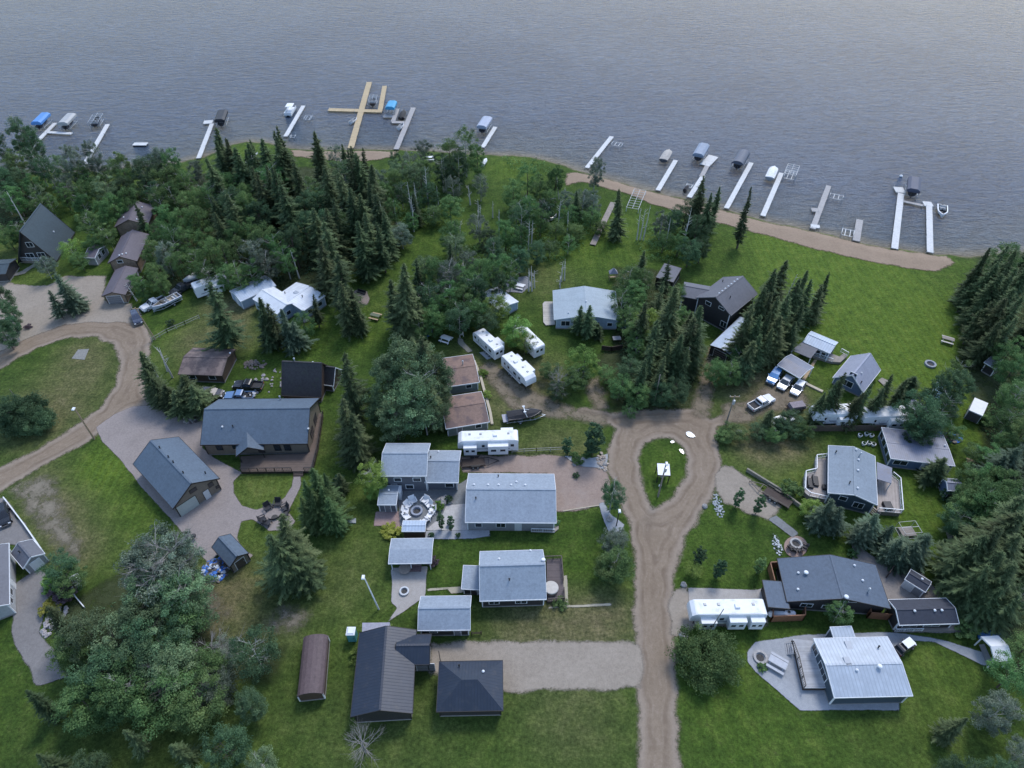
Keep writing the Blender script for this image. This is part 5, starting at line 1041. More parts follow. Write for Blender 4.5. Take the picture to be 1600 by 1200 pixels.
r = thing('dock', 'white dock section stored on the beach grass behind the leftmost spruces', 'dock', *G(393, 248), 0, 0, 'docks along the shore'); seg(r, (386, 257), (399, 239), 1.6, DWHITE, 'walkway').location.z = .3
# boardwalk and stored frames by the beach
a, b = (926, 384), (958, 318); rz, L, (x, y) = hdg(a, b); r = thing('boardwalk', 'grey timber boardwalk leading to the beach left of a narrow spruce', 'boardwalk', x, y, rz); mb = MB(); mb.box(0, 0, .25, L, 1.5, .12); mb.build('boards', planks('board_grey', (.25, .215, .185), .2, .2, 'X'), r)
for s in (-1, 1): mb = MB(); mb.box(0, s*.6, .02, L-.2, .12, .23); mb.build('bearer', TIMBER, r)
landmark('the grey boardwalk', x, y)
a, b = (988, 327), (1000, 298); rz, L, (x, y) = hdg(a, b, 1); r = thing('stored_dock', 'stacked white skeleton dock frames on the beach grass', 'stored dock', x, y, rz); mb = MB(); n = 7
for s in (-1.6, 0, 1.6): mb.bar((-L/2, s, 1.3), (L/2, s, 1.3), .1)
for i in range(9): mb.bar((-L/2+L*i/8, -1.7, 1.3), (-L/2+L*i/8, 1.7, 1.3), .08)
mb.build('frame', plain('worn_white', (.46, .47, .47), .6, .15), r)
for sx in (-1, 1):
    for sy in (-1, 1): mb = MB(); mb.bar((sx*L*.48, sy*1.6, 0), (sx*L*.48, sy*1.6, 1.3), .12); mb.build('leg', WHITE, r)
landmark('the stacked white dock frames', x, y)
# ------------------------------------------------------------------ trees and shrubs
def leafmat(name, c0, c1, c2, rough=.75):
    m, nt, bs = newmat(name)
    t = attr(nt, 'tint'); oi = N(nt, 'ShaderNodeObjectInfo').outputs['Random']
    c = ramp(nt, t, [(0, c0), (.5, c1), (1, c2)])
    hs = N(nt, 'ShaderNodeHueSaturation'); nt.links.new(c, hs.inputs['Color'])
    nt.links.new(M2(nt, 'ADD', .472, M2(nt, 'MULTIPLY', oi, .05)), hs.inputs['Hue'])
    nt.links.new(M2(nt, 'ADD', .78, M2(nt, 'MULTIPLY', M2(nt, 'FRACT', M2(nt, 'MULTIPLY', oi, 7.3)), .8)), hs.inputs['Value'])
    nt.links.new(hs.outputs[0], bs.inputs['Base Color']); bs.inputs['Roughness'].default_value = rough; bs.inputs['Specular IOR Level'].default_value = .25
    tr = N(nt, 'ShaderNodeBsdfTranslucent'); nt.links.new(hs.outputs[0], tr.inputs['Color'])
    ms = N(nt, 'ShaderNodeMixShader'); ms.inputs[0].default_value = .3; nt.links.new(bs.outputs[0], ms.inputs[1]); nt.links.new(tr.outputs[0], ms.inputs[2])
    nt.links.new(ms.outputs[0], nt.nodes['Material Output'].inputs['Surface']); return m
LEAF = {'spruce': leafmat('spruce_needles', (.028, .046, .022), (.066, .098, .042), (.122, .166, .070)),
        'blue': leafmat('blue_spruce_needles', (.036, .062, .038), (.076, .116, .070), (.13, .18, .115)),
        'larch': leafmat('bright_needles', (0.036, 0.066, 0.025), (0.070, 0.118, 0.040), (0.115, 0.172, 0.065)),
        'mid': leafmat('leaves_mid', (0.045, 0.095, 0.032), (0.090, 0.169, 0.056), (0.161, 0.256, 0.092)),
        'light': leafmat('leaves_light', (0.079, 0.144, 0.032), (0.146, 0.242, 0.053), (0.239, 0.351, 0.089)),
        'dark': leafmat('leaves_dark', (0.030, 0.065, 0.032), (0.057, 0.108, 0.051), (0.101, 0.173, 0.082)),
        'poplar': leafmat('leaves_poplar', (0.056, 0.097, 0.048), (0.112, 0.174, 0.084), (0.194, 0.271, 0.139)),
        'silver': leafmat('leaves_silver', (0.064, 0.093, 0.065), (0.121, 0.161, 0.112), (0.209, 0.257, 0.189)),
        'yellow': leafmat('leaves_yellow', (0.145, 0.189, 0.032), (0.261, 0.290, 0.048), (0.377, 0.392, 0.097)),
        'plum': leafmat('leaves_plum', (0.051, 0.036, 0.044), (0.087, 0.065, 0.078), (0.138, 0.109, 0.122)),
        'dead': leafmat('dead_twigs', (0.145, 0.138, 0.147), (0.246, 0.239, 0.260), (0.377, 0.362, 0.390))}
BARK = plain('brown_bark', (.10, .08, .065), .9, .3, 4); BIRCH = plain('pale_bark', (.42, .40, .37), .85, .3, 3)
def finish(name, V, F, tint, mat):
    me = bpy.data.meshes.new(name); k = F.shape[1]
    me.vertices.add(len(V)); me.vertices.foreach_set('co', V.astype(np.float32).ravel())
    me.loops.add(F.size); me.loops.foreach_set('vertex_index', F.astype(np.int32).ravel())
    me.polygons.add(len(F)); me.polygons.foreach_set('loop_start', np.arange(0, F.size, k, dtype=np.int32))
    me.materials.append(mat); me.update(calc_edges=True)
    a = me.attributes.new('tint', 'FLOAT', 'FACE'); a.data.foreach_set('value', tint.astype(np.float32)); return me
def spruce_mesh(seed, h=14.0, Rm=2.4, skirt=.07, sparse=1.0, gap=.16):
    """whorls of drooping boughs, each bough a spine with side sprays"""
    g = np.random.default_rng(seed); V = []; F = []; T = []
    z = h*skirt; lumps = [(g.uniform(0, 6.28), g.uniform(0, 1), g.uniform(-.38, .34)) for _ in range(16)]
    while z < h*.985:
        t = (z-h*skirt)/(h*(1-skirt)); r = Rm*((1-t)**.78)*(.78+.4*g.random())+.12
        if t < .14: r *= .66+2.4*t
        nb = int((6+6*(1-t))*sparse)+1; a0 = g.uniform(0, 6.28)
        for b in range(nb):
            if g.random() < gap: continue
            a = a0+6.2832*b/nb+g.uniform(-.3, .3); k = 1.0
            for la, lt, ls in lumps:
                if abs((a-la+math.pi) % 6.2832-math.pi) < .8 and abs(t-lt) < .10: k += ls
            rr = r*g.uniform(.55, 1.18)*max(.35, k)
            if g.random() < .06: rr *= 1.35
            droop = g.uniform(.15, .5)*(1-.5*t); tn = g.uniform(.05, .55)
            ca, sa = math.cos(a), math.sin(a); ns = max(3, int(rr/.2))
            for q_ in range(ns+1):
                f = (q_+.15)/(ns+.3)*.96+.04; x = rr*f; zz = z-droop*rr*f**1.3+.25*rr*max(0, f-.6)
                L = (.16+.26*rr*(1-f)+.10)*g.uniform(.6, 1.3)*(.6+.4*min(1, rr))
                for s in (-1, 1):
                    ang = a+s*g.uniform(.45, 1.2); lx, ly = math.cos(ang)*L, math.sin(ang)*L; dz = -L*g.uniform(-.1, .6)
                    w = .09+.07*rr
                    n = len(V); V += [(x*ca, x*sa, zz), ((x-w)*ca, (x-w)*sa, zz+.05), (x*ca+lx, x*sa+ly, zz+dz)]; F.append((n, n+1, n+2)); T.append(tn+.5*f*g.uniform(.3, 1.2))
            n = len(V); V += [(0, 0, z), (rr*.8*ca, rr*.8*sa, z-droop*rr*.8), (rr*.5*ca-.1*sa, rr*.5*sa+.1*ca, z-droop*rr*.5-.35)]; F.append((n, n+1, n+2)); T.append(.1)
        z += (.27+.13*(1-t))*g.uniform(.75, 1.25)
    for k in range(5):
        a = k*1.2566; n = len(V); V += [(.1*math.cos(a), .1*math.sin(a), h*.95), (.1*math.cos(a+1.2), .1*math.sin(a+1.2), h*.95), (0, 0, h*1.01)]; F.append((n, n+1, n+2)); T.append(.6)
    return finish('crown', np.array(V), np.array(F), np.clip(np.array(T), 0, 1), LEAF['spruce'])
def trunk_mesh(h, r, mat, limbs=0, seed=0, base=.35, spread=.3, twigs=0):
    rd = random.Random(seed); mb = MB(); mb.cone((0, 0, -.2), (0, 0, h), r, r*.18, 8)
    for i in range(limbs):
        z = h*(base+(.9-base)*i/max(1, limbs-1)); a = rd.uniform(0, 6.28); l = h*spread*(1-.5*(z/h))*rd.uniform(.7, 1.2); e = (math.cos(a)*l, math.sin(a)*l, z+l*rd.uniform(.5, 1.0))
        mb.cone((0, 0, z), e, r*.42*(1-.5*z/h), r*.08, 5, False)
        for j in range(twigs):
            b = a+rd.uniform(-1, 1); l2 = l*rd.uniform(.3, .6); f = rd.uniform(.4, .95); s_ = (e[0]*f, e[1]*f, z+(e[2]-z)*f)
            mb.cone(s_, (s_[0]+math.cos(b)*l2, s_[1]+math.sin(b)*l2, s_[2]+l2*rd.uniform(.3, .9)), r*.09, r*.03, 4, False)
    return mb.mesh('trunk', mat)
def leafy_mesh(seed, h=10.0, Rm=3.2, zc=.60, zr=.42, clumps=84, per=150, size=.2, hollow=.35):
    """leaf-sized faces in clumps spread through an uneven crown"""
    g = np.random.default_rng(seed); Vs = []; T = []
    lob = [(g.uniform(0, 6.28), g.uniform(-.5, .8), g.uniform(.75, 1.2)) for _ in range(7)]
    for c in range(clumps):
        while True:
            p = g.uniform(-1, 1, 3); d = np.linalg.norm(p)
            if hollow < d < 1: break
        a = math.atan2(p[1], p[0]); k = 1.0
        for la, lz, lr in lob:
            if abs((a-la+math.pi) % 6.2832-math.pi) < .7 and abs(p[2]-lz) < .6: k = lr
        ctr = np.array([p[0]*Rm*k, p[1]*Rm*k, h*zc+p[2]*h*zr*(.85+.15*k)]); cr = Rm*g.uniform(.14, .33)
        n = int(per*g.uniform(.6, 1.4)); q = g.normal(0, 1, (n, 3)); q /= np.linalg.norm(q, axis=1)[:, None]; q *= (g.random(n)**.45*cr)[:, None]; q[:, 2] *= .65
        nrm = q/cr+g.normal(0, .55, (n, 3))+np.array([0, 0, .6]); nrm /= np.linalg.norm(nrm, axis=1)[:, None]
        t1 = np.cross(nrm, g.normal(0, 1, (n, 3))); t1 /= np.linalg.norm(t1, axis=1)[:, None]; t2 = np.cross(nrm, t1)
        s = (size*g.uniform(.55, 1.25, n))[:, None]; C = ctr+q
        Vs.append(np.stack([C-t1*s*.5, C-t2*s*.34, C+t1*s*.6, C+t2*s*.34], 1)); ct = g.uniform(.22, .78)
        T.append(np.clip(ct+g.normal(0, .2, n), 0, 1))
    V = np.concatenate(Vs); n = len(V); F = np.arange(n*4).reshape(n, 4)
    return finish('crown', V.reshape(-1, 3), F, np.concatenate(T), LEAF['mid'])
SPR = [spruce_mesh(11, 14, 2.5), spruce_mesh(12, 14, 2.3, .05), spruce_mesh(13, 14, 2.8, .06), spruce_mesh(14, 14, 2.1, .12, .8, .3), spruce_mesh(15, 14, 2.6, .04, 1.1), spruce_mesh(16, 14, 2.4, .15, .75, .3), spruce_mesh(17, 14, 2.5, .08, .9, .24), spruce_mesh(18, 14, 2.7, .06, 1.0, .2)]
SPT = trunk_mesh(13.4, .22, BARK)
LFY = [leafy_mesh(21), leafy_mesh(22, clumps=90), leafy_mesh(23, zr=.46, zc=.55, clumps=86), leafy_mesh(24, clumps=56, per=125, hollow=.5), leafy_mesh(25, zc=.54, zr=.46, clumps=95), leafy_mesh(26, clumps=66, per=125), leafy_mesh(35, Rm=2.7, zr=.44, zc=.57, clumps=66)]
LFT = [trunk_mesh(8.4, .2, BARK, 8, 31, .3, .30, 3), trunk_mesh(9.4, .15, BIRCH, 12, 32, .3, .32, 7)]
COLM = [leafy_mesh(27, 10, 1.5, .54, .46, 70, 80, .3, .3)]
BSH = [leafy_mesh(28, 2.0, 1.25, .5, .5, 40, 70, .2, .3), leafy_mesh(29, 2.0, 1.35, .46, .5, 44, 70, .2, .3)]
RND = leafy_mesh(36, 4.6, 4.2, .47, .5, 150, 170, .22, .5)
DEADT = trunk_mesh(9.5, .17, plain('grey_dead_wood', (.20, .19, .18), .9, .3, 3), 26, 51, .18, .34, 11)
WBARK = plain('white_bark', (.50, .48, .45), .85, .25, 3)
SNAG = [trunk_mesh(10, .21, WBARK, 5, 41, .5, .10, 1), trunk_mesh(10, .19, WBARK, 3, 42, .6, .08, 0), trunk_mesh(10, .2, WBARK, 8, 43, .4, .13, 2)]
TREES = []; trd = random.Random(5)
def tree(kind, x, y, h, w=None, col=None, var=None):
    z = float(terrain(np.array([x]), np.array([y]))[0])
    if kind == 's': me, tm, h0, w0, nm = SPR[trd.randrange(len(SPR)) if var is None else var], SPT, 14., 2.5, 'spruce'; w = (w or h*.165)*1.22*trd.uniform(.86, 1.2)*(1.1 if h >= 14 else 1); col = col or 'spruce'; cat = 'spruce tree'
    elif kind == 'd': me, tm, h0, w0, nm = LFY[trd.randrange(len(LFY)) if var is None else var], LFT[1 if col == 'silver' or trd.random() < .35 else 0], 10., 3.2, 'leafy_tree'; w = w or h*.32; col = col or 'mid'; cat = 'leafy tree'
    elif kind == 'c': me, tm, h0, w0, nm = COLM[0], LFT[0], 10., 1.5, 'columnar_tree'; w = w or 1.2; col = col or 'dark'; cat = 'columnar tree'
    elif kind == 'x': me, tm, h0, w0, nm = None, DEADT, 10., 2.6, 'dead_tree'; w = w or 2; col = 'dead'; cat = 'dead tree'
    elif kind == 'b': me, tm, h0, w0, nm = (RND, None, 4.6, 4.2, 'shrub') if h > 4 else (BSH[trd.randrange(2)], None, 2., 1.3, 'shrub'); w = w or 1.3; col = col or 'mid'; cat = 'shrub'
    elif kind == 'p': me, tm, h0, w0, nm = None, SNAG[trd.randrange(3)], 10., 1., 'bare_trunk'; w = w or 1.; col = 'pale'; cat = 'dead tree'
    r = thing(nm, None, cat, x, y, trd.uniform(0, 6.28), z); lean = R(3.5 if kind in 'sd' else 1.5 if kind != 'p' else 5); r.rotation_euler.x = trd.gauss(0, .5)*lean; r.rotation_euler.y = trd.gauss(0, .5)*lean
    if me:
        c = bpy.data.objects.new('crown' if kind != 'b' else 'foliage', me); COL.objects.link(c); c.parent = r; c.scale = (w/w0, w/w0, h/h0)
        if col in LEAF and me.materials[0] is not LEAF[col]: c.material_slots[0].link = 'OBJECT'; c.material_slots[0].material = LEAF[col]
    if tm:
        k = h/h0; tw = k if kind != 'c' else .35
        if kind == 'p': tw = 1
        if kind == 'x': tw = w/2.4
        t = bpy.data.objects.new('trunk', tm); COL.objects.link(t); t.parent = r; t.scale = (tw, tw, k)
    TREES.append((kind, x, y, z, h, w, col, r)); return r
def T(kind, px, py, h, w=None, col=None):
    if kind == 'd' and py < 430 and w and h > 6: w *= .88
    x, y = G(px, py, h); return tree(kind, x, y, h, w, col)
S_ = '''340,219,14 352,214,15 212,316,11 74,455,7.5,2.3,blue 88,425,10,2.7,blue 98,441,8,2.3,blue 405,215,17 421,201,20 432,197,20 487,205,19 547,232,19 564,236,18 442,287,17 425,260,18 505,255,18 550,290,17 560,300,15 486,326,14 507,325,15 517,308,16 572,255,16 575,280,15 460,250,17 535,265,17 402,270,16 415,257,17 367,228,15 385,225,16 355,300,15 335,330,13
323,440,18,2.9 400,464,13,2.3 418,474,12,2.2 439,484,11,2.2,blue 486,460,9 457,500,8,1.9,blue 505,342,17 522,392,17 545,450,12 530,440,14 497,370,16 555,470,9 585,300,16 570,330,16 590,345,14 600,330,13 560,345,16 622,410,19,2.9 640,440,14 612,432,14 650,470,9
532,549,19,2.6 531,621,15,2.7 545,645,13,2.4 526,739,5.5,1.5 491,731,12.5,2.1,larch 506,742,11.5,1.9,larch 474,752,11,1.9,larch 515,760,9.5,1.8,larch 498,762,10,2,larch 484,770,9.5,1.9,larch 520,782,7,1.6,larch 466,775,9,1.8,larch 508,778,9,1.8,larch 435,802,15,2.4 427,836,14,2.6 452,835,11,2.6 468,870,8,2.5 445,860,10,2.4 660,520,17,3.2 674,590,13,2.6
214,552,11,2.2 225,575,9,2.2 236,590,8,2.2 283,587,9,2.7 300,600,8,2.5 270,610,7,2.2 255,600,7,2
1300,780,8,2.4,blue 1316,792,7,2.1,blue 1372,803,7,2.0,blue 1358,815,6,1.9,blue 1395,820,6,1.8,blue 1450,834,7,1.9,blue 1436,846,6,1.8,blue 1420,856,5.5,1.7,blue 1286,796,5,1.8,blue 1408,842,6,1.8,blue
1322,582,12,1.9 1308,598,10,1.7 1362,600,10.5,1.7 1400,586,11,1.8 1417,592,10,1.6 1292,614,8,1.7 1382,604,9.5,1.6 1345,610,9,1.5 1432,588,6,2 1205,640,6,1.8 1477,716,6,2 1465,725,5,1.8
1572,382,16 1550,385,15 1595,390,17 1567,425,15 1587,418,16 1595,462,15 1575,462,14 1555,468,12 1550,442,12 1590,492,13 1570,500,12 1537,485,9 1530,417,9 1522,442,8 1540,405,12 1560,405,14 1545,462,10 1583,448,14
1592,697,9,2.8,blue 1575,712,8,2.6,blue 1595,805,14,3.2 1562,822,14,3.2 1545,835,12,3 1525,850,10,2.8 1597,837,13,3 1570,862,12,3 1550,882,11,2.8 1590,887,12,3 1532,895,9,2.5 1562,912,9,2.6 1592,925,9,2.6 1580,800,13,3 1610,780,14,3.2
1057,449,17,2.8 1095,475,13,2.4 1085,497,14,2.4 1047,455,14 1007,472,13,2.4 1090,510,12,2.3 1062,520,12,2.3 1037,555,11 1005,560,11 1075,540,10 1030,500,13 1020,530,11 1046,530,11 922,476,9,2 907,478,8,1.9 936,505,4,1.2
1225,405,15,3 1213,415,15 1262,420,15,2.2 1300,425,11,1.8 1250,437,14,2.3 1237,462,13,2.6 1257,475,11 1215,465,14 1205,455,15 1225,492,12,2.7 1245,500,9 1207,510,11 1285,445,10,1.9 1270,440,12,2 1175,475,15,2.6 1197,447,16,2.5 1190,520,10 1175,530,10,2.3 1186,490,13,2.4 1200,485,13
972,297,14,2 1102,274,16,2.4 1125,290,13,2 1113,300,13,2 1178,290,17,1.9 1094,300,12,2'''
D_ = '''612,530,15,4.6,poplar 642,538,15,4.6,poplar 602,566,14,4.4,poplar 653,573,14,4.2,poplar 628,598,13,4.6,poplar 676,562,12,3.6,poplar 592,600,11,3.8,poplar 680,612,9,3,poplar 660,620,10,3.4,poplar 612,628,10,3.8,poplar 580,725,8,2.3,light 584,752,5,1.8,light
236,838,13,4.4,silver 262,850,12,4,silver 205,860,12,4,silver 270,900,11,3.8,poplar 285,942,8,3.4,dark 215,935,10,4,poplar 240,875,12,4.2,silver 225,900,11,4,poplar
120,965,9,3.3,poplar 160,985,9.5,3.5,poplar 220,970,10.5,3.6,dark 250,1000,9.5,3.5,poplar 200,1012,9.5,3.4,dark 140,1030,9,3.4,dark 262,1032,9,3.4,poplar 310,1030,7,2.8 385,1002,9,3.4,dark 345,1010,5,2.5,silver 180,1062,9,4 235,1070,9,4 300,1080,8,3.5 110,1080,8,3.5 80,872,6.5,2.6,dark 95,895,5.5,2.5,mid 270,962,8,3.6 325,1062,6,3,silver 100,1000,7,3
10,175,15,3.6,dark 30,185,14,3.6,dark 42,228,12,3.2,dark 100,225,13,3.6,silver 133,215,14,2.6,silver 180,237,11,3.4 215,242,10,3.2,silver 240,230,12,3,silver 258,226,13,3 280,266,10,3 300,250,9,2.8,silver 62,240,12,3.2,dark 55,302,8,2.8 70,305,7,2.6 90,287,8,2.8 20,347,7,2.8 0,352,7,3 105,376,6,3,light 62,402,6,2.2,silver 130,330,9,3.2 150,312,10,3.2 170,302,10,3.2 120,302,8,3 190,292,10,3.2 210,285,9,3 160,352,7,2.8 140,367,6,2.4 118,395,5,2.2 190,262,9,3 -15,200,14,3.6,dark -10,260,11,3.4,dark 12,290,9,3
-8,447,9,2.3,dark -3,472,8,2.3,dark 6,494,6.5,2,dark -10,500,8,3,dark 0,622,8,3,dark 470,488,7,2.4
240,290,11,3.4 262,285,11,3.4 285,300,10,3.3 300,320,11,3.4 275,325,10,3.2 250,320,9,3.2 240,345,9,3 262,350,10,3.2 285,355,10,3.2 310,355,10,3.2 250,380,9,3,silver 230,375,8,3 275,385,9,3 300,390,9,3 325,370,11,3.3 345,380,10,3.2 365,370,11,3.3 390,372,11,3.6,silver 420,362,11,3.6 410,395,9,3.2,silver 440,385,9,3.2 385,405,9,3.2 365,410,9,3 345,412,8,3 315,410,8,3 232,412,8,2.6 242,425,7,2.4 214,438,6,2 207,428,5,1.8 320,285,10,3 330,262,9,2.8 300,290,10,3 380,300,12,3.4 385,340,11,3.4 360,345,11,3.2 450,350,12,3.2,dark 470,330,12,3.2,dark
725,197,15,4.2 700,214,13,4 745,222,12,3.2 702,304,8,4,mid 750,272,8,2.8,silver 625,350,7,3,silver 637,237,9,3,silver 520,225,9,2.6,silver 690,240,11,3.2,dark 715,240,11,3.4,dark 660,245,9,2.8 648,300,7,2.6 676,320,6,2.6 640,330,6,2.4 615,262,9,2.8 600,285,9,2.8 612,310,8,2.6 590,262,9,2.6,silver
762,360,8,3,dark 790,342,9,3 680,402,10,3.4 700,405,11,3.3,silver 725,417,10,3.4 750,405,10,3.4 775,395,10,3.3 797,405,9,3 700,442,10,3.4 725,450,10,3.3 687,462,9,3 745,467,8,3 775,462,8,2.8,light 760,485,7,2.8,dark 806,498,7.5,3,light 770,372,9,3,dark 812,385,8,2.8,dark 840,375,7,2.8,dark 815,350,9,3 740,430,10,3.2,dark 715,475,9,3,dark 670,440,10,3,dark 672,480,8,2.6 655,500,6,2.2 780,420,9,3,dark 820,520,6,2.4,light
870,257,10,3 825,255,9,3.4 800,280,9,3.2 845,275,9,3 807,312,9,3 827,305,10,3 932,245,10,2.7,silver 912,296,7,3,silver 925,325,6,2.8 890,320,7,2.8 900,350,5,2.6 870,345,6,2.6 845,325,8,2.8 940,345,4,2.2 860,375,5,2.4
1075,312,9,3.3,dark 1055,326,8,3,dark 1037,330,8,2.6,silver 1095,332,10,3,dark 1065,362,7,3 1082,372,8,3,dark 1040,362,6,2.4 1100,372,7,2.6,dark
1020,487,9,3,light 985,417,9,3.4 995,437,9,3.3 975,455,8,3 1008,420,8,3 1000,500,8,2.8 985,480,7,2.8 915,545,8,3.7,light 905,572,6,3,mid 970,590,6,2.6 985,560,7,2.6,dark 1000,600,6,2.4 1040,600,6,2.4,dark 1060,595,6,2.4,dark 1127,565,6,2.5 1147,567,6,2.4 1165,560,6,2.4,dark 1158,545,6,2.2 950,575,4,2 870,600,4,2,dark 860,570,4,2 985,635,3,1.6
960,754,8,1.9,dark 964,832,5,2.3,silver 966,868,6,2.8 955,875,5,2.4 1320,946,5,1.9 1087,884,3.2,1.4,light  1272,786,4,1.8,light 1240,645,4,2.2,dark 1225,656,4,2,dark 1260,662,4,2 1215,668,3.5,2 1250,668,3,1.8,dark 1188,665,3.5,1.8,dark 1150,668,3,2.6 1135,672,2.5,1.8
1450,618,10,3.4,dark 1465,640,9,3.4,dark 1445,655,7,3,dark 1490,615,9,2.6,dark 1480,590,9,2.6,dark 1500,580,9,2.8,dark 1505,560,8,2.6 1515,590,8,2.6,dark 1490,660,5,2.6 1550,755,9,3.2 1537,762,8,3 1562,775,9,3.4 1525,782,7,3 1580,740,8,3 1560,730,7,2.8 1530,735,6,2.6 1590,760,9,3 1510,800,6,2.6,dark 1595,560,8,3 1600,600,8,3 1590,640,7,2.8 1610,660,8,3 1618,1000,6,2.4 1600,1040,7,2.8 1615,915,9,3,dark 1590,530,9,3 1585,680,5,2.6 1552,700,5,2.6 1530,700,4,2.2'''
for blk, k in ((S_, 's'), (D_, 'd')):
    for it in blk.split():
        q = it.split(','); T(k, float(q[0]), float(q[1]), float(q[2]), float(q[3]) if len(q) > 3 else None, q[4] if len(q) > 4 else None)
for q in ((932, 662, 8.5, 1.7, 'dark'), (887, 684, 4.5, .9, 'dark'), (687, 801, 4.5, .62, 'dark'), (703, 806, 4.2, .55, 'dark'), (1160, 764, 5.2, .8, 'dark'), (1193, 774, 5.2, .85, 'dark'), (1098, 856, 5, .9, 'dark'), (1130, 876, 5, .9, 'dark'), (1194, 872, 4.5, .8, 'mid'), (925, 690, 3, .9, 'dark')): T('c', *q)
T('x', 875, 578, 7, 2.0); T('x', 640, 625, 9, 3.4); T('x', 240, 1040, 8, 3); T('x', 325, 1005, 6, 2.6); T('x', 255, 850, 13, 4.0); T('x', 220, 870, 12, 3.8); T('x', 700, 412, 11, 2.8); T('x', 560, 1150, 6, 2)
for q in ((1101, 1040, 4.6, 4.3, 'mid'), (42, 662, 5.2, 4.2, 'dark'), (60, 668, 4.2, 3.4, 'dark'), (82, 953, 1.6, 1.5, 'yellow'), (103, 932, 2.2, 2.0, 'plum'), (96, 912, 2.4, 2.2, 'light'), (993, 617, 2.4, 2.1, 'yellow'), (686, 794, 1.4, .9, 'light'), (701, 783, 1.2, .7, 'dark'), (903, 722, 1.1, 1.0, 'mid'), (897, 713, .8, .8, 'mid'), (916, 713, .9, .8, 'mid'), (674, 838, .8, .5, 'dark'), (716, 838, .8, .5, 'dark'), (677, 880, 1.2, .9, 'plum'), (866, 817, 1.0, .9, 'mid'), (875, 944, 1.0, 1.1, 'mid'), (1507, 985, 1.8, 2.0, 'mid'), (1440, 918, 1.2, 1.0, 'light'), (1235, 770, 2.2, 1.8, 'mid'), (1190, 1045, .8, .8, 'mid'), (760, 620, 1.2, 1.2, 'light'), (755, 585, 1.0, 1.0, 'light'), (605, 985, .9, .9, 'light'), (530, 755, 1.6, 1.4, 'dark'), (268, 508, 1.5, .9, 'dark'), (45, 512, .8, .8, 'plum'), (1000, 635, 1.2, 1.1, 'mid'), (1480, 780, 2.0, 1.6, 'dark'), (1330, 868, 1.2, .9, 'mid'), (645, 832, 1.0, .8, 'light'), (612, 832, .9, 1.6, 'yellow'), (560, 1028, 1.2, 1.2, 'light'), (1535, 660, 2, 1.8, 'mid'), (900, 745, .8, .7, 'dark')): x, y = G(q[0], q[1]); tree('b', x, y, *q[2:])
P_ = '''645,345;634,284 650,350;640,295 655,340;655,285 647,362;640,310 670,330;668,262 693,300;695,248 607,385;603,315 697,298;690,243 748,355;747,312 751,355;751,318 770,340;767,313 780,380;774,330 745,365;744,340 714,385;706,345 719,380;722,345 620,350;625,312 573,335;568,305 580,340;576,302
825,400;828,345 830,385;833,344 873,310;872,275 871,360;871,310 886,370;886,330 892,340;893,318 908,340;910,305 1030,370;1042,330 1065,395;1080,325 1040,385;1050,340 995,375;993,325 1000,375;1002,325 1005,375;1010,322 826,455;825,420 831,455;832,417 835,450;838,422 875,450;872,430 877,440;879,408 882,438;885,405 1067,590;1079,543 648,508;643,458 687,455;684,430 468,435;457,390 250,595;228,555 270,590;242,542 262,580;250,545 214,470;206,440 262,420;242,382 258,418;236,384 226,452;214,425 18,330;2,285 42,355;22,300 50,292;36,268 140,282;128,232 240,330;226,290 1222,480;1238,425 1240,490;1248,455 630,520;628,500 782,460;781,432 735,320;732,290 685,320;684,290'''
for it in P_.split():
    b, t = it.split(';'); b = tuple(map(float, b.split(','))); t = tuple(map(float, t.split(','))); x, y = G(*b)
    h = min((abs(PX(x, y, k*.1)[1]-t[1]), k*.1) for k in range(10, 200))[1]; tree('p', x, y, h, .9)
# woods: fill between the trees picked out above
def inside(px, py, poly):
    c = False; n = len(poly)
    for i in range(n):
        (ax, ay), (bx, by) = poly[i], poly[(i+1) % n]
        if (ay > py) != (by > py) and px < (bx-ax)*(py-ay)/(by-ay)+ax: c = not c
    return c
BLD = [(o.location.x, o.location.y, 1.0+.5*math.hypot(*root_info[o.name][:2])) for o in list(bpy.data.objects) if o.name in root_info]
def fill(poly, n, mix_, hr, dmin, seed):
    rd = random.Random(seed); xs = [p[0] for p in poly]; ys = [p[1] for p in poly]; k = 0; tries = 0
    while k < n and tries < n*60:
        tries += 1; px, py = rd.uniform(min(xs), max(xs)), rd.uniform(min(ys), max(ys))
        if not inside(px, py, poly): continue
        x, y = G(px, py)
        if any((x-t[1])**2+(y-t[2])**2 < dmin*dmin for t in TREES if t[0] != 'p'): continue
        if any((x-b[0])**2+(y-b[1])**2 < b[2]**2 for b in BLD): continue
        kind, col = rd.choice(mix_); tree(kind, x, y, rd.uniform(*hr)*(1.25 if kind == 's' else 1), None, col); k += 1
MIXD = [('d', 'mid'), ('d', 'dark'), ('d', 'poplar'), ('d', 'silver'), ('s', 'spruce')]; MIXS = [('s', 'spruce'), ('s', 'spruce'), ('d', 'dark'), ('d', 'mid')]
fill([(235, 300), (330, 285), (420, 280), (560, 285), (600, 330), (600, 400), (545, 420), (480, 425), (420, 425), (340, 412), (250, 412), (238, 380)], 30, MIXS, (8, 13), 3.4, 71)
fill([(620, 265), (740, 268), (755, 320), (690, 345), (625, 370)], 9, MIXD, (7, 10), 3.4, 72)
fill([(700, 400), (790, 360), (860, 360), (850, 420), (790, 440), (745, 500), (660, 505), (650, 450)], 9, MIXD, (7, 10), 3.6, 73)
fill([(845, 320), (935, 320), (925, 375), (870, 410), (840, 380)], 7, MIXD, (5, 8), 3.2, 83)
fill([(970, 430), (1060, 480), (1085, 590), (1070, 630), (975, 635), (960, 545)], 8, MIXS, (6, 9), 3.2, 74)
fill([(0, 285), (75, 285), (75, 345), (-30, 360)], 10, MIXD, (7, 10), 3.2, 75)
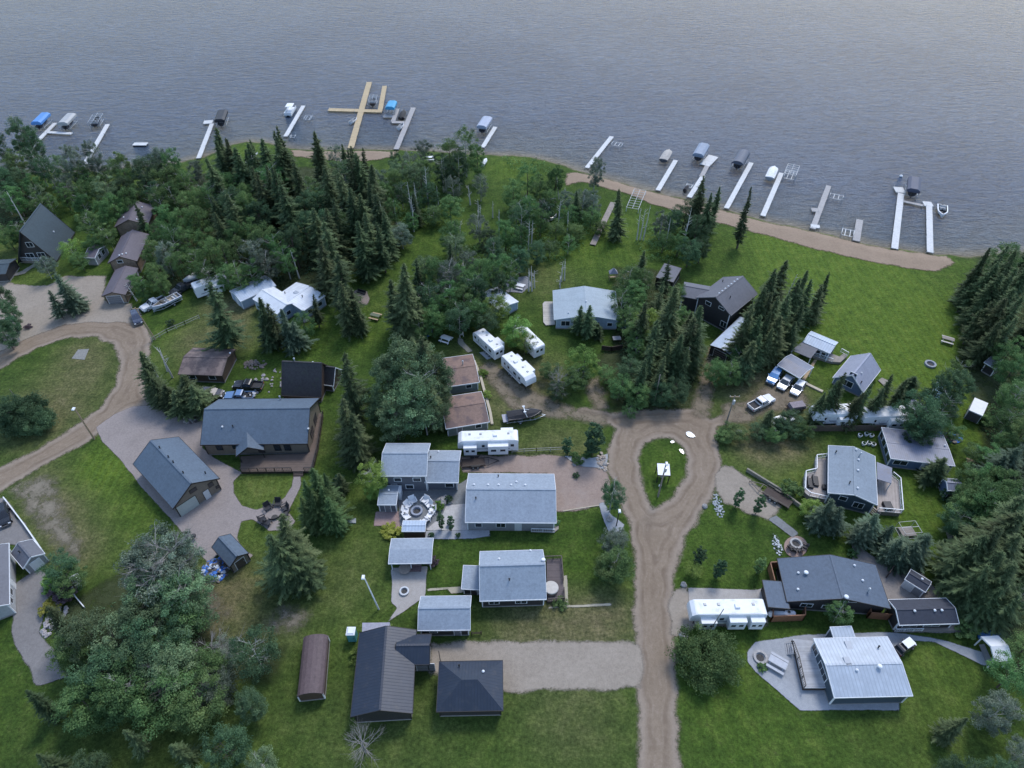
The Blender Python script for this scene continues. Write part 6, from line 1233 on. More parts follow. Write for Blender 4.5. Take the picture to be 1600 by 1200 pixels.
fill([(80, 285), (300, 280), (300, 300), (235, 320), (120, 350)], 10, MIXD, (7, 10), 3.4, 76)
fill([(1535, 410), (1640, 420), (1640, 560), (1560, 550)], 8, MIXS, (9, 12), 3.2, 77)
fill([(1530, 850), (1640, 800), (1660, 925), (1560, 920)], 7, MIXS, (8, 11), 3.2, 78)
fill([(1500, 740), (1640, 700), (1640, 820), (1530, 820)], 8, MIXD, (6, 9), 3.2, 79)
fill([(110, 1000), (300, 980), (325, 1030), (300, 1060), (120, 1060)], 4, MIXD, (7, 9), 4, 80)
fill([(60, 1110), (420, 1110), (420, 1250), (40, 1250)], 12, MIXD, (5, 8), 4.5, 81)
fill([(1480, 1090), (1640, 1060), (1640, 1250), (1440, 1250)], 8, MIXD, (5, 8), 4.5, 82)
# low growth nobody could count: leaf faces over the woodland floor
def undergrowth(name, polys, per_m2, hh, col, seed, size=.34):
    g = np.random.default_rng(seed); C = []
    for poly in polys:
        Q = np.array([G(*p) for p in poly]); lo, hi = Q.min(0), Q.max(0); n = int((hi-lo).prod()*per_m2)
        p = lo+g.random((n, 2))*(hi-lo); sd = sdpoly(p[:, 0], p[:, 1], Q); p = p[sd > .2]
        cl = np.sin(p[:, 0]*1.1+2*np.sin(p[:, 1]*.5))*np.sin(p[:, 1]*1.3+2*np.sin(p[:, 0]*.6)); p = p[cl+g.normal(0, .4, len(p)) > -.15]
        hmap = hh*(.35+.65*(np.sin(p[:, 0]*1.3)*np.sin(p[:, 1]*1.1)*.5+.5)); z = terrain(p[:, 0], p[:, 1])+g.random(len(p))**.6*hmap
        C.append(np.stack([p[:, 0], p[:, 1], z], 1))
    C = np.concatenate(C); n = len(C); nrm = g.normal(0, .6, (n, 3))+[0, 0, .8]; nrm /= np.linalg.norm(nrm, axis=1)[:, None]
    t1 = np.cross(nrm, g.normal(0, 1, (n, 3))); t1 /= np.linalg.norm(t1, axis=1)[:, None]; t2 = np.cross(nrm, t1); s = (size*g.uniform(.6, 1.3, n))[:, None]
    V = np.stack([C-t1*s*.5, C-t2*s*.35, C+t1*s*.6, C+t2*s*.35], 1).reshape(-1, 3)
    tint = np.clip(.5+.35*np.sin(C[:, 0]*.8)*np.sin(C[:, 1]*.9)+g.normal(0, .15, n), 0, 1)
    o = bpy.data.objects.new(name, finish(name, V, np.arange(n*4).reshape(n, 4), tint, LEAF[col])); COL.objects.link(o); o['kind'] = 'stuff'; o['label'] = {'mid': 'leafy undergrowth filling the lakeside woods and thickets', 'dark': 'dark low undergrowth under the right hand and left hand woods'}[col]; o['category'] = 'undergrowth'
undergrowth('undergrowth', [[(612, 265), (735, 268), (715, 320), (680, 345), (620, 382), (600, 320)], [(840, 315), (895, 305), (940, 330), (920, 370), (905, 400)], [(840, 330), (890, 330), (925, 345), (915, 380), (880, 410), (850, 410), (835, 370)], [(1010, 350), (1060, 345), (1110, 370), (1090, 410), (1010, 410), (990, 380)], [(700, 400), (800, 360), (840, 390), (790, 440), (745, 490), (660, 500)], [(80, 290), (240, 285), (235, 310), (120, 350)],
                            [(1525, 640), (1640, 580), (1640, 760), (1560, 740)], [(780, 245), (850, 250), (870, 275), (800, 270)]], 10, 1.3, 'mid', 91)
undergrowth('undergrowth', [[(240, 310), (420, 290), (580, 290), (590, 400), (480, 440), (250, 440)], [(970, 430), (1060, 480), (1085, 590), (1070, 635), (965, 635)], [(0, 285), (75, 285), (75, 345), (-30, 360)], [(1530, 420), (1640, 400), (1660, 560), (1545, 560)], [(1500, 780), (1640, 740), (1660, 970), (1570, 960)], [(110, 970), (300, 890), (325, 1010), (300, 1060), (120, 1060)], [(1130, 668), (1270, 655), (1270, 680), (1140, 690)]], 6, .8, 'dark', 92)
# ---- wording the plants' labels: kind and look, then the nearest landmark seen in the picture, then the order along the picture
def word_plants():
    KW = {'s': 'spruce', 'd': 'leafy tree', 'c': 'slim columnar tree', 'x': 'dead grey tree', 'b': 'shrub', 'p': 'bare pale trunk'}
    CW = {'spruce': 'dark', 'blue': 'blue green', 'larch': 'bright green', 'mid': 'green', 'light': 'light green', 'dark': 'dark', 'silver': 'grey green', 'poplar': 'soft green', 'yellow': 'yellow green', 'plum': 'plum', 'dead': '', 'pale': ''}
    GR = {'s': 'spruce trees of the village', 'd': 'leafy trees of the village', 'c': 'slim columnar trees', 'x': 'dead grey trees', 'b': 'garden shrubs', 'p': 'bare pale trunks'}
    SHORT = {'the house between two pale decks': 'the two deck house', 'the large mid grey roofed house': 'the large mid grey house', 'the long light grey roofed house': 'the long light grey house', 'the two part light grey house': 'the two part house', 'the long slate blue roofed house': 'the long slate blue house',
             'the dark blue roofed car shelter': 'the dark blue car shelter', 'the long weathered metal roofed cabin': 'the long weathered cabin', 'the broad blue grey roofed house': 'the broad blue grey house', 'the small askew dark roofed shed': 'the small askew shed', 'the dark grey mono pitch shed': 'the mono pitch shed', 'the half hidden white shed roof': 'the white shed roof',
             'the bungalow with the dark deck': 'the plum deck bungalow', 'the small blue grey garden shed': 'the small blue grey shed', 'the white camper trailers by the cottage': 'the cottage side campers', 'the three cars at the blue shelter': 'the three parked cars', 'the white pickup by the grey camper': 'the white pickup', 'the dock with a wide end platform': 'the wide ended dock',
             'the dock with the black canopy': 'the black canopy dock', 'the empty utility trailer on white gravel': 'the empty utility trailer', 'the two white campers in a row': 'the paired long campers', 'the fire ring on the field': 'the field fire ring', 'the stacked white dock frames': 'the white dock frames'}
    lms = [(p, *PX(x, y, 1.5)) for p, x, y in [(SHORT.get(q[0], q[0]), q[1], q[2]) for q in LM]]; rows = []
    for kind, x, y, z, h, w, col, o in TREES:
        u, v = PX(x, y, z+h*.5); best = min(lms, key=lambda l: (l[1]-u)**2+((l[2]-v)*1.3)**2); dx, dy = u-best[1], v-best[2]
        a = math.degrees(math.atan2(-dy*1.3, dx)) % 360; nw = len(best[0].split())+len(KW[kind].split())+len(CW[col].split())
        rel = ['right of', 'behind and right of', 'behind', 'behind and left of', 'left of', 'in front and left of', 'in front of', 'in front and right of'][int((a+22.5)//45) % 8]
        if nw > 8: rel = ['right of', 'behind', 'left of', 'in front of'][int((a+45)//90) % 4]
        size = {'s': ('small ', '', 'tall ')[(h > 9)+(h > 14.5)], 'd': ('small ', '', 'big ')[(h > 5.5)+(h > 10.5)]}.get(kind, '')
        rows.append([f"{size}{CW[col]} {KW[kind]} {rel} {best[0]}".replace('  ', ' ').strip(), u, v, o, kind])
    by = {}
    for r_ in rows: by.setdefault(r_[0], []).append(r_)
    ORD = ['', 'second', 'third', 'fourth', 'fifth', 'sixth', 'seventh', 'eighth', 'ninth', 'tenth', 'eleventh', 'twelfth']
    for lab, q in by.items():
        q.sort(key=lambda r_: r_[1])
        for i, r_ in enumerate(q):
            if len(q) == 1: e = ''
            elif i == 0: e = ', leftmost'
            elif i == len(q)-1: e = ', rightmost'
            else: e = f', {ORD[i]} from left'
            if len((lab+e).split()) > 16: lab = lab.split(' ', 1)[1]
            r_[3]['label'] = lab+e; r_[3]['group'] = GR[r_[4]]
            if len((lab+e).split()) > 16: print('LONG', lab+e)
    print('PLANTS', len(TREES), {k: sum(t[0] == k for t in TREES) for k in 'sdcxbp'})
# ------------------------------------------------------------------ garden furniture, fences, poles, heaps
def at(px, py, z=0): return G(px, py, z)
def face(px, py, cx, cy): a, b = G(px, py), G(cx, cy); return math.atan2(b[1]-a[1], b[0]-a[0])
CHW = plain('white_resin', (.70, .71, .72), .5, .05); CHD = plain('charcoal_resin', (.022, .023, .028), .6, .2)
def armchair(label, px, py, rz, m, group, wide=.62):
    x, y = at(px, py); r = thing('garden_chair', label, 'chair', x, y, rz, 0, group)
    mb = MB(); mb.add([(.34, -wide/2, .36), (.34, wide/2, .36), (-.28, wide/2, .28), (-.28, -wide/2, .28), (.34, -wide/2, .42), (.34, wide/2, .42), (-.28, wide/2, .34), (-.28, -wide/2, .34)], [(3, 2, 1, 0), (4, 5, 6, 7), (0, 1, 5, 4), (1, 2, 6, 5), (2, 3, 7, 6), (3, 0, 4, 7)]); mb.build('seat', m, r)
    mb = MB(); mb.bar((-.26, 0, .3), (-.55, 0, 1.05), wide, .05); mb.build('backrest', m, r)
    for s in (-1, 1):
        mb = MB(); mb.box(-.02, s*(wide/2+.07), .6, .82, .15, .04); mb.build('armrest', m, r)
        mb = MB(); mb.box(.32, s*(wide/2+.05), 0, .1, .05, .6); mb.build('leg', m, r); mb = MB(); mb.bar((-.2, s*(wide/2+.05), .35), (-.5, s*(wide/2+.05), 0), .1, .05); mb.build('leg', m, r)
    return r
ring = [(645, 785.5), (638.5, 792), (635, 800), (636, 809), (664.5, 785), (669.5, 790.5), (675.5, 799), (671, 808), (665, 815.5)]
rl = ['farthest on the left arc', 'second down the left arc', 'third down the left arc', 'lowest on the left arc', 'farthest on the right arc', 'second down the right arc', 'third down the right arc', 'fourth down the right arc', 'lowest on the right arc']
for (px, py), l in zip(ring, rl): armchair('white garden chair facing the grey fire bowl, '+l, px, py, face(px, py, 652, 801), CHW, 'white chairs round the fire bowl', .85).scale = (1.3, 1.3, 1.15)
landmark('the circle of white chairs', *at(652, 801))
def fire_pit(label, px, py, r0, m, h=.45, inner=True, stones=0, name='fire_pit'):
    x, y = at(px, py); r = thing(name, label, 'fire pit', x, y, 0); mb = MB(); n = 20
    V = [(rr*math.cos(2*math.pi*i/n), rr*math.sin(2*math.pi*i/n), z) for rr, z in ((r0, 0), (r0, h), (r0*.68, h), (r0*.62, .08)) for i in range(n)]
    mb.add(V, [(k*n+i, k*n+(i+1) % n, (k+1)*n+(i+1) % n, (k+1)*n+i) for k in range(3) for i in range(n)]); mb.build('ring', m, r)
    mb = MB(); mb.cone((0, 0, .06), (0, 0, .14), r0*.64, r0*.5, 14); mb.build('ash', plain('ash', (.06, .058, .056), .95, .5, 6), r); return r
GST = plain('grey_block', (.26, .28, .31), .8, .2, 4)
fire_pit('grey concrete fire bowl inside the circle of white chairs', 651.5, 800, 1.0, plain('blue_grey_concrete', (.25, .28, .34), .7, .15, 3), .5)
for px, py, l, c in ((420, 795, 'leftmost of the upper three', (429, 806)), (434.5, 789, 'middle of the upper three', (429, 806)), (446, 796, 'upper one of the right pair', (429, 806)), (447.5, 803.5, 'lower one of the right pair', (429, 806)), (411.5, 813.5, 'upper one of the lower left pair', (429, 806)), (418.5, 818.5, 'lower one of the lower left pair', (429, 806))):
    armchair('dark garden chair on the paver fire place, '+l, px, py, face(px, py, *c), CHD, 'dark chairs on the paver fire place', .8).scale = (1.3, 1.3, 1.2)
x, y = at(429, 807); r = thing('fire_screen', 'dark curved metal fire bowl amid the dark garden chairs', 'fire bowl', x, y, .3); mb = MB()
for i in range(8): a0, a1 = math.pi*(1.1+.1*i), math.pi*(1.1+.1*(i+1)); mb.add([(math.cos(a0), math.sin(a0)*.7, 0), (math.cos(a1), math.sin(a1)*.7, 0), (math.cos(a1)*1.1, math.sin(a1)*.8, .5), (math.cos(a0)*1.1, math.sin(a0)*.8, .5), (math.cos(a0)*.94, math.sin(a0)*.64, 0), (math.cos(a1)*.94, math.sin(a1)*.64, 0), (math.cos(a1)*1.04, math.sin(a1)*.74, .5), (math.cos(a0)*1.04, math.sin(a0)*.74, .5)], [(0, 1, 2, 3), (7, 6, 5, 4), (3, 2, 6, 7)])
mb.build('bowl', CHD, r); mb = MB(); mb.cone((0, -.2, 0), (0, -.2, .12), .6, .5, 12); mb.build('ash', plain('ash', (.06, .058, .056), .95, .5, 6), r); landmark('the dark garden chairs', x, y)
fire_pit('pale stone fire pit at the middle of the rosy round patio', 1243, 851, 1.0, plain('pale_stone', (.36, .35, .34), .85, .25, 4), .5)
for px, py, l in ((1234, 857, 'leftmost'), (1240, 861, 'second from left'), (1249, 861, 'second from right'), (1256, 855, 'rightmost')): armchair('dark garden chair by the pale stone fire pit, '+l, px, py, face(px, py, 1243, 851), CHD, 'dark chairs on the round patio')
landmark('the rosy round patio', *at(1243, 853))
fire_pit('round stone fire ring on the grey terrace at the lower right', 1187.5, 1028, 1.0, plain('pale_stone', (.36, .35, .34), .85, .25, 4), .35)
fire_pit('steel fire ring on the concrete below the gazebo', 632, 925, .75, STEEL, .4); fire_pit('dark fire ring on grass at the lower end of the lakeside field', 1453, 570, 1.1, GST, .4); landmark('the fire ring on the field', *at(1453, 570))
fire_pit('blackened fire ring between white seats behind the round trampoline', 719, 515, .8, plain('soot_stone', (.08, .08, .08), .9, .3), .4)
for px, py, l in ((706, 514, 'left'), (729, 513, 'right'), (721, 524, 'lower')): armchair('white seat at the fire ring behind the trampoline, '+l+' one', px, py, face(px, py, 719, 515), CHW, 'white seats behind the trampoline')
def picnic(label, px, py, rz, m, m2=None, sc=1.0):
    x, y = at(px, py); r = thing('picnic_table', label, 'picnic table', x, y, rz, 0, 'picnic tables'); r.scale = (sc,)*3
    mb = MB(); mb.box(0, 0, .7, 1.9, .8, .06); mb.build('table_top', m2 or m, r)
    for s in (-1, 1):
        mb = MB(); mb.box(0, s*.78, .42, 1.9, .3, .06); mb.build('bench', m, r)
        mb = MB(); mb.bar((s*.7, -.7, 0), (s*.7, -.2, .7), .08); mb.bar((s*.7, .7, 0), (s*.7, .2, .7), .08); mb.bar((s*.7, -.85, .38), (s*.7, .85, .38), .08); mb.build('leg_frame', m, r)
picnic('white picnic table on the lawn below the round trampoline', 697, 533, -.45, CHW, sc=1.25); picnic('tan picnic table on the open lawn right of the white cabin', 587, 497, -.35, WOODTAN, plain('green_top', (.10, .13, .08), .7, .2), 1.2)
picnic('pale picnic table with a dark top, upper one by the right hand spruces', 1506, 487, -.6, CHW, CHD, 1.25); picnic('pale picnic table on the field, lower one near the fire ring', 1479, 534, -.5, plain('pale_board', (.5, .48, .44), .7, .1), WOODGREY, 1.25)
picnic('white picnic table on the grey stone patio beside the half hidden shed', 812, 450, -.4, CHW, sc=1.15); picnic('weathered picnic table on grass near the lake shore', 862, 316, .2, WOODGREY, sc=1.2); picnic('low white picnic table on the shore by the tall leafy tree', 672, 250, .2, CHW, sc=1.3); picnic('grey picnic table on the grey terrace beside the fire ring', 1213, 1039, -.6, plain('grey_top', (.38, .4, .44), .6, .1), sc=1.3)
sheet('stone_patio', [[(547, 460), (556, 454), (574, 456), (578, 466), (572, 477), (556, 474)]], 0, edge_mat('brick_patio', paver_fn((.23, .19, .165)), .15, .4), res=.4); sheet('stone_patio', [[(788, 440), (800, 433), (822, 432), (832, 445), (815, 458), (792, 458)]], 0, edge_mat('grey_patio', paver_fn((.22, .225, .24)), .15, .4), res=.4)
x, y = at(565, 459); r = thing('bench', 'dark bench on the brick patio right of the tall spruce', 'bench', x, y, -.4); mb = MB(); mb.box(0, 0, .4, 2.2, .6, .1); mb.build('seat', CHD, r); mb = MB(); mb.box(0, .3, .5, 2.2, .08, .5); mb.build('backrest', CHD, r); [(lambda m_: m_.build('leg', CHD, r))(MB().box(s*.9, 0, 0, .1, .5, .4)) for s in (-1, 1)]
fire_pit('low fire ring on the brick patio', 560, 468, .7, CHD, .3)
x, y = at(662, 522); r = thing('trampoline', 'round blue edged trampoline under the trees', 'trampoline', x, y, 0); mb = MB(); n = 28; R0 = 2.2
mb.add([(rr*math.cos(2*math.pi*i/n), rr*math.sin(2*math.pi*i/n), z) for rr, z in ((R0, .88), (R0*.84, .9), (R0*.84, .86), (R0, .8)) for i in range(n)], [(k*n+i, ((k+1) % 4)*n+i, ((k+1) % 4)*n+(i+1) % n, k*n+(i+1) % n)[::-1] for k in range(4) for i in range(n)]); mb.build('pad', plain('blue_pad', (.05, .16, .36), .5, .15), r)
mb = MB(); mb.cone((0, 0, .84), (0, 0, .86), R0*.85, R0*.85, n); mb.build('jumping_mat', plain('black_mat', (.03, .03, .035), .8, .2), r)
for i in range(6): a = i*1.047; mb = MB(); mb.cone((R0*.95*math.cos(a), R0*.95*math.sin(a), 0), (R0*.95*math.cos(a), R0*.95*math.sin(a), .84), .04, .04, 6); mb.build('leg', STEEL, r)
landmark('the blue edged trampoline', x, y)
x, y = at(957, 436); r = thing('garden_arbor', 'little pointed grey garden arbor behind the pale blue cottage', 'arbor', x, y, .1); mb = MB(); mb.add([(-1, -.7, 1.9), (1, -.7, 1.9), (1, .7, 1.9), (-1, .7, 1.9), (0, 0, 3.2)], [(0, 1, 4), (1, 2, 4), (2, 3, 4), (3, 0, 4), (3, 2, 1, 0)]); mb.build('roof', PALEG, r)
for s in (-1, 1):
    for q in (-1, 1): mb = MB(); mb.box(s*.85, q*.55, 0, .12, .12, 1.9); mb.build('post', TIMBER, r)
mb = MB(); mb.box(0, .2, .45, 1.5, .5, .08); mb.build('seat', TIMBER, r); landmark('the pointed garden arbor', x, y)
rz, L, (x, y) = hdg((849, 351), (870, 340)); boat('white canoe with red trim lying on grass near the boardwalk', x, y, rz, .1, 5.0, .95, (.62, .6, .58), (.25, .06, .05), motor=False, screen=False, name='canoe', cat='canoe')
x, y = at(757, 257); boat('upturned white dinghy on the grass by the tall leafy tree', x, y, 1.2, .05, 3.4, 1.4, (.66, .67, .68), cover=(.66, .67, .68), motor=False, name='dinghy', cat='dinghy')
# portable toilet
x, y = at(552, 997); r = thing('portable_toilet', 'teal portable toilet with a white roof left of the dark metal roofed house', 'portable toilet', x, y, 0); mb = MB(); mb.box(0, 0, 0, 1.15, 1.15, 2.1); mb.build('cabin', plain('teal_plastic', (.07, .27, .28), .5, .1), r); mb = MB(); mb.box(0, 0, 2.1, 1.25, 1.25, .12); mb.box(0, 0, 2.22, 1.1, 1.1, .16, 0, .7, .7); mb.build('roof', WHITE, r); mb = MB(); mb.box(0, -.59, .15, .8, .03, 1.8); d = mb.build('door', plain('teal_door', (.10, .32, .33), .5, .1), r); mb = MB(); mb.box(.3, -.62, 1.0, .06, .05, .16); mb.build('handle', BLACK, d); landmark('the portable toilet', x, y)
x, y = at(624.5, 776); r = thing('cabinet', 'tall white outdoor cabinet beside the small square shed', 'cabinet', x, y, 0); mb = MB(); mb.box(0, 0, 0, .85, 1.5, 2.0); mb.build('body', RVW, r); mb = MB(); mb.box(0, -.76, .1, .7, .03, 1.8); mb.build('door', CHW, r); mb = MB(); mb.box(0, 0, 2.0, .95, 1.6, .08); mb.build('lid', RVR, r)
x, y = at(121, 913); r = thing('work_trailer', 'white box trailer with grey gear on top beside the shrubs at lower left', 'trailer', x, y, R(-58)); mb = MB(); mb.box(0, 0, .35, 2.2, 1.25, .8); mb.build('box', CHW, r); mb = MB(); [mb.box(-.6+.4*i, 0, 1.15, .2, .7, .22) for i in range(4)]; mb.build('load', GST, r); [wheel(r, 0, s*.6, .3) for s in (-1, 1)]
# hot tubs and deck furniture
x, y = at(861, 922, .55); r = thing('hot_tub', 'round beige hot tub with a cover on the plum deck', 'hot tub', x, y, 0, .55); mb = MB(); mb.cone((0, 0, 0), (0, 0, .75), 1.05, 1.05, 24); mb.build('tub', plain('brown_tub', (.17, .13, .11), .7, .2), r); mb = MB(); mb.cone((0, 0, .75), (0, 0, .87), 1.12, 1.05, 24); mb.build('cover', plain('beige_cover', (.46, .44, .41), .6, .1), r)
x, y = at(1386, 792, 1); r = thing('hot_tub', 'black square hot tub on the right hand pale deck', 'hot tub', x, y, .0, 1.0); mb = MB(); mb.box(0, 0, 0, 1.3, 1.5, .5); mb.build('tub', CHD, r); mb = MB(); mb.box(0, 0, .5, 1.36, 1.56, .1, 0, .92, .92); mb.build('cover', plain('black_cover', (.03, .03, .034), .6, .2), r)
for px, py, l, sz in ((1265, 756, 'left one of the two dark sofas on the left hand pale deck', (1.0, 2.0)), (1273, 753, 'right one of the two dark sofas on the left hand pale deck', (1.0, 2.0)), (1288, 763, 'small dark storage chest on the left hand pale deck', (.8, .9))):
    x, y = at(px, py, 1); r = thing('sofa' if 'sofa' in l else 'chest', l, 'sofa' if 'sofa' in l else 'chest', x, y, R(-12), 1.0); mb = MB(); mb.box(0, 0, 0, sz[0], sz[1], .42); mb.build('seat' if 'sofa' in l else 'box', CHD, r); mb = MB(); mb.box(-sz[0]/2+.1 if 'sofa' in l else 0, 0, .42, .2 if 'sofa' in l else sz[0]+.06, sz[1], .4 if 'sofa' in l else .08); mb.build('backrest' if 'sofa' in l else 'lid', CHD, r)
x, y = at(633, 892, .0); r = thing('round_table', 'round tan table under the front of the gazebo', 'table', x, y, 0); mb = MB(); mb.cone((0, 0, .7), (0, 0, .76), .95, .95, 20); mb.build('table_top', plain('tan_top', (.30, .25, .21), .7, .2), r); mb = MB(); mb.cone((0, 0, 0), (0, 0, .7), .12, .1, 8); mb.build('leg', BLACK, r)
x, y = at(649, 890); r = thing('sofa', 'plum outdoor sofa beside the round tan table at the gazebo', 'sofa', x, y, 0); mb = MB(); mb.box(0, 0, 0, 1.9, .85, .42); mb.build('seat', plain('plum_cushion', (.15, .10, .10), .8, .2), r); mb = MB(); mb.box(0, .4, .42, 1.9, .18, .42); mb.build('backrest', plain('plum_cushion', (.15, .10, .10), .8, .2), r)
x, y = at(703, 820); r = thing('garden_chair', 'single pale garden chair on the light tiles right of the slim trees', 'chair', x, y, 1); mb = MB(); mb.box(0, 0, .36, .7, .7, .08); mb.build('seat', STEEL, r); mb = MB(); mb.box(-.34, 0, .44, .07, .7, .55); mb.build('backrest', STEEL, r); [(lambda m_: m_.build('leg', STEEL, r))(MB().box(s*.28, q*.28, 0, .06, .06, .36)) for s in (-1, 1) for q in (-1, 1)]
# propane tank in the fenced yard
x, y = at(1219, 964); r = thing('propane_tank', 'white lozenge shaped gas tank inside the brown fenced yard', 'gas tank', x, y, 0); mb = MB(); mb.cone((-1.5, 0, .95), (1.5, 0, .95), .55, .55, 16); mb.ball((-1.5, 0, .95), .55, 1, 14, 8); mb.ball((1.5, 0, .95), .55, 1, 14, 8); mb.build('tank', WHITE, r, True); mb = MB(); mb.cone((.9, 0, 1.45), (.9, 0, 1.62), .2, .2, 10); mb.build('valve_dome', BLACK, r); [(lambda m_: m_.build('foot', STEEL, r))(MB().box(s, 0, 0, .2, .8, .5)) for s in (-1, 1)]
# poles
def pole(label, px, py, h, m=TIMBER, r0=.15, arm=0, lamp=False, cat='utility pole', name='utility_pole', lean=(0, 0), tr=False):
    x, y = at(px, py); r = thing(name, label, cat, x, y, 0); mb = MB(); tx, ty = lean; mb.cone((0, 0, 0), (tx, ty, h), r0, r0*.65, 10); mb.build('shaft', m, r)
    if arm: mb = MB(); mb.bar((tx-arm/2, ty, h-.35), (tx+arm/2, ty, h-.35), .12); c = mb.build('crossarm', TIMBER, r); [(lambda m_: m_.build('insulator', STEEL, c))(MB().cone((tx+s*arm*.45, ty, h-.3), (tx+s*arm*.45, ty, h-.1), .06, .05, 6)) for s in (-1, 0.0, 1)]
    if lamp: mb = MB(); mb.box(tx, ty-.25, h-.05, .45, .7, .2, 0, .7, .8); mb.build('lamp_head', WHITE, r)
    if tr: mb = MB(); mb.cone((tx*.8, ty-.32, h-1.9), (tx*.8, ty-.32, h-1.0), .24, .24, 10); mb.build('transformer', STEEL, r)
    landmark(label.split(',')[0] if len(label.split()) < 7 else 'the '+name.replace('_', ' '), x, y) if False else None; return r
PW = plain('grey_pole', (.22, .19, .165), .85, .2, 3)
pole('brown utility pole at the corner of the paver drive and the loop road', 147.5, 686, 8.3, TIMBER, .17, lamp=True); pole('white lamp pole standing alone on the lawn', 592, 952, 9.0, WHITE, .12, lamp=True, cat='lamp pole', name='lamp_pole', lean=(-1.0, .4)); landmark('the white lamp pole', *at(592, 952))
pole('grey utility pole with a lamp on the teardrop island', 1028, 776, 9.2, PW, .16, lamp=True, tr=True); pole('utility pole with a crossarm behind the silver white pickup', 1134.5, 661, 7.4, PW, .15, arm=1.8, tr=True); pole('bare utility pole at the foot of the middle wood beside the road', 1022, 631, 7.8, PW, .15); pole('short lamp post between the road and the grey shrub', 963, 822, 4.6, BLACK, .1, lamp=True, cat='lamp post', name='lamp_post'); pole('tall leaning utility pole beside the dark blue grey car', 243, 531, 8.5, TIMBER, .15, arm=1.6, lean=(-1.2, .3)); pole('short pale post on the loop island lawn near the round bush', 25, 622, 2.4, PW, .08, cat='post', name='post'); pole('slim metal pole on the pale gravel behind the dark hip roof', 690, 1044, 5.5, BLACK, .07, cat='pole', name='metal_pole'); pole('slim leaning pole at the lower side of the concrete pad', 1104, 993, 6.0, PW, .09, lean=(1.4, 1.0), cat='pole', name='metal_pole')
x, y = at(1029, 765); r = thing('notice_sign', 'small white notice on the island utility pole side', 'sign', x+.02, y-.25, 0, 1.2); mb = MB(); mb.box(0, 0, 0, .5, .04, .5); mb.build('plate', WHITE, r); mb = MB(); mb.box(0, .03, -1.2, .06, .04, 1.25); mb.build('stake', STEEL, r)
# fences and low walls
def fence(label, pts, h, m, kind='board', name='fence', cat='fence', gap=2.4, t=.06):
    x, y = at(*pts[0]); r = thing(name, label, cat, x, y, 0); Q = [(at(*p)[0]-x, at(*p)[1]-y) for p in pts]
    for (ax, ay), (bx, by) in zip(Q[:-1], Q[1:]):
        d = math.hypot(bx-ax, by-ay); mb = MB()
        if kind == 'board': mb.bar((ax, ay, h/2+.03), (bx, by, h/2+.03), t, h-.06); mb.bar((ax, ay, h+.02), (bx, by, h+.02), .14, .05); mb.build('panel', m, r)
        elif kind == 'wall': mb.bar((ax, ay, h/2), (bx, by, h/2), t, h); mb.build('wall', m, r)
        else:
            for k in ((.35, .75, 1.1) if h > 1 else (.4, .8)):
                if k < h: mb.bar((ax, ay, k), (bx, by, k), .08, .12)
            mb.build('rail', m, r) if False else None
            for k in ((.4, .95) if h > .9 else (.3, .65)): q = MB(); q.bar((ax, ay, k), (bx, by, k), .06, .13); q.build('rail', m, r)
        if kind != 'wall':
            n = max(1, round(d/gap))
            for i in range(n+1): f = i/n; q = MB(); q.box(ax+(bx-ax)*f, ay+(by-ay)*f, 0, .12, .12, h+.06); q.build('post', m, r)
    return r
CEDAR = siding('cedar_fence', (.25, .115, .062), .16, True, .2); CREAM = plain('cream_trim', (.42, .37, .28), .7, .15)
fence('brown cedar fence round the gas tank yard, open to the camper', [(1203, 961), (1203, 972), (1253, 970), (1253, 958)], 1.8, CEDAR); fence('brown cedar fence enclosure at the right front corner of the broad house', [(1354, 956), (1354, 966), (1386, 969), (1400, 966)], 1.8, CEDAR); fence('brown cedar fence enclosure behind the left wing of the broad house', [(1206, 916), (1199, 888), (1221, 887), (1223, 893)], 1.8, CEDAR)
fence('white topped retaining board along the grey pad at left', [(8, 780), (40, 822), (67, 861)], .7, WHITE, 'wall', 'retaining_wall', 'wall', t=.16); fence('thin white edging board running down from the box trailer', [(109, 920), (121, 936), (133, 950)], .4, WHITE, 'wall', 'edging', 'edging', t=.14)
fence('timber retaining wall behind the empty utility trailer', [(1166, 736), (1192, 752), (1215, 766), (1240, 786), (1268, 806), (1300, 830)], .8, plain('old_timber', (.22, .20, .16), .85, .25), 'wall', 'retaining_wall', 'wall', t=.3); fence('rail fence between the long white camper and the gravel pad', [(800, 708), (838, 706), (882, 704)], 1.0, plain('grey_rail', (.3, .29, .25), .8, .2), 'rail')
fence('long dark board fence below the two white campers in a row', [(1256, 674), (1318, 674), (1380, 673)], 1.5, plain('old_board', (.12, .09, .07), .85, .25), 'board'); fence('grey rail fence along the strip of grass below the grey camper', [(238, 534), (262, 520), (290, 508), (312, 498)], 1.0, plain('grey_rail', (.3, .29, .25), .8, .2), 'rail'); fence('dark rail fence in front of the covered patio right of the cottage', [(940, 547), (955, 549), (972, 546)], 1.2, DARKWOOD, 'board'); fence('short board fence beside the lower right paved yard', [(1384, 903), (1392, 891)], 1.6, DARKWOOD, 'board')
fence('cream stone edging along the right side of the two brown cabins', [(741, 565), (751, 590), (757, 612), (766, 645), (769, 664)], .35, CREAM, 'wall', 'edging', 'edging', t=.5); fence('white board edging beside the island of grass under the lavender cabin', [(1252, 597), (1285, 613)], .3, CREAM, 'wall', 'edging', 'edging', t=.6); fence('grey rail fence behind the gravel path of the light grey garage', [(737, 992), (752, 991)], .9, DARKWOOD, 'rail')
fence('pale boundary strip along the road beside the brown gravel pad', [(880, 799), (936, 790)], .15, CREAM, 'wall', 'edging', 'edging', t=.15)
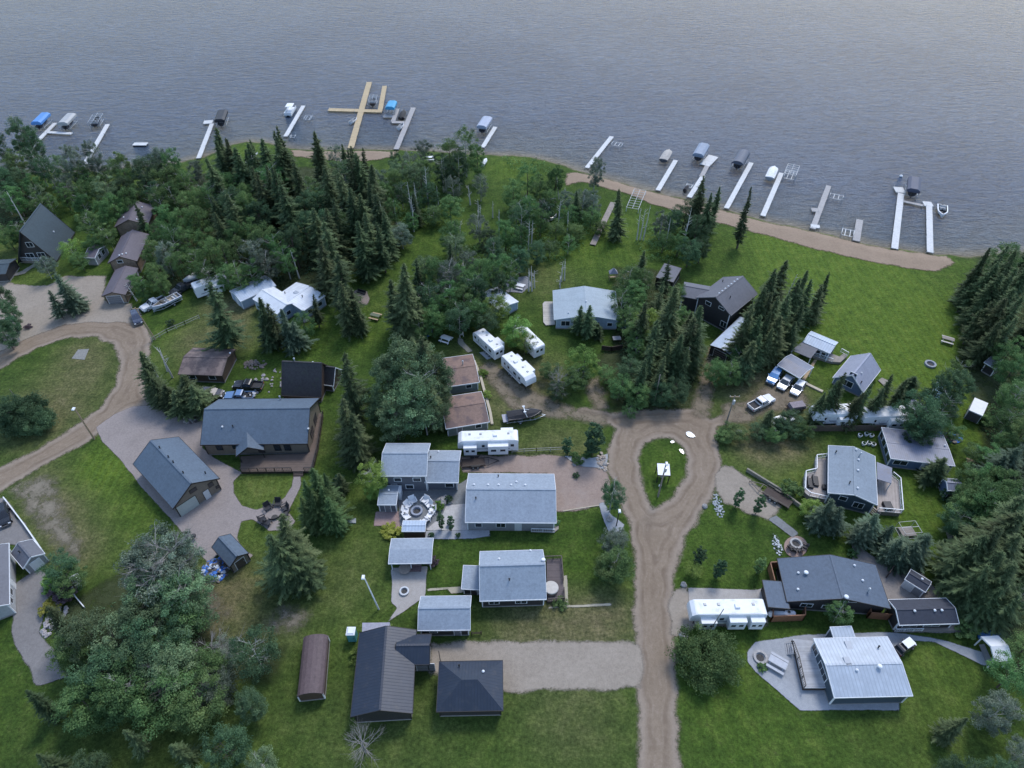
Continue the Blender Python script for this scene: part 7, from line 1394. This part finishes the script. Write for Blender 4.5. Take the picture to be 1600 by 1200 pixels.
# stones, heaps
STONE = plain('boulder', (.27, .265, .26), .85, .35, 2); rk = random.Random(9)
def boulder(label, px, py, s, m=STONE, group=None, z=0):
    x, y = at(px, py); mb = MB(); mb.ball((0, 0, .0), s, .7, 9, 6, .16, rk); o = mb.build('boulder', m); o.location = (x, y, z+s*.3); o.rotation_euler = (0, 0, rk.uniform(0, 6)); tag(o, label, 'boulder', group)
for px, py, s, l in ((690, 785, .9, 'large pale boulder in the bed right of the white chair circle'), (697, 781, .8, 'middle pale boulder in the bed right of the white chair circle'), (703, 785, .6, 'smallest pale boulder in the bed right of the white chair circle'), (898, 726, .4, 'pale boulder at the left end of the stone garden'), (944, 726, .5, 'rusty boulder at the right end of the stone garden'), (952, 812, .6, 'boulder in the lower roadside stone bed'), (1154, 676, .6, 'pale boulder under the bush beside the road'), (1068, 995, .7, 'boulder with a dark hole at the corner by the concrete pad'), (1068, 914, .5, 'pale boulder on the lawn left of the concrete pad'), (467, 500, .7, 'left pale boulder under the blue spruces'), (478, 502, .6, 'right pale boulder under the blue spruces'), (1101, 792, .5, 'pale boulder where white gravel meets lawn')): boulder(l, px, py, s)
def heap(label, name, px, py, rx, ry, h, cols, n, cat, seed, sz=(.25, .6)):
    x, y = at(px, py); rd = random.Random(seed); r = thing(name, label, cat, x, y, 0)
    for ci, (nm, c) in enumerate(cols):
        mb = MB()
        for i in range(n//len(cols)):
            a, f = rd.uniform(0, 6.28), rd.random()**.6; s = rd.uniform(*sz); px_, py_ = rx*f*math.cos(a), ry*f*math.sin(a)
            mb.ball((px_, py_, h*(1-f)*rd.uniform(.3, 1)+s*.2), s, .6, 7, 4, .3, rd)
        o = mb.build(nm, plain('heap_'+nm.replace(' ', '_'), c, .7, .3, 3), r); o['kind'] = 'stuff'
    return r
heap('heap of blue tarps and junk beside the small blue roofed shed', 'junk_heap', 338, 891, 2.2, 2.2, 1.0, [('tarp', (.05, .19, .60)), ('tarp', (.07, .23, .66)), ('bag', (.5, .56, .64)), ('scrap', (.16, .14, .125)), ('soil', (.07, .06, .05))], 170, 'junk heap', 3, (.2, .42)); landmark('the blue junk heap', *at(341, 891))
heap('pile of pale and dark rubble left of the slate blue house', 'rubble_pile', 300, 652, 2.1, 1.5, .6, [('stone', (.33, .31, .31)), ('dark_stone', (.08, .065, .07))], 90, 'rubble pile', 4, (.15, .4)); heap('pile of grey brush near the lake shore at left', 'brush_pile', 105, 297, 2.6, 2.0, 1.0, [('brush', (.2, .18, .18))], 70, 'brush pile', 5, (.2, .5))
heap('low stone border along the shrub bed at lower left', 'stone_border', 86, 966, 1.2, 3.0, .3, [('stone', (.30, .29, .28))], 40, 'stone border', 6, (.25, .5)); heap('logs and scrap behind the long weathered metal roofed cabin', 'log_pile', 1484, 684, 2.0, 1.2, .8, [('log', (.22, .19, .17)), ('tarp', (.12, .24, .30))], 40, 'log pile', 7); heap('white pebbles scattered on grass in front of the old black roofed cabin', 'stone_scatter', 418, 595, 4.5, 3.5, .05, [('stone', (.34, .36, .28))], 34, 'stones', 8, (.15, .4)); heap('row of roadside rocks in the stone garden by the dark columnar tree', 'rock_row', 941, 722, 1.0, 2.2, .4, [('rock', (.36, .30, .25))], 40, 'rocks', 12, (.15, .35)); heap('white scrap on bare soil left of the old black roofed cabin', 'scrap_pile', 398, 570, 2.4, 1.4, .3, [('scrap', (.4, .39, .37)), ('timber', (.17, .14, .12))], 50, 'scrap pile', 13, (.15, .4))
heap('junk and pale boxes piled on the bed of the blue pickup', 'truck_load', 386, 622, 2.2, .75, .5, [('box', (.5, .5, .5)), ('dark_box', (.06, .06, .06))], 26, 'load', 14, (.15, .35)).location.z = .85; heap('silver pebbles of the dry stream bed right of the road', 'pebble_bed', 1122, 790, .8, 2.4, .08, [('pebble', (.34, .37, .39))], 110, 'pebbles', 15, (.07, .17)); heap('row of white flowers and stones on the lawn left of the round patio', 'flower_row', 1214, 851, .7, 2.0, .35, [('flower', (.55, .58, .6)), ('leaf', (.06, .10, .04))], 90, 'flower row', 16, (.08, .2))
for i, (px, py) in enumerate(((1343, 682), (1353, 680), (1361, 682), (1349, 695), (1357, 694), (1364, 696))):
    x, y = at(px, py); r = thing('plant_pot', 'white tub on dark soil behind the deck house, '+['leftmost of the back three', 'middle of the back three', 'rightmost of the back three', 'leftmost of the front three', 'middle of the front three', 'rightmost of the front three'][i], 'plant pot', x, y, 0, 0, 'white tubs on dark soil'); mb = MB(); mb.cone((0, 0, 0), (0, 0, .5), .32, .42, 12); mb.build('tub', WHITE, r); mb = MB(); mb.ball((0, 0, .55), .3, .6, 8, 5, .2, rk); mb.build('plant', LEAF['dark'], r)
def slab(label, name, cat, pts, z, m, th=.1): P = [at(*p, z) for p in pts]; mb = MB(); mb.prism(P, z-th, z); tag(mb.build(name, m), label, cat)
slab('pale concrete slab lying on the lawn right of the bright green conifers', 'concrete_slab', 'slab', [(533, 809), (556, 809.5), (556, 817), (533, 816)], .2, plain('slab_grey', (.36, .38, .38), .8, .1), .18); slab('tan board lying on grass below the long weathered cabin end', 'board', 'board', [(1510, 715), (1537, 722), (1536, 728), (1511, 721)], .15, WOODTAN); slab('square grey timber platform with a dark fire seat on the right lawn', 'platform', 'platform', [(1478, 829), (1510, 829), (1515, 856), (1486, 856)], .15, WOODGREY)
fire_pit('black round fire seat on the square grey timber platform', 1498, 843, 1.0, CHD, .5).location.z = .15
slab('pale timber landing right of the lavender roofed cabin', 'landing', 'landing', [(1372, 594), (1378, 590), (1392, 596), (1384, 605)], .2, WOODGREY); slab('grey timber landing at the foot of the middle wood', 'landing', 'landing', [(983, 603), (996, 602), (997, 607), (984, 608)], .3, plain('grey_landing', (.30, .32, .31), .8, .1)); slab('blue tarp spread over a frame behind the white canvas boat shelter', 'tarp', 'tarp', [(1528, 986), (1566, 984), (1568, 994), (1545, 998), (1530, 996)], .5, plain('blue_tarp', (.06, .19, .50), .5, .2, 2), .35); slab('dark timber ramp left of the white canvas boat shelter', 'ramp', 'ramp', [(1530, 1007), (1538, 1006), (1552, 1037), (1542, 1037)], .3, plain('ramp_grey', (.17, .175, .19), .7, .1)); slab('tan timber walkway beside the striped car shelter', 'walkway', 'walkway', [(1272, 562), (1277, 562), (1258, 594), (1252, 594)], .12, WOODTAN)
slab('bare grey concrete pad in the loop island lawn', 'concrete_pad', 'pad', [(112, 560), (122, 546), (139, 545), (132, 562)], .06, plain('pad_grey', (.20, .20, .185), .85, .2), .08)
x, y = at(1416, 833); r = thing('greenhouse_frame', 'white open greenhouse frame on grass by the blue spruces', 'greenhouse frame', x, y, .1)
mb = MB(); [mb.bar((a*1.4, -1.1, z), (a*1.4, 1.1, z), .05) for a in (-1, 1) for z in (.1, 1.7)]; [mb.bar((-1.4, a*1.1, z), (1.4, a*1.1, z), .05) for a in (-1, 1) for z in (.1, 1.7)]; mb.bar((-1.4, 0, 1.7), (1.4, 0, 1.7), .06); [mb.bar((a*1.4, b*1.1, 0), (a*1.4, b*1.1, 1.7), .05) for a in (-1, 1) for b in (-1, 1)]; mb.build('frame', plain('worn_white', (.46, .47, .47), .6, .15), r); mb = MB(); mb.box(0, 0, .02, 2.3, 1.7, .5); mb.build('bed', WOODGREY, r)
x, y = at(978, 517); r = thing('covered_boat', 'long blue tarp covered boat right of the pale blue cottage', 'covered boat', x, y, R(-58)); mb = MB(); hull(6.4, 2.4, 1.2, mb, .3); mb.build('hull', plain('boat_blue', (.08, .11, .17), .6, .2), r); mb = MB(); mb.side([(-3.1, 1.3), (-2.6, 2.0), (1.0, 2.1), (3.0, 1.45)], -1.15, 1.15, yf=[1, .35, .35, .3]); mb.build('tarp', plain('slate_tarp', (.16, .21, .31), .7, .2, 2), r); landmark('the tarp covered boat', x, y)
x, y = at(963, 533); r = thing('grill_table', 'dark covered table beside the tarp covered boat', 'table', x, y, .1); mb = MB(); mb.box(0, 0, .8, 1.7, 1.2, .1); mb.build('table_top', plain('grey_lid', (.25, .25, .27), .6, .2), r); [(lambda m_: m_.build('leg', BLACK, r))(MB().box(s*.7, q*.45, 0, .08, .08, .8)) for s in (-1, 1) for q in (-1, 1)]
x, y = at(305, 842); r = thing('barbecue', 'dark barbecue at the left edge of the paver drive', 'barbecue', x, y, .5); mb = MB(); mb.cone((0, 0, .6), (0, 0, .9), .32, .42, 12); mb.ball((0, 0, .9), .42, .7, 12, 6); mb.build('kettle', BLACK, r); [(lambda m_: m_.build('leg', STEEL, r))(MB().bar((.1*math.cos(a), .1*math.sin(a), .6), (.4*math.cos(a), .4*math.sin(a), 0), .05)) for a in (0, 2.1, 4.2)]
x, y = at(22, 398); r = thing('fire_barrel', 'dark round fire barrel on the lawn below the A frame cabin', 'fire barrel', *at(23, 416), 0); mb = MB(); mb.cone((0, 0, 0), (0, 0, .6), .6, .65, 14); mb.build('barrel', CHD, r); mb = MB(); mb.cone((0, 0, .58), (0, 0, .63), .5, .5, 14); mb.build('ash', plain('ash', (.06, .058, .056), .95, .5, 6), r)
# rain puddles and paths
PUD, nt, bs = newmat('puddle_water'); bs.inputs['Base Color'].default_value = (.38, .41, .44, 1); bs.inputs['Roughness'].default_value = .06  # pale base colour paints in the reflected sky
for pl in ([(1071, 675), (1078, 673), (1088, 682), (1081, 684), (1073, 681)], [(1047, 689), (1053, 688), (1054, 692), (1048, 692)], [(1060, 702), (1066, 701), (1070, 709), (1066, 709)]):
    P = [at(*p, .17) for p in pl]; n = len(P); Q = []
    for i in range(n):
        a, b = P[i], P[(i+1) % n]; Q += [(a[0]*.75+b[0]*.25, a[1]*.75+b[1]*.25), (a[0]*.25+b[0]*.75, a[1]*.25+b[1]*.75)]
    mb = MB(); mb.prism(Q, .14, .17); mb.build('puddle', PUD)['kind'] = 'structure'
sheet('trodden_path', [[(715, 528), (724, 532), (738, 550), (732, 552), (718, 538)], [(10, 436), (40, 428), (60, 413), (58, 409), (35, 424), (10, 432)]], 0, edge_mat('gravel_path', gravel((.17, .165, .125), (.23, .22, .18), (.3, .29, .25)), .15, .5), res=.3)

word_plants()
# ------------------------------------------------------------------ light, sky, camera
w = bpy.data.worlds.new('World'); SC.world = w; w.use_nodes = True; nt = w.node_tree
bg = nt.nodes['Background']; sky = nt.nodes.new('ShaderNodeTexSky'); sky.sky_type = 'NISHITA'; sky.sun_disc = False
SUN_EL, SUN_AZ = 54.0, 27.0        # azimuth measured from +Y towards +X
sky.sun_elevation = R(SUN_EL); sky.sun_rotation = R(SUN_AZ); sky.air_density = 1.0; sky.dust_density = .8; sky.ozone_density = 1.0
nt.links.new(sky.outputs[0], bg.inputs[0]); bg.inputs[1].default_value = .15
sl = bpy.data.lights.new('sun', 'SUN'); sl.energy = 1.2; sl.angle = R(16); sl.color = (1, .97, .93)
so = bpy.data.objects.new('sun', sl); COL.objects.link(so)
d = Vector((math.sin(R(SUN_AZ))*math.cos(R(SUN_EL)), math.cos(R(SUN_AZ))*math.cos(R(SUN_EL)), math.sin(R(SUN_EL))))
so.rotation_euler = (-d).to_track_quat('-Z', 'Y').to_euler(); so.location = (60, 60, 120)
cam = bpy.data.cameras.new('camera'); co = bpy.data.objects.new('camera', cam); COL.objects.link(co)
co.location = (0, 0, CH); co.rotation_euler = (R(90-TH), 0, 0)
cam.sensor_width = 36; cam.sensor_fit = 'HORIZONTAL'; cam.lens = 36*CF/1600; cam.clip_end = 12000; cam.clip_start = .5
SC.camera = co
SC.view_settings.view_transform = 'Standard'; SC.view_settings.look = 'None'; SC.view_settings.exposure = 0.95; SC.view_settings.gamma = 1
